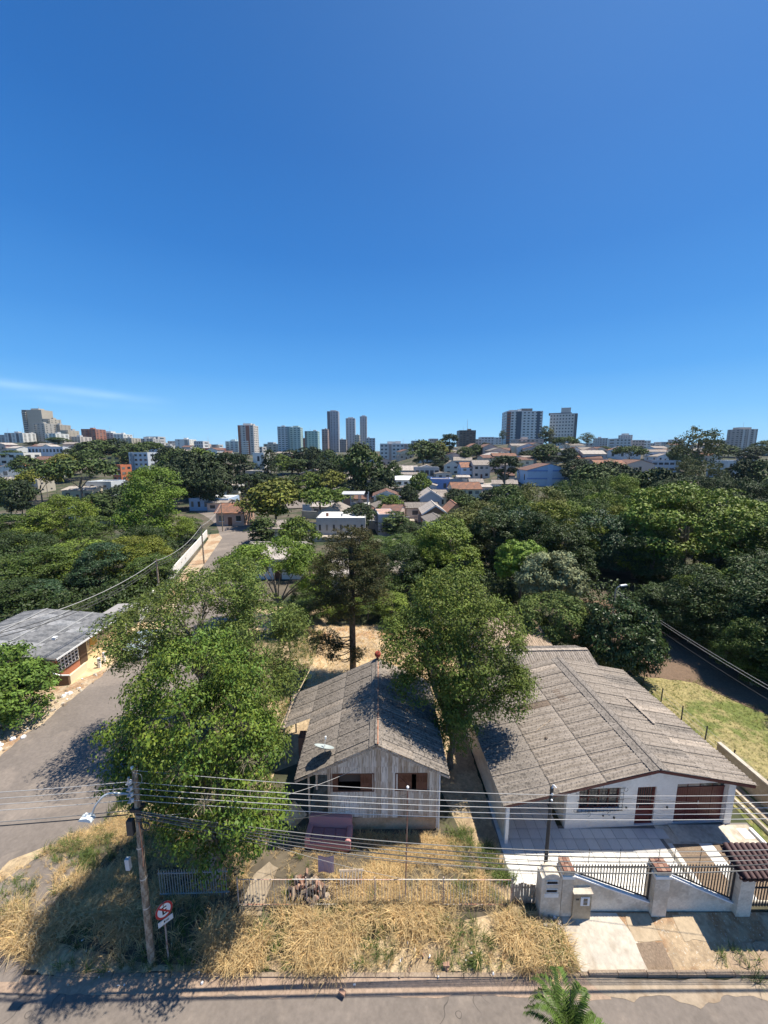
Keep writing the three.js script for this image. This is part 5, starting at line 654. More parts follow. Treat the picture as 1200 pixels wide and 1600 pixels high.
  const lit = thing('strewn_litter', 'small pale scraps of litter strewn through the straw verge', 'litter', [0, 0, 0]); for (let k = 0; k < 90; k++) { const x = lerp(-12, 6.6, R()), d = lerp(10.4, 13.2, R() * R()), o = mesh('scrap', chunk[Math.floor(R() * 3)], [M.white, M.concrete, M.stone, M.brickPale][Math.floor(R() * 4)], lit); o.position.set(x, H(x, d) + .05 + (d > 10.8 ? R() * .15 : 0), -d); o.scale.setScalar(.15 + R() * .4); o.rotation.set(R() * 3, R() * 3, R() * 3); }
  const st = thing('loose_stones', 'pale loose stones strewn along the soil verge', 'stones', [-23.1, 0, -22]); for (let k = 0; k < 60; k++) { const o = mesh('stone', chunk[2], [M.concrete, M.stone, M.white][Math.floor(R() * 3)], st); o.position.set((R() - .5) * 1.3, .03, (R() - .5) * 14); o.scale.setScalar(.4 + R() * 1.3); o.rotation.set(R() * 3, R() * 3, 0); }
  const br = thing('brick_bit', 'broken orange bricks lying in the straw verge', 'bricks', [2.2, -.3, -10.9]); for (const [dx, dz] of [[0, 0], [2.7, -.5], [-3.6, .7], [3.2, .2]]) mesh('brick', boxG(.22, .08, .12, dx, .08 - dz * .19 * 0 + (dz < 0 ? .12 : 0), dz, dx), M.brickPale, br);
}
// ---------- along the side street ----------
{
  const w = thing('white_boundary_wall', 'long white boundary wall following the side street uphill', 'wall', [0, 0, 0]); const P = [[-25.6, 38], [-28.3, 46.5], [-31.2, 57], [-34.4, 69], [-37.2, 79]]; for (let i = 0; i < 4; i++) { const [x0, d0] = P[i], [x1, d1] = P[i + 1], Lw = Math.hypot(x1 - x0, d1 - d0), n = 4; for (let k = 0; k < n; k++) { const t = (k + .5) / n; mesh('wall_panel', boxG(Lw / n - .03, 1.45, .14, lerp(x0, x1, t), .7, -lerp(d0, d1, t), Math.atan2(d1 - d0, x1 - x0)), M.plaster, w); } }
  const poles = [[-24.5, 40, 6.3], [-28.6, 59, 6.4], [-24.0, 20.6, 7.5], [-36, 84, 6.5]]; poles.forEach(([x, d, h], i) => { const t = thing('side_street_pole', ['slim grey pole at the near end of the long white wall', 'slim grey pole halfway along the long white wall', 'concrete pole beside the roadside bush', 'slim grey pole where the side street bends away'][i], 'utility pole', [x, 0, -d]); mesh('shaft', tubeG([V(0, -.2, 0), V(0, h, 0)], .12, .085, 8, false), i === 2 ? M.poleConcrete : M.poleWood, t); mesh('cross_arm', boxG(.7, .07, .07, 0, h - .25, 0), M.iron, t); });
  const at = (i, dy) => V(poles[i][0], poles[i][2] - .25 + dy, -poles[i][1]);
  for (const [a, b, s] of [[2, 0, .9], [0, 1, .8], [1, 3, .7]]) for (const dy of [0, -.3, -.55]) solo('side_street_cable', wireG(at(a, dy), at(b, dy), s + (dy ? .15 : 0), .028, 16), dy ? M.cable : M.wire, 'cable drooping from pole to pole along the side street', 'cable', 'cables along the side street');
  // parked car half under the feathery tree
  const c = thing('parked_car', 'pale silver-green hatchback half hidden under the feathery tree', 'car', [-21.6, .02, -32.5], .05), paint = new THREE.MeshPhysicalMaterial({ color: rgb(.55, .63, .62), roughness: .35, metalness: .3, clearcoat: .8 });
  const body = new THREE.Shape([[-2, .3], [1.95, .3], [2.0, .62], [1.85, .82], [.95, .95], [.45, 1.42], [-1.2, 1.45], [-1.85, 1.0], [-2.02, .9]].map((p) => new THREE.Vector2(...p)));
  mesh('body', new THREE.ExtrudeGeometry(body, { depth: 1.5, bevelEnabled: true, bevelSize: .06, bevelThickness: .07, bevelSegments: 2 }).translate(0, 0, -.75).rotateY(Math.PI / 2), paint, c);
  mesh('window', prismG([[.88, .98], [.42, 1.38], [-1.15, 1.4], [-1.6, 1.02]], 1.66).translate(0, 0, -.83).rotateY(Math.PI / 2), M.glass, c); mesh('windscreen', boxG(1.35, .02, .62, 0, 1.2, -.72, 0, .72), M.glass, c);
  for (const [wx, wz] of [[-.78, -1.25], [.78, -1.25], [-.78, 1.25], [.78, 1.25]]) { const wh = mesh('wheel', new THREE.CylinderGeometry(.31, .31, .2, 18).rotateZ(Math.PI / 2).translate(wx, .31, wz), M.cable, c); mesh('rim', new THREE.CylinderGeometry(.19, .19, .21, 12).rotateZ(Math.PI / 2).translate(wx * 1.01, .31, wz), M.steel, wh); }
  for (const sx of [-.55, .55]) { mesh('headlight', boxG(.3, .14, .06, sx, .68, -2.02), M.white, c); mesh('tail_light', boxG(.2, .25, .06, sx * 1.1, .85, 2.06), std([.3, .02, .02], .4), c); }
}
// ---------- right of the white house ----------
{
  const w = thing('boundary_wall', 'stained concrete boundary wall beside the white house lawn', 'wall', [19.2, 0, -17], .03); mesh('wall', spanG(-.08, .08, 0, 1.25, -2.6, 4.6), mapped(T.wallDirty, .95, 0, { color: rgb(.55, .5, .44) }), w); mesh('coping', spanG(-.11, .11, 1.25, 1.31, -2.6, 4.6), M.concrete, w);
  const k = thing('low_kerb_wall', 'two low concrete garden edgings with a paved strip between them', 'edging', [17.95, 0, -16.5], .03); mesh('edging', spanG(-.06, .06, 0, .18, -1.8, 4), M.concrete, k); mesh('edging', spanG(.42, .52, 0, .2, -1.8, 4), M.concrete, k); mesh('paved_strip', spanG(.525, .95, 0, .1, -1.8, 4), M.stone, k);
  const f = thing('wire_fence', 'thin wire fence on dark posts along the lawn strip', 'fence', [19.8, 0, -21]); for (let i = 0; i < 8; i++) mesh('post', tubeG([V(0, -.1, 5.5 - i * 1.9), V((i % 2) * .03, 1.05, 5.5 - i * 1.9)], .045, .04, 6, false), M.cable, f); for (const y of [.35, .65, .95]) mesh('strand', wireG(V(0, y, 5.5), V(0, y, -7.8), .04, .007, 8), M.wire, f);
  const t = thing('park_lamp', 'street lamp on a curved arm rising behind the glossy round tree', 'street lamp', [21.7, 0, -34.4]); mesh('pole', tubeG([V(0, -.1, 0), V(0, 4.9, 0)], .09, .06, 8, false), M.poleConcrete, t); mesh('arm', tubeG([V(0, 4.6, 0), V(.05, 5.1, .1), V(.3, 5.35, .2)], .04, .035, 7), M.steel, t); mesh('lamp_head', boxG(.55, .1, .24, .55, 5.4, .25, 0, 0, .15), M.white, t);
  for (const [dy, dx] of [[0, 0], [-.25, .1], [-.9, .2]]) solo('lane_cable', wireG(V(21.7 + dx, 4.9 + dy, -34.4), V(21.5 + dx, 5.4 + dy, -10.5), .55, .011, 16), dy < -.5 ? M.cable : M.wire, 'cable running above the lawn strip beside the white house', 'cable', 'cables above the lawn strip');
  solo('back_rail_fence', merge([...[0, .3, .6, .9].map((y) => spanG(-6.6, -1.4, .15 + y, .22 + y, -24.53, -24.47)), ...[0, 1, 2, 3, 4, 5].map((i) => spanG(-6.6 + i * 1.03, -6.52 + i * 1.03, 0, 1.3, -24.56, -24.48))]), std([.05, .05, .045], .9), 'dark rail fence behind the plank house', 'fence');
  const pv = thing('leaning_pole', 'pale bamboo pole leaning on the lean-to roof of the plank house', 'pole', [-5.6, 0, -21.5]); mesh('shaft', tubeG([V(-.6, 1.6, 1.6), V(.9, 3.9, -1.6)], .035, .03, 6, false), std([.6, .48, .3], .9), pv);
}
// palm top in the front garden below
{
  const p = thing('palm', 'small feathery palm crown in the garden across the street', 'palm', [5.15, -.4, -8.35]); mesh('trunk', tubeG([V(0, 0, 0), V(.05, 1.9, 0)], .11, .08, 8, false), M.bark, p);
  const R = rng(88), cr = holder('crown', p);
  for (let f = 0; f < 24; f++) { const a = f / 24 * 6.28 + R() * .3, lift = .2 + R() * .95, Lf = 1.0 + R() * .5, dir = V(Math.cos(a), 0, Math.sin(a)), spine = []; for (let i = 0; i <= 8; i++) { const t = i / 8; spine.push(dir.clone().multiplyScalar(Lf * t * (1 - .15 * t)).add(V(0, lift * Math.sin(t * 2.4) * .9 - .35 * t * t, 0))); }
    const pos = [], col = [], idx = []; let k = 0; for (let i = 1; i <= 8; i++) for (let h = 0; h < 4; h++) for (const s of [-1, 1]) { const o = spine[i].clone().lerp(spine[i - 1], h * .25), t = spine[i].clone().sub(spine[i - 1]).normalize(), b = V(-dir.z, 0, dir.x).multiplyScalar(s), l = .42 * (1.1 - i / 11), e = o.clone().addScaledVector(b, l * .8).addScaledVector(t, l * .55).add(V(0, -.1 * l - R() * .06, 0)), w = t.clone().multiplyScalar(.022), m = o.clone().lerp(e, .5).add(V(0, .03, 0)), c = .75 + R() * .5; for (const q of [o, m.clone().add(w), e, m.clone().sub(w)]) { pos.push(q.x, q.y, q.z); col.push(c, c, c); } idx.push(k, k + 1, k + 2, k, k + 2, k + 3); k += 4; }
    const g = new THREE.BufferGeometry(); g.setAttribute('position', new THREE.Float32BufferAttribute(pos, 3)); g.setAttribute('color', new THREE.Float32BufferAttribute(col, 3)); g.setIndex(idx); g.computeVertexNormals(); const o = mesh('frond', g, L.palm, cr); o.position.set(.05, 1.95, 0); }
  const s = thing('garden_cane', 'thin dark cane standing beside the small palm', 'cane', [5.35, -.4, -8.55]); mesh('cane', tubeG([V(0, 0, 0), V(-.05, 3.0, -.1)], .014, .01, 5, false), M.cable, s);
}
// ---------- grass ----------
function grass(name, label, mat, spots, seed, len, blades, lean = .55) {
  const R = rng(seed), vs = [];
  const g = (() => { const pos = [], nor = [], col = [], idx = []; let k = 0; for (let i = 0; i < blades; i++) { const a = R() * 6.28, o = V((R() - .5) * .28, 0, (R() - .5) * .28), l = .55 + R() * .6, b = V(Math.cos(a + 1.57), 0, Math.sin(a + 1.57)).multiplyScalar(.016), out = V(Math.cos(a), 0, Math.sin(a)).multiplyScalar(lean * (.3 + R() * .8) * l), m = o.clone().addScaledVector(out, .35).add(V(0, l * .6, 0)), t = o.clone().add(out).add(V(0, l * (1 - lean * .3), 0)), c = .65 + .6 * R(), w = R() * .12;
    for (const p of [o.clone().sub(b), o.clone().add(b), m.clone().add(b.clone().multiplyScalar(.8)), t, m.clone().sub(b.clone().multiplyScalar(.8))]) { pos.push(p.x, p.y, p.z); nor.push(Math.cos(a) * .5, .7, Math.sin(a) * .5); col.push(c, c * (1 - w * .4), c * (1 - w)); } idx.push(k, k + 1, k + 2, k, k + 2, k + 4, k + 4, k + 2, k + 3); k += 5; }
    const q = new THREE.BufferGeometry(); q.setAttribute('position', new THREE.Float32BufferAttribute(pos, 3)); q.setAttribute('color', new THREE.Float32BufferAttribute(col, 3)); q.setIndex(idx); q.computeVertexNormals(); return q; })();
  const o = shade(new THREE.InstancedMesh(g, mat, spots.length)), m = new THREE.Matrix4(), q = new THREE.Quaternion(), up = V(0, 1, 0), c = new THREE.Color();
  spots.forEach(([x, d, s = 1, tint = 1, warm = 0], i) => { q.setFromEuler(new THREE.Euler((R() - .5) * .5, R() * 6.28, (R() - .5) * .5)); const k = len * s * (.6 + R() * .8); m.compose(V(x, H(x, d) - .01, -d), q, V(k * 1.15, k, k * 1.15)); o.setMatrixAt(i, m); const t = tint * (.75 + R() * .5); o.setColorAt(i, c.setRGB(t * (1 + warm), t, t * (1 - warm))); });
  o.name = numbered(name); o.userData = { label, category: 'grass', kind: 'stuff' }; scene.add(o); return o;
}
{
  const R = rng(303), inside = (x, d, P) => { let c = false; for (let i = 0, j = P.length - 1; i < P.length; j = i++) if ((P[i][1] > d) !== (P[j][1] > d) && x < (P[j][0] - P[i][0]) * (d - P[i][1]) / (P[j][1] - P[i][1]) + P[i][0]) c = !c; return c; };
  const verge = [[-16.3, 14.1], [-16.1, 12.3], [-13.8, 11.4], [-12, 10.8], [6.9, 10.8], [6.5, 11.8], [5.0, 12.5], [5.1, 15], [-13, 16.2]];
  const pn = fbm(91, 4, 9, 19), holesIn = (x, d) => (x > -5.75 && x < -4.6 && d < 14.1 && d > 12.1) || (x > -3.7 && x < -2.2 && Math.abs(d - 12.95) < .5) || (x > -3.6 && x < -1.4 && d > 14.5) || (x > -2.6 && x < 2.6 && d > 15.4);
  const dry = [], weeds = [], short = [];
  while (dry.length < 9500) { const x = lerp(-16.5, 7.2, R()), d = lerp(10.75, 16.2, R()); if (!inside(x, d, verge) || holesIn(x, d)) continue; const p = pn(((x / 11) % 1 + 1) % 1, ((d / 11) % 1 + 1) % 1); if (R() > smooth(.38, .56, p) * .95 + .05) continue; const f = d < 12.2 ? 1 : d < 13.6 ? .8 : .55; dry.push([x, d, f * lerp(.55, 1.25, p), lerp(.72, 1.2, R()) * lerp(.8, 1.1, p), (R() - .5) * .1]); }
  grass('dry_grass', 'tall straw-coloured dry grass covering the verge and yard', L.straw, dry, 17, .5, 11, 1.15);
  for (let i = 0; i < 2600; i++) { const x = lerp(-16, 7, R()), d = lerp(10.8, 15.2, R()); if (!inside(x, d, verge) || holesIn(x, d)) continue; const p = pn(((x / 7 + .3) % 1 + 1) % 1, ((d / 7) % 1 + 1) % 1), edge = (x > 3.2 && d > 12.6) || (x < -9 && d > 12.8) || d < 11.0; if (p > (edge ? .44 : .56)) weeds.push([x, d, .6 + R() * .5, .7 + R() * .5, (R() - .5) * .3]); }
  for (const [cx, cd, n, s] of [[6.1, 11.2, 26, .4], [5.8, 11.7, 16, .4], [6.4, 11.4, 14, .3], [4.9, 13.6, 60, .7], [4.6, 14.4, 50, .6], [2.2, 10.95, 12, .35], [3.3, 11.0, 12, .3], [3.8, 11.5, 12, .3], [-13.5, 14.8, 130, 1.6], [-11, 15.4, 90, 1.3], [3.6, 15.2, 60, .9], [12.5, 10.88, 22, 1.0], [14.6, 10.9, 26, 1]]) for (let i = 0; i < n; i++) weeds.push([cx + (R() + R() - 1) * s, cd + (R() + R() - 1) * s * .6, .5 + R() * .7, .7 + R() * .5, (R() - .5) * .25]);
  grass('green_weeds', 'green weeds sprouting through the dry grass', L.weed, weeds, 18, .38, 12, .9);
  for (let i = 0; i < 9000; i++) { const x = lerp(17.7, 30, R()), d = lerp(12.7, 27.6, R()); if ((x > 18.0 && x < 19.1 && d < 18.4 && d > 12.5) || (x > 27 && d > 22) || (x > 25 && d > 24.6)) continue; short.push([x, d, .6 + R() * .6, .7 + R() * .6, (R() - .45) * .5]); }
  grass('lawn_grass', 'patchy green and yellow lawn grass beside the white house', L.lawn, short, 19, .14, 10, 1.0);
  const field = []; for (let i = 0; i < 5000; i++) { const x = lerp(-8, 6, R()), d = lerp(23.5, 37, R()); field.push([x, d, .7 + R() * .6, .8 + R() * .5, (R() - .5) * .1]); }
  grass('field_grass', 'yellow dry grass of the field behind the plank house', L.straw, field, 20, .22, 10, .9);
  const road = []; for (let i = 0; i < 4200; i++) { const x = lerp(-13.6, -6, R()), d = lerp(16, 36, R()); road.push([x, d, .6 + R() * .7, .6 + R() * .5, (R() - .5) * .3]); }
  grass('roadside_grass', 'rough green undergrowth along the side street beneath the trees', L.weed, road, 21, .4, 10, .9);
  const rv = []; for (let i = 0; i < 700; i++) { const x = lerp(-30, -23.4, R()), d = lerp(17, 27, R()); if (x > -24.4 && R() < .7) continue; rv.push([x, d, .5 + R() * .6, .7 + R() * .5, (R() - .5) * .3]); }
  grass('verge_weeds', 'low weeds on the soil verge across the side street', L.weed, rv, 22, .3, 10, .9);
  const b = thing('spiky_plant', 'dark green leafy clump growing at the kerb beside the pale driveway', 'plant', [6.25, -.28, -11.2]); tufts(b, 'leaves', [[0, .05, 0], [.25, .05, .15], [-.2, .05, .1], [.1, .1, -.3]], L.weed, 5, .8, 40);
}
// ---------- houses in the valley and on the hill ----------
const wallC = {}, paint = (r, g, b, rough = .9) => wallC[[r, g, b, rough]] ??= mapped(T.plaster, rough, 0, { color: rgb(r / .8, g / .8, b / .8) });
const roofC = { grey: mapped(T.fibre, .95, 0, { color: rgb(1.05, 1.05, 1.08) }), dark: mapped(T.fibreDark, .95), pale: mapped(T.fibre, .9, 0, { color: rgb(1.5, 1.55, 1.62) }), white: mapped(T.plaster, .6, 0, { color: rgb(.98, .98, .98) }), terra: mapped(T.terracotta, .95, 0, { color: rgb(.75, .85, .9) }), brown: mapped(T.terracotta, .95, 0, { color: rgb(.55, .66, .8) }), orange: mapped(T.terracotta, .95, 0, { color: rgb(.95, 1.05, 1.1) }), red: mapped(T.terracotta, .95, 0, { color: rgb(1.25, .95, .9) }) };
const slabMat = std([.45, .45, .44], .9);
const paneR = rng(31), panes = [M.glass, M.glass, std([.09, .10, .11], .2), std([.2, .19, .17], .4), std([.05, .055, .06], .15)];
function pane(parent, x, y, z, w, h, turn = 0, mat = M.glass, th = .06) { if (mat === M.glass) mat = panes[Math.floor(paneR() * 5)]; const o = mesh('window', UNIT, mat, parent); o.position.set(x, y, z); o.scale.set(w, h, th); o.rotation.y = turn; return o; }
function house(label, { px, py, d, wpx, dp = 8, h, rise = 1.6, ridge = 'x', turn = 0, wall, roof, cols = 3, storeys = 1, over = .5, name = 'house', trim = false, side: sw = 1, category = 'house', door = true, chimney = false }) {
  let x, y, z, D; if (d) { D = d; x = side(px, py, d); y = H(x, d); z = -d; } else[x, y, z, D] = onGround(px, py);
  const w = wpx / FOC * D, t = thing(name, label, category, [x, y, z - dp / 2], turn), half = ridge === 'x' ? dp / 2 : w / 2, long = ridge === 'x' ? w : dp;
  const body = mesh('wall', prismG([[-half, -2], [half, -2], [half, h], [0, h + rise], [-half, h]], long).translate(0, 0, -long / 2), wall, t); if (ridge === 'x') body.geometry.rotateY(Math.PI / 2);
  const ang = Math.atan2(rise, half), sl = Math.hypot(half, rise) + over, rf = holder('roof', t), n = Math.max(2, Math.round(long / 2.2));
  for (const s of [-1, 1]) for (let k = 0; k < n; k++) { const o = mesh('roof_panel', boxG((long + over) / n - .03, .12, sl), roof, rf), mid = sl / 2, u = (k + .5) / n - .5; if (ridge === 'x') { o.position.set(u * (long + over), h + rise - Math.sin(ang) * mid + .1 + (k % 2) * .015, s * Math.cos(ang) * mid); o.rotation.x = s * ang; } else { o.rotation.order = 'YXZ'; o.rotation.y = s * Math.PI / 2; o.rotation.x = ang; o.position.set(s * Math.cos(ang) * mid, h + rise - Math.sin(ang) * mid + .1 + (k % 2) * .015, u * (long + over)); } }
  const rc = mesh('ridge', boxG(ridge === 'x' ? long + over : .3, .14, ridge === 'x' ? .3 : long + over, 0, h + rise + .14, 0), roof, rf);
  if (trim && ridge === 'z') for (const s of [-1, 1]) { const o = mesh('barge_board', boxG(sl, .22, .08), M.white, rf); o.rotation.z = -s * ang; o.position.set(s * Math.cos(ang) * sl / 2, h + rise - Math.sin(ang) * sl / 2 - .06, dp / 2 + over / 2 + .02); }
  if (chimney) mesh('chimney', boxG(.5, 1.2, .5, w * .25, h + rise + .3, 0), M.brick, rf);
  const sh = h / storeys;
  for (let s = 0; s < storeys; s++) for (let c = 0; c < cols; c++) { const u = (c + .5) / cols - .5, isDoor = door && s === 0 && c === Math.floor(cols / 2) && cols > 2, o = pane(t, u * w * .92, isDoor ? 1.05 : s * sh + sh * .55, dp / 2 + .01, isDoor ? .95 : Math.min(1.5, w / cols * .5), isDoor ? 2.1 : sh * .4, 0, isDoor ? M.shutter : M.glass); if (isDoor) o.name = 'door'; else { const f = mesh('frame', UNIT, M.white, o); f.scale.set(1.16, .1, 1.6); f.position.set(0, -.55, .3); } }
  if (sw) for (let s = 0; s < storeys; s++) for (let c = 0; c < 2; c++) for (const e of [-1, 1]) pane(t, e * (w / 2 + .01), s * sh + sh * .55, (c - .5) * dp * .5, 1.0, sh * .38, Math.PI / 2);
  return t;
}
function block(label, { px, py, d, wpx, dp = 9, h, top, turn = 0, wall, storeys = 2, cols = 4, band, name = 'building', category = 'building', parapet = .5, winW = .55, winH = .45, roofMat = slabMat, sideCols = 2, balcony = 0, balMat, penthouse = 0, stripe, sink = 4, winMat = M.glass, frame = 0 }) {
  let x, y, z, D; if (d) { D = d; x = side(px, py, d); y = H(x, d); z = -d; } else[x, y, z, D] = onGround(px, py);
  if (top !== undefined) h = Math.max(3, elev(top, D) - y);
  const w = wpx / FOC * D, t = thing(name, label, category, [x, y, z - dp / 2], turn);
  mesh('wall', spanG(-w / 2, w / 2, -sink, h, -dp / 2, dp / 2), wall, t);
  const rf = mesh('roof', spanG(-w / 2 + .2, w / 2 - .2, h, h + .08, -dp / 2 + .2, dp / 2 - .2), roofMat, t);
  for (const [a, b, c, e] of [[-w / 2, w / 2, dp / 2 - .2, dp / 2], [-w / 2, w / 2, -dp / 2, -dp / 2 + .2], [-w / 2, -w / 2 + .2, -dp / 2 + .2, dp / 2 - .2], [w / 2 - .2, w / 2, -dp / 2 + .2, dp / 2 - .2]]) mesh('parapet', spanG(a, b, h + .001, h + parapet, c, e), wall, rf);
  if (penthouse) mesh('roof_house', spanG(-w * penthouse / 2, w * penthouse / 2, h + .08, h + 2.6, -dp * .3, dp * .2), wall, rf);
  const sh = h / storeys, cw = w / cols, cd = dp / sideCols;
  for (let s = 0; s < storeys; s++) {
    if (band) { const o = mesh('window_band', UNIT, winMat, t); o.position.set(0, (s + .55) * sh, dp / 2 + .02); o.scale.set(w * band, sh * winH, .1); const p = mesh('sill', UNIT, wall, o); p.scale.set(1.02, .16, 3); p.position.set(0, -.58, 0); }
    else for (let c = 0; c < cols; c++) { const o = pane(t, (c + .5 - cols / 2) * cw, (s + .55) * sh, dp / 2 + .01, cw * winW, sh * winH, 0, winMat, .08); if (frame) { const f = mesh('sill', UNIT, M.white, o); f.scale.set(1.1, .14, 3); f.position.set(0, -.57, 0); } }
    for (let c = 0; c < sideCols; c++) pane(t, (x < 0 ? 1 : -1) * (w / 2 + .01), (s + .55) * sh, (c + .5 - sideCols / 2) * cd, cd * winW, sh * winH, Math.PI / 2, winMat, .08);
    if (balcony) { const o = mesh('balcony', UNIT, balMat ?? wall, t); o.position.set(balcony > 0 ? w * .28 : -w * .28, s * sh + sh * .18, dp / 2 + .5); o.scale.set(w * Math.abs(balcony), sh * .36, 1); }
  }
  t.tall = h;
  if (name === 'apartment_tower') { const q = paneR() - .5; mesh('water_tank', boxG(w * .22, 2.2, dp * .25, q * w * .6, h + 1.2, -dp * .1), paneR() < .5 ? slabMat : wall, rf); if (paneR() < .4) mesh('antenna', tubeG([V(-q * w * .5, h, 0), V(-q * w * .5, h + 5 + paneR() * 4, 0)], .16, .08, 5, false), M.steel, rf); if (!balcony && !stripe && paneR() < .6) for (let s = 0; s < storeys; s++) { const b = mesh('balcony', UNIT, wall, t), e = q > 0 ? .3 : -.3; b.position.set(e * w, (s + .2) * h / storeys, dp / 2 + .6); b.scale.set(w * .28, h / storeys * .34, 1.2); } }
  if (stripe) for (const [u, ww, m] of stripe) mesh('pilaster', spanG(u * w - ww * w / 2, u * w + ww * w / 2, -1, h + .02, dp / 2 + .1, dp / 2 + .5), m, t);
  return t;
}
const white = paint(.74, .74, .72), cream = paint(.66, .6, .47), grey = paint(.45, .45, .45), bluegrey = paint(.36, .42, .48), blue = paint(.20, .31, .62), paleBlue = paint(.42, .55, .74), pink = paint(.62, .48, .42), beige = paint(.52, .47, .39), yellow = paint(.72, .55, .2), ochre = paint(.55, .35, .2), redBrown = paint(.38, .17, .12), teal = paint(.42, .55, .54), concrete = paint(.40, .38, .35), lightTeal = paint(.5, .62, .66), darkGrey = paint(.16, .165, .18), brickRed = paint(.36, .12, .09);

// around the bend of the side street
block('long low pale blue building with white metal roof behind the copse', { px: 327, py: 798, wpx: 62, dp: 9, h: 3.6, wall: paleBlue, roofMat: roofC.white, storeys: 1, cols: 6, parapet: .15, winW: .35 });
house('small white roofed outbuilding above the long pale blue building', { px: 326, py: 776, wpx: 36, dp: 6, h: 2.8, rise: .7, wall: white, roof: roofC.white, cols: 3 });
house('white house with pale grey roof above the white outbuilding', { px: 358, py: 771, wpx: 30, dp: 7, h: 3.4, rise: 1.2, wall: white, roof: roofC.pale, cols: 3 });
house('grey roofed shed in front of the long pale blue building', { px: 340, py: 800, wpx: 32, dp: 6, h: 2.6, rise: .6, wall: pink, roof: roofC.grey, cols: 2, name: 'shed', category: 'shed' });
house('pink house with terracotta hip roof at the bend of the side street', { px: 360, py: 822, wpx: 44, dp: 7.5, h: 3.2, rise: 1.7, wall: paint(.6, .4, .32), roof: roofC.terra, cols: 3, chimney: true });
block('raw concrete building beside a white block on the hill', { px: 397, py: 744, d: 165, wpx: 27, dp: 10, h: 8, wall: concrete, storeys: 2, cols: 2, winW: .2, winH: .25 });
block('tall plain white block behind the raw concrete building', { px: 405, py: 742, d: 180, wpx: 17, dp: 10, top: 709, wall: white, storeys: 3, cols: 1, winW: .2 });
house('brown house with white corner strips on the hill above the street', { px: 490, py: 752, wpx: 40, dp: 9, h: 4.2, rise: 2.2, ridge: 'z', wall: paint(.42, .27, .22), roof: roofC.grey, cols: 3, trim: true });
house('wide low house with brown roof on the wooded slope', { px: 443, py: 716, d: 300, wpx: 26, dp: 9, h: 4, rise: 2, wall: beige, roof: roofC.brown, cols: 4 });
setting('hill_street', ribbonG([[-27, 118, 3.2], [-33, 135, 3.2], [-42, 155, 3.2], [-48, 172, 3.2], [-55, 196, 3.2]].map(([x, d, w]) => [x * .98, d, w]), .25), M.asphalt);
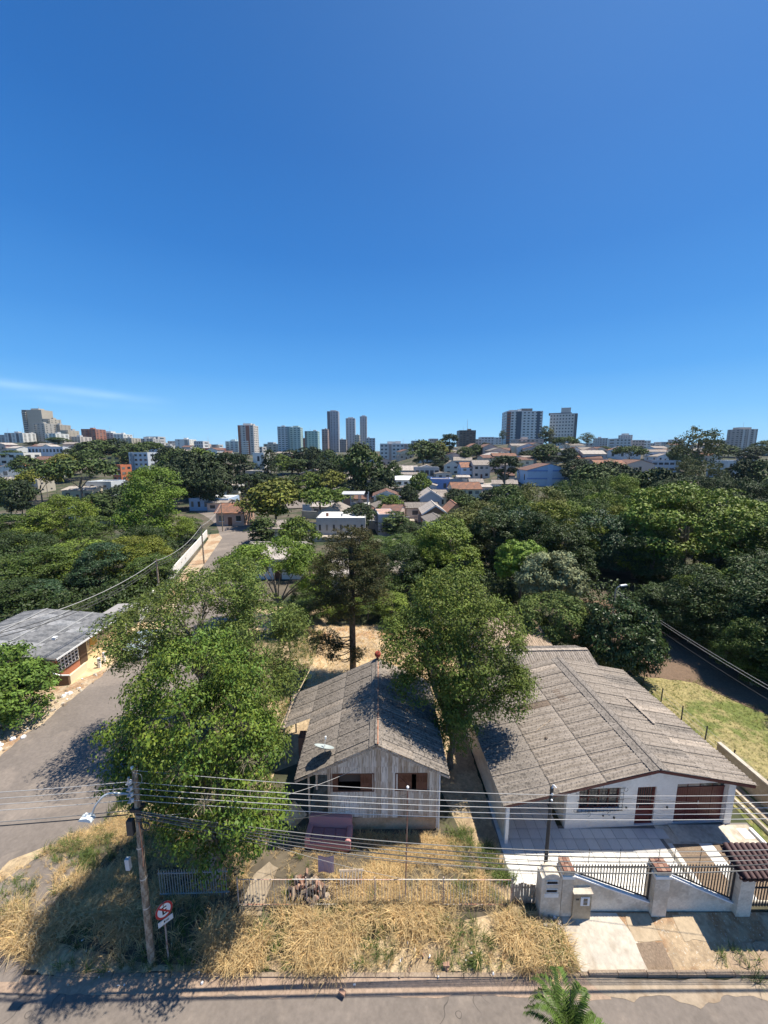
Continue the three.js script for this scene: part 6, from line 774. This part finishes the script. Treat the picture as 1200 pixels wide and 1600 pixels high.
// centre of the valley
{
  const t = block('flat white-roofed grey building with two small windows beyond the conifer', { px: 533, py: 843, wpx: 78, dp: 8, h: 4.3, wall: paint(.36, .37, .38), roofMat: roofC.white, storeys: 1, cols: 7, winW: .28, winH: .28, parapet: .1 }); mesh('roof_vent', boxG(.5, .7, .5, -3, 4.7, 2), M.brick, t); mesh('roof_vent', boxG(.4, .6, .4, 0, 4.7, 2.2), slabMat, t); mesh('terrace', spanG(-6, 5, 0, .9, 4.05, 6.5), M.concrete, t);
  block('grey block house with a white side wall and pale pink roof', { px: 601, py: 838, wpx: 27, dp: 8, h: 4.6, wall: paint(.38, .4, .46), roofMat: mapped(T.terracotta, .9, 0, { color: rgb(1.5, 2.1, 2.6) }), storeys: 1, cols: 1, winW: .01, winH: .01, parapet: .1, turn: .12 });
  const u = block('unfinished concrete-frame house with open upper floor', { px: 556, py: 810, wpx: 42, dp: 8, h: 3.2, wall: concrete, storeys: 1, cols: 3, winW: .6, winH: .6, parapet: .15, winMat: M.dark });
  for (let i = 0; i < 4; i++) for (const z of [-3.6, 3.7]) mesh('column', boxG(.28, 3, .28, -3.5 + i * 2.2, 4.8, z), slabMat, u); mesh('upper_slab', boxG(6.2, .2, 8, -.9, 6.35, 0), slabMat, u); mesh('half_wall', boxG(2, 2, .2, -2.4, 4.3, 3.6), M.brickPale, u); mesh('half_wall', boxG(1.6, 1.4, .2, 1.0, 4.0, 3.65), pink, u); mesh('half_wall', boxG(.2, 2.6, 7, -3.4, 4.7, 0), concrete, u);
  const b = house('two-storey house with white pillars and wide brown-grey roof', { px: 604, py: 802, wpx: 40, dp: 8, h: 5, rise: 1.4, ridge: 'z', wall: white, roof: roofC.brown, cols: 3, storeys: 2, trim: true }); mesh('balcony', boxG(6, .25, 1.6, 0, 2.6, 4.9), M.white, b);
  house('blue-grey gabled house with white trim facing the valley', { px: 673, py: 803, wpx: 34, dp: 9, h: 4.6, rise: 2.0, ridge: 'z', wall: bluegrey, roof: roofC.pale, cols: 2, storeys: 1, trim: true });
  house('low cream annexe beside the blue-grey gabled house', { px: 695, py: 795, wpx: 20, dp: 7, h: 3.8, rise: .9, wall: cream, roof: roofC.grey, cols: 2 });
  house('brown house with pale grey gable roof at the wood edge', { px: 680, py: 822, wpx: 38, dp: 9, h: 3.0, rise: 1.9, ridge: 'z', wall: paint(.3, .17, .1), roof: roofC.pale, cols: 2, trim: true });
  house('small terracotta hipped roof house at the wood edge', { px: 712, py: 822, wpx: 30, dp: 8, h: 3.0, rise: 2.2, ridge: 'z', wall: paint(.4, .25, .16), roof: roofC.orange, cols: 2 });
  house('cream two-storey house with terracotta hip roof above the wood', { px: 729, py: 789, wpx: 46, dp: 9, h: 5.2, rise: 1.8, wall: cream, roof: roofC.terra, cols: 4, storeys: 2 });
  const bl = house('blue-sided house with white metal roof halfway up the valley', { px: 634, py: 772, wpx: 32, dp: 10, h: 5.6, rise: 1.2, wall: paint(.66, .72, .74), roof: roofC.white, cols: 3, storeys: 2 }); mesh('blue_side', spanG(-4.4, -4.2, -1, 5.6, -4.9, 4.9), blue, bl); mesh('porch_roof', boxG(6, .15, 2, .6, 3, 5.8), M.white, bl);
  block('deep blue flat-roofed building beside the blue-sided house', { px: 690, py: 770, wpx: 30, dp: 9, h: 5, wall: blue, roofMat: roofC.pale, storeys: 1, cols: 2, winW: .3, winH: .4, turn: -.15 });
  block('grey commercial building with a row of square windows', { px: 667, py: 748, wpx: 38, dp: 9, h: 5.2, wall: grey, storeys: 1, cols: 5, winW: .7, winH: .5 });
  house('pale warehouse with white gable roof behind the blue-sided house', { px: 630, py: 748, wpx: 46, dp: 12, h: 4.4, rise: 2.2, wall: paint(.5, .5, .52), roof: roofC.pale, cols: 2, sw: 1 });
  house('white gabled cottage with grey roof up the slope', { px: 706, py: 742, wpx: 24, dp: 9, h: 5, rise: 2.4, ridge: 'z', wall: paint(.6, .6, .56), roof: roofC.grey, cols: 2, storeys: 2 });
  house('house with orange tiled roof wedged among grey roofs', { px: 731, py: 748, wpx: 22, dp: 9, h: 5.6, rise: 2.2, wall: paleBlue, roof: roofC.orange, cols: 2, storeys: 2 });
  house('two-storey grey house with balconies beside the orange tiled roof', { px: 752, py: 748, wpx: 26, dp: 9, h: 6.6, rise: 2, wall: paint(.5, .46, .44), roof: roofC.grey, cols: 3, storeys: 2 });
  block('pale retaining wall and yard below the araucaria', { px: 768, py: 772, wpx: 40, dp: 3, h: 3, wall: paint(.55, .6, .66), storeys: 1, cols: 1, winW: .01, winH: .01, name: 'retaining_wall', category: 'wall' });
  const bh = house('large light blue hall with dark blue bands and brown roof', { px: 858, py: 760, wpx: 70, dp: 13, h: 6.8, rise: 2.6, ridge: 'z', wall: paleBlue, roof: roofC.brown, cols: 1, storeys: 1, door: false, name: 'blue_hall', category: 'hall' }); const bw = 70 / FOC * -bh.position.z * .49; for (const y of [3.3, 6.6]) mesh('blue_band', boxG(bw * 2, .6, .12, 0, y, 6.56), blue, bh); mesh('centre_panel', boxG(2.0, 9.2, .1, 0, 4.2, 6.6), paint(.45, .58, .8), bh);
  house('pinkish gabled house with one small window above the wood', { px: 997, py: 741, wpx: 48, dp: 12, h: 5.4, rise: 2.2, ridge: 'z', wall: pink, roof: roofC.brown, cols: 1, door: false, turn: .15 });
  block('blue-grey building with a long window row above the wood', { px: 1040, py: 738, wpx: 44, dp: 10, h: 6.2, wall: paint(.4, .46, .54), roofMat: roofC.grey, storeys: 2, cols: 5, winW: .75, winH: .4 });
  house('house with bright orange-red roof on the right slope', { px: 957, py: 722, d: 200, wpx: 46, dp: 12, h: 5, rise: 2.6, wall: paint(.4, .34, .3), roof: roofC.orange, cols: 3 });
  house('light blue gabled cottage behind the dark wood', { px: 1156, py: 747, wpx: 34, dp: 11, h: 4.6, rise: 2.2, ridge: 'z', wall: paint(.45, .6, .68), roof: roofC.pale, cols: 2, turn: -.3 });
  block('low white shed roof peeping out of the wood', { px: 1040, py: 760, wpx: 34, dp: 5, h: 3.4, wall: white, roofMat: roofC.white, storeys: 1, cols: 2, parapet: .1, name: 'shed', category: 'shed' });
  block('plain pale block on the right hilltop', { px: 1160, py: 724, d: 190, wpx: 46, dp: 12, h: 9, wall: paint(.55, .57, .6), storeys: 2, cols: 4, winW: .3 });
  // behind the back field
  house('small pink and white house behind the conifer', { px: 524, py: 932, wpx: 42, dp: 6, h: 2.7, rise: 1.0, wall: paint(.68, .6, .58), roof: roofC.pale, cols: 2 });
  house('tin roofed lean-to at the edge of the back field', { px: 628, py: 925, wpx: 44, dp: 5, h: 2.3, rise: .8, wall: paint(.25, .2, .16), roof: roofC.pale, cols: 1, door: false, name: 'lean_to', category: 'shed' });
  house('pale roofed house glimpsed through the vase-shaped tree', { px: 425, py: 905, wpx: 92, dp: 8, h: 3, rise: 1.2, wall: white, roof: roofC.pale, cols: 4 });
  house('grey roofed garage below the small round tree', { px: 432, py: 848, wpx: 34, dp: 7, h: 2.8, rise: .9, wall: cream, roof: roofC.grey, cols: 2, name: 'garage', category: 'garage' });
}
// left hillside
house('white gabled house with bright red roof on the far left slope', { px: 12, py: 749, wpx: 44, dp: 12, h: 5.2, rise: 3, ridge: 'z', wall: white, roof: roofC.red, cols: 2, trim: true, turn: .5 });
house('white gabled house with brown tiled roof beside the red-roofed one', { px: 58, py: 750, wpx: 44, dp: 12, h: 5.2, rise: 3, ridge: 'z', wall: white, roof: roofC.brown, cols: 2, trim: true, turn: .45 });
house('grey roofed bungalow below the red-roofed house', { px: 14, py: 765, wpx: 44, dp: 10, h: 3.6, rise: 1.3, wall: grey, roof: roofC.pale, cols: 3 });
block('modern beige box house at the curve of the left road', { px: 50, py: 771, wpx: 22, dp: 8, h: 5, wall: beige, storeys: 2, cols: 1, winW: .2, winH: .2 });
block('white flat-roofed villa on the left slope', { px: 20, py: 727, wpx: 38, dp: 12, h: 7, wall: white, storeys: 2, cols: 3, roofMat: roofC.pale });
block('long white school-like building on the left hill', { px: 72, py: 711, d: 250, wpx: 54, dp: 14, h: 9, wall: paint(.62, .66, .74), storeys: 2, cols: 10, winW: .55 });
house('cream cottage with brown roof on the left slope', { px: 66, py: 729, wpx: 26, dp: 10, h: 4, rise: 1.8, wall: yellow, roof: roofC.brown, cols: 2 });
block('yellow upper-storey house between the trees', { px: 178, py: 728, wpx: 22, dp: 9, h: 6, wall: yellow, roofMat: roofC.brown, storeys: 2, cols: 2 });
block('bright orange-red narrow house beside the yellow house', { px: 184, py: 752, wpx: 13, dp: 8, h: 7.2, wall: paint(.55, .18, .09), storeys: 3, cols: 2, frame: 1 });
block('blue-grey four-storey apartment block with white front', { px: 223, py: 737, wpx: 36, dp: 16, h: 10.5, wall: paint(.6, .64, .7), storeys: 4, cols: 4, winW: .5, turn: -.25, stripe: [[-.3, .14, paint(.3, .34, .4)]] });
block('white stepped house below the umbrella tree', { px: 156, py: 778, wpx: 40, dp: 9, h: 5.5, wall: paint(.6, .66, .74), storeys: 2, cols: 2, winW: .25, winH: .3 });
house('white walled house half buried in the copse', { px: 150, py: 806, wpx: 42, dp: 7, h: 3.4, rise: .8, wall: white, roof: roofC.pale, cols: 2 });
house('house with orange roof half buried in the copse', { px: 116, py: 812, wpx: 18, dp: 6, h: 3.2, rise: 1.4, ridge: 'z', wall: white, roof: roofC.orange, cols: 1, door: false });
house('terracotta roofed cottage beside the walled house in the copse', { px: 165, py: 818, wpx: 24, dp: 6, h: 3, rise: 1.2, wall: pink, roof: roofC.terra, cols: 2 });
house('pale roofed house under the umbrella tree', { px: 122, py: 782, wpx: 48, dp: 8, h: 3.6, rise: .9, wall: cream, roof: roofC.pale, cols: 3 });
house('small shop-like white cabin beside the left road', { px: 5, py: 782, wpx: 16, dp: 6, h: 3.4, rise: .6, wall: white, roof: roofC.dark, cols: 2, name: 'cabin', category: 'cabin' });
setting('left_hill_road', ribbonG([[-112, 103, 4], [-104, 106, 4], [-92, 110, 4], [-84, 118, 4], [-80, 128, 4]], .12), M.asphalt);
{ const [x, y, z] = onGround(75, 778), t = thing('hill_street_lamp', 'tall curved street lamp beside the modern beige box house', 'street lamp', [x, y, z]); mesh('pole', tubeG([V(0, 0, 0), V(0, 5, 0), V(-.6, 6.3, 0), V(-2, 7, 0)], .12, .08, 6), M.poleConcrete, t); mesh('lamp_head', boxG(.9, .12, .3, -2.3, 7, 0), M.white, t); }
// more roofs up the hillside, set out house by house
{
  const R = rng(777), walls = [[white, 'white'], [cream, 'cream'], [grey, 'grey'], [pink, 'pinkish'], [beige, 'beige'], [paint(.6, .63, .68), 'pale bluish']], roofs = [[roofC.grey, 'grey'], [roofC.pale, 'pale grey'], [roofC.brown, 'brown'], [roofC.terra, 'terracotta'], [roofC.dark, 'dark grey'], [roofC.grey, 'grey']];
  const spots = []; for (const [x0, x1, y0, y1, n] of [[690, 830, 712, 735, 20], [800, 960, 706, 726, 22], [960, 1130, 704, 724, 18], [1090, 1200, 706, 728, 10], [0, 130, 704, 722, 10], [225, 350, 706, 722, 8], [440, 600, 712, 735, 10], [600, 690, 712, 724, 6]]) for (let i = 0; i < n; i++) spots.push([lerp(x0, x1, R()), lerp(y0, y1, R())]);
  spots.sort((a, b) => b[1] - a[1]);
  for (const [px, py] of spots) { const [w, wn] = walls[Math.floor(R() * 6)], [rf, rn] = roofs[Math.floor(R() * 6)], [, , , D] = onGround(px, py); if (D > 420) continue; const gz = R() < .45; house(`${wn} ${gz ? 'gable-fronted' : 'long-fronted'} house with ${rn} roof on the crowded hillside`, { px, py, wpx: (8 + R() * 6) * FOC / D, dp: 8 + R() * 4, h: 3.2 + (R() < .35 ? 2.8 : 0) + R() * .6, rise: 1.2 + R() * 1.2, ridge: gz ? 'z' : 'x', turn: (R() - .5) * .7, wall: w, roof: rf, cols: 2 + Math.floor(R() * 2), name: 'hillside_house' }).userData.group = 'houses crowding the hillside'; }
}
// back yards of the valley: sheds, garden walls, paved courts
{
  const R = rng(1234), busy = scene.children.filter((o) => ['house', 'building', 'hall', 'shed', 'garage'].includes(o.userData.category)).map((o) => [o.position.x, o.position.z]), walls = [[grey, 'grey'], [paint(.62, .58, .54), 'pale'], [concrete, 'raw concrete'], [pink, 'pinkish'], [paint(.5, .55, .62), 'bluish']], roofs = [[roofC.grey, 'grey'], [roofC.pale, 'pale'], [roofC.dark, 'dark'], [roofC.brown, 'brown']];
  let made = 0; for (let k = 0; k < 600 && made < 58; k++) { const px = lerp(500, 800, R()), py = lerp(736, 838, R()); if (px > 720 && py > 790) continue; const [x, , z, D] = onGround(px, py); if (busy.some(([a, b]) => Math.hypot(a - x, b - z + 4) < 8.5)) continue; busy.push([x, z]); made++; const [w, wn] = walls[Math.floor(R() * 5)], [rf, rn] = roofs[Math.floor(R() * 4)];
    house(`${wn} outbuilding with ${rn} roof in the valley back yards`, { px, py, wpx: (4.5 + R() * 5) * FOC / D, dp: 5 + R() * 3, h: 2.5 + R() * 1.6, rise: .5 + R() * .8, ridge: R() < .3 ? 'z' : 'x', turn: (R() - .5) * .5, wall: w, roof: rf, cols: 2, name: 'outbuilding', category: 'shed' }).userData.group = 'houses crowding the valley back yards';
    if (R() < .75) { const L2 = 7 + R() * 8, t = thing('garden_wall', `${wn} garden wall in the valley back yards`, 'wall', [x + (R() - .5) * 8, H(x, D), z + 3 + R() * 2], (R() - .5) * .6, 'houses crowding the valley back yards'); mesh('wall', boxG(L2, 2.1, .2, 0, .8, 0), w, t); mesh('coping', boxG(L2, .08, .28, 0, 1.9, 0), slabMat, t); } }
  for (const [px, py, a, b] of [[650, 812, 16, 5], [560, 820, 12, 4], [690, 782, 14, 5], [740, 775, 14, 6], [760, 757, 18, 6], [620, 790, 12, 5], [720, 752, 16, 5], [600, 845, 9, 3]]) { const [x, , , d] = onGround(px, py); setting('paved_yard', sheetG([[x - a / 2, d - b / 2], [x + a / 2, d - b / 2], [x + a / 2, d + b / 2], [x - a / 2, d + b / 2]], .1, .3, Math.round(px)), mapped(T.concrete, .95, 0, { color: rgb(.8, .8, .8) })); }
}
// ---------- skyline ----------
{
  const T1 = (label, o) => block(label, { name: 'apartment_tower', category: 'tower', dp: 16, winW: .5, winH: .42, sideCols: 3, ...o });
  const sand = paint(.47, .42, .35), sandDark = paint(.4, .36, .31);
  T1('tallest sand-coloured tower of the stepped cluster, with dark balconies down one edge', { px: 57, py: 700, d: 470, wpx: 30, top: 641, wall: sand, storeys: 17, cols: 4, winW: .01, winH: .01, stripe: [[-.36, .2, darkGrey]], penthouse: .4 });
  { const t = scene.children[scene.children.length - 1], w = 30 / FOC * 470; for (let s = 0; s < 15; s++) mesh('balcony', boxG(w * .2, t.tall / 34, 1.2, -w * .36, t.tall * (s + .8) / 16, 9), paint(.5, .46, .4), t); }
  T1('sand-coloured slab stepping down beside the tallest tower', { px: 76, py: 700, d: 462, wpx: 15, top: 655, wall: sand, storeys: 12, cols: 2, winW: .25 });
  T1('lower sand-coloured slab of the stepped cluster', { px: 90, py: 700, d: 455, wpx: 15, top: 664, wall: sandDark, storeys: 10, cols: 2, winW: .12 }); T1('sand-coloured end block of the stepped cluster', { px: 103, py: 700, d: 440, wpx: 13, top: 673, wall: sand, storeys: 8, cols: 2, winW: .1 });
  T1('grey front block beneath the tallest sand-coloured tower', { px: 65, py: 700, d: 440, wpx: 18, top: 662, wall: paint(.42, .4, .37), storeys: 10, cols: 3, winW: .3 });
  T1('white apartment block with vertical strips on the far left', { px: 24, py: 700, d: 420, wpx: 28, top: 677, wall: white, storeys: 7, cols: 5, stripe: [[-.2, .12, darkGrey], [.22, .12, darkGrey]] }); T1('grey apartment block at the left edge of the skyline', { px: 4, py: 700, d: 430, wpx: 22, top: 680, wall: grey, storeys: 6, cols: 4 }); T1('pale apartment block between the white block and the stepped cluster', { px: 40, py: 700, d: 450, wpx: 14, top: 678, wall: paint(.55, .53, .5), storeys: 6, cols: 3 });
  T1('white terraced apartments right of the stepped cluster', { px: 82, py: 705, d: 380, wpx: 16, top: 678, wall: white, storeys: 7, cols: 3 }); T1('pinkish white apartment row below the stepped cluster', { px: 116, py: 702, d: 400, wpx: 22, top: 683, wall: paint(.6, .54, .5), storeys: 5, cols: 5 });
  T1('red-brown tower standing alone over the dark hill trees', { px: 141, py: 700, d: 430, wpx: 22, top: 671, wall: redBrown, storeys: 9, cols: 4, stripe: [[0, .1, paint(.26, .1, .07)]] });
  T1('white stepped apartment building behind the hill trees', { px: 166, py: 700, d: 450, wpx: 26, top: 677, wall: paint(.62, .64, .64), storeys: 7, cols: 5, penthouse: .4 }); T1('white narrow apartment building next to the stepped one', { px: 187, py: 700, d: 440, wpx: 15, top: 679, wall: white, storeys: 7, cols: 3 }); T1('grey-beige apartment building at the end of the white group', { px: 200, py: 702, d: 420, wpx: 14, top: 685, wall: beige, storeys: 6, cols: 3 });
  T1('grey striped building with paler bays', { px: 226, py: 702, d: 440, wpx: 28, top: 686, wall: grey, storeys: 5, cols: 5, stripe: [[-.28, .12, white], [.1, .1, white]], penthouse: .3 });
  T1('small white building left of the grey and white slab', { px: 258, py: 704, d: 460, wpx: 22, top: 697, wall: paint(.6, .6, .6), storeys: 4, cols: 4 }); T1('white and grey slab with one blind wall', { px: 286, py: 706, d: 430, wpx: 22, top: 687, wall: white, storeys: 7, cols: 2, winW: .2, stripe: [[.28, .22, paint(.4, .38, .36)]] });
  T1('low dark brick building with an antenna', { px: 330, py: 708, d: 430, wpx: 28, top: 701, wall: brickRed, storeys: 3, cols: 4 }); { const t = scene.children[scene.children.length - 1]; mesh('antenna', tubeG([V(-6, t.tall, 0), V(-6, t.tall + 14, 0)], .25, .1, 5, false), M.steel, t); mesh('roof_tank', new THREE.CylinderGeometry(3.6, 3.6, 3.6, 14).translate(2, t.tall + 1.9, 0), darkGrey, t); }
  T1('pale teal slab beside the red and white tower', { px: 363, py: 706, d: 450, wpx: 20, top: 690, wall: lightTeal, storeys: 6, cols: 3, penthouse: .3 });
  T1('slim red-brown and white striped tower', { px: 386, py: 712, d: 410, wpx: 24, top: 665, wall: paint(.62, .58, .55), storeys: 13, cols: 4, winW: .45, stripe: [[-.42, .14, redBrown], [.12, .22, redBrown]], penthouse: .5 });
  { const t = scene.children[scene.children.length - 1], w = 24 / FOC * 410; for (let s = 0; s < 7; s++) mesh('balcony', boxG(w * .4, 1.3, 1.6, -w * .05, t.tall * (s + .8) / 15, 9.2), paint(.7, .68, .66), t); }
  T1('teal and white balcony tower', { px: 446, py: 708, d: 520, wpx: 22, top: 667, wall: paint(.5, .56, .6), storeys: 12, cols: 4, winW: .6, winMat: std([.05, .11, .12], .2), stripe: [[.34, .3, paint(.22, .32, .36)]] }); T1('pale green tower joined to the teal balcony tower', { px: 462, py: 708, d: 515, wpx: 17, top: 668, wall: teal, storeys: 12, cols: 3, winMat: std([.05, .14, .15], .2), penthouse: .5 });
  T1('narrow red building between two teal towers', { px: 475, py: 708, d: 560, wpx: 9, top: 685, wall: brickRed, storeys: 6, cols: 2 }); T1('glassy teal tower with a dark crown', { px: 487, py: 706, d: 530, wpx: 20, top: 674, wall: paint(.36, .52, .52), storeys: 10, cols: 4, winMat: std([.05, .16, .17], .2), stripe: [[-.42, .12, paint(.12, .16, .2)]] });
  T1('tallest grey tower of the slender trio', { px: 521, py: 706, d: 640, wpx: 17, top: 643, wall: paint(.42, .42, .46), storeys: 24, cols: 4, winW: .35, stripe: [[-.38, .24, paint(.16, .17, .2)]], penthouse: .5, dp: 18 }); T1('middle grey tower of the slender trio', { px: 548, py: 706, d: 660, wpx: 14, top: 654, wall: paint(.5, .5, .53), storeys: 20, cols: 3, winW: .35, penthouse: .6, dp: 18 }); T1('narrowest grey tower of the slender trio', { px: 568, py: 706, d: 680, wpx: 10.5, top: 651, wall: paint(.48, .48, .52), storeys: 22, cols: 3, winW: .35, penthouse: .5, dp: 16 });
  T1('brown and white building at the foot of the tallest grey tower', { px: 508, py: 708, d: 600, wpx: 9, top: 671, wall: paint(.4, .3, .27), storeys: 11, cols: 2 }); T1('dark low building between the slender towers', { px: 536, py: 708, d: 600, wpx: 10, top: 687, wall: paint(.32, .28, .27), storeys: 6, cols: 3 }); T1('beige block beside the narrowest grey tower', { px: 558, py: 708, d: 610, wpx: 8, top: 680, wall: beige, storeys: 8, cols: 2 }); T1('small grey stepped block right of the slender trio', { px: 579, py: 706, d: 560, wpx: 14, top: 685, wall: paint(.4, .44, .5), storeys: 6, cols: 3 });
  T1('long white apartment building on the hill crest', { px: 622, py: 714, d: 330, wpx: 56, top: 694, wall: paint(.66, .64, .63), storeys: 4, cols: 9, penthouse: .15, dp: 14, stripe: [[-.22, .07, paint(.45, .36, .33)], [.2, .07, paint(.45, .36, .33)]] });
  T1('dark brown unfinished tower with a thin mast', { px: 730, py: 702, d: 400, wpx: 25, top: 673, wall: paint(.16, .12, .10), storeys: 8, cols: 5, winW: .6 }); { const t = scene.children[scene.children.length - 1]; mesh('mast', tubeG([V(1, t.tall, 0), V(1, t.tall + 12, 0)], .3, .1, 5, false), M.steel, t); }
  const dkw = std([.035, .045, .06], .2);
  T1('broad white tower with dark window columns', { px: 818, py: 700, d: 370, wpx: 54, top: 643, wall: paint(.7, .7, .7), storeys: 12, cols: 9, winW: .5, winH: .4, turn: -.06, dp: 18, stripe: [[-.44, .1, darkGrey], [-.16, .14, paint(.1, .13, .17)], [.38, .08, paint(.1, .13, .17)]], winMat: dkw, penthouse: .3 });
  { const t = scene.children[scene.children.length - 1], w = 54 / FOC * 370; for (let s = 0; s < 12; s++) mesh('balcony', boxG(w * .1, 1.1, 1.2, -w * .44, t.tall * (s + .4) / 12, 10), redBrown, t); mesh('crown_slab', boxG(w * .3, 3.2, 8, w * .1, t.tall + 1.7, 0), darkGrey, t); }
  T1('white tower turned at an angle with dark corner', { px: 881, py: 698, d: 372, wpx: 38, top: 647, wall: paint(.64, .62, .6), storeys: 10, cols: 9, winW: .45, winH: .38, turn: -.4, dp: 11, winMat: dkw, stripe: [[.46, .1, darkGrey]] }); { const t = scene.children[scene.children.length - 1]; mesh('roof_tower', boxG(8, 6, 7, 2, t.tall + 3.05, 0), paint(.5, .5, .5), t); mesh('roof_edge', boxG(20, 1.4, 12, -3, t.tall + .8, -2), darkGrey, t); }
  T1('low pinkish building at the foot of the broad white tower', { px: 828, py: 706, d: 300, wpx: 40, top: 687, wall: paint(.52, .42, .38), storeys: 3, cols: 6 });
  T1('small distant grey tower near the eucalyptus', { px: 942, py: 704, d: 520, wpx: 13, top: 685, wall: paint(.5, .5, .5), storeys: 6, cols: 3 }); T1('slender distant pale tower on the right', { px: 981, py: 702, d: 520, wpx: 11, top: 680, wall: paint(.58, .57, .58), storeys: 9, cols: 3, penthouse: .6 }); T1('low distant office block on the right', { px: 1010, py: 704, d: 520, wpx: 24, top: 693, wall: paint(.4, .43, .46), storeys: 4, cols: 6 }); T1('pale tower glimpsed behind the tall eucalyptus', { px: 1062, py: 704, d: 500, wpx: 12, top: 687, wall: paint(.55, .56, .58), storeys: 6, cols: 3 });
  T1('grey ribbed tower with a dark crown near the right edge', { px: 1166, py: 704, d: 430, wpx: 27, top: 671, wall: paint(.42, .38, .36), storeys: 11, cols: 5, winW: .5, stripe: [[-.3, .12, paint(.6, .58, .56)], [.02, .1, paint(.6, .58, .56)], [.33, .12, paint(.6, .58, .56)]], penthouse: .7 });
  const R = rng(991), c = [[white, 'white'], [grey, 'grey'], [beige, 'beige'], [paint(.55, .56, .58), 'pale grey'], [pink, 'pinkish']];
  for (const [a, b, n] of [[100, 350, 9], [395, 440, 4], [590, 720, 6], [740, 790, 4], [900, 1060, 10], [1100, 1200, 6]]) for (let i = 0; i < n; i++) { const [w, wn] = c[Math.floor(R() * 5)], st = 2 + Math.floor(R() * 3), wide = R() < .5; T1(`distant ${wn} ${wide ? 'wide' : 'narrow'} ${['two', 'three', 'four'][st - 2]}-storey building on the skyline`, { px: lerp(a, b, R()), py: 705, d: 430 + R() * 160, wpx: wide ? 18 + R() * 10 : 8 + R() * 6, h: st * 3 + 1, wall: w, storeys: st, cols: 4, name: 'distant_building', category: 'building', sideCols: 1 }).userData.group = 'distant buildings on the skyline'; }
}
// trees and hillside houses are told apart by the nearest thing one can find beside them
{
  const marks = scene.children.filter((o) => o.userData.label && !o.userData.group && ['house', 'building', 'hall', 'tower', 'shed', 'garage', 'tree', 'wall', 'cabin', 'bush'].includes(o.userData.category)), size = (o) => { const s = o.scale.x; return s < .62 ? 'small ' : s > 1.25 ? 'large ' : ''; };
  for (const o of scene.children) {
    const g = o.userData.group; if (!g || !/^(trees|houses crowding|distant)/.test(g)) continue;
    let best = null, bd = 1e9; for (const m of marks) { const q = Math.hypot(m.position.x - o.position.x, m.position.z - o.position.z); if (q < bd) { bd = q; best = m; } }
    const dz = best.position.z - o.position.z, rel = dz > bd * .7 ? 'behind' : dz < -bd * .7 ? 'in front of' : 'beside', head = o.userData.label.split(/ (?:in the|among the|on the) /)[0];
    const tail = best.userData.label.split(/,| with | behind | beside | between | above | below | standing | hanging | along | whose | rising | among | at the | facing | half | halfway | of the /)[0].replace(/^(the|an?) /, '');
    const words = (size(o) + head + ' ' + rel + ' the ' + tail).split(' '); o.userData.label = words.slice(0, 16).join(' ');
  }
}
renderer.render(scene, camera);
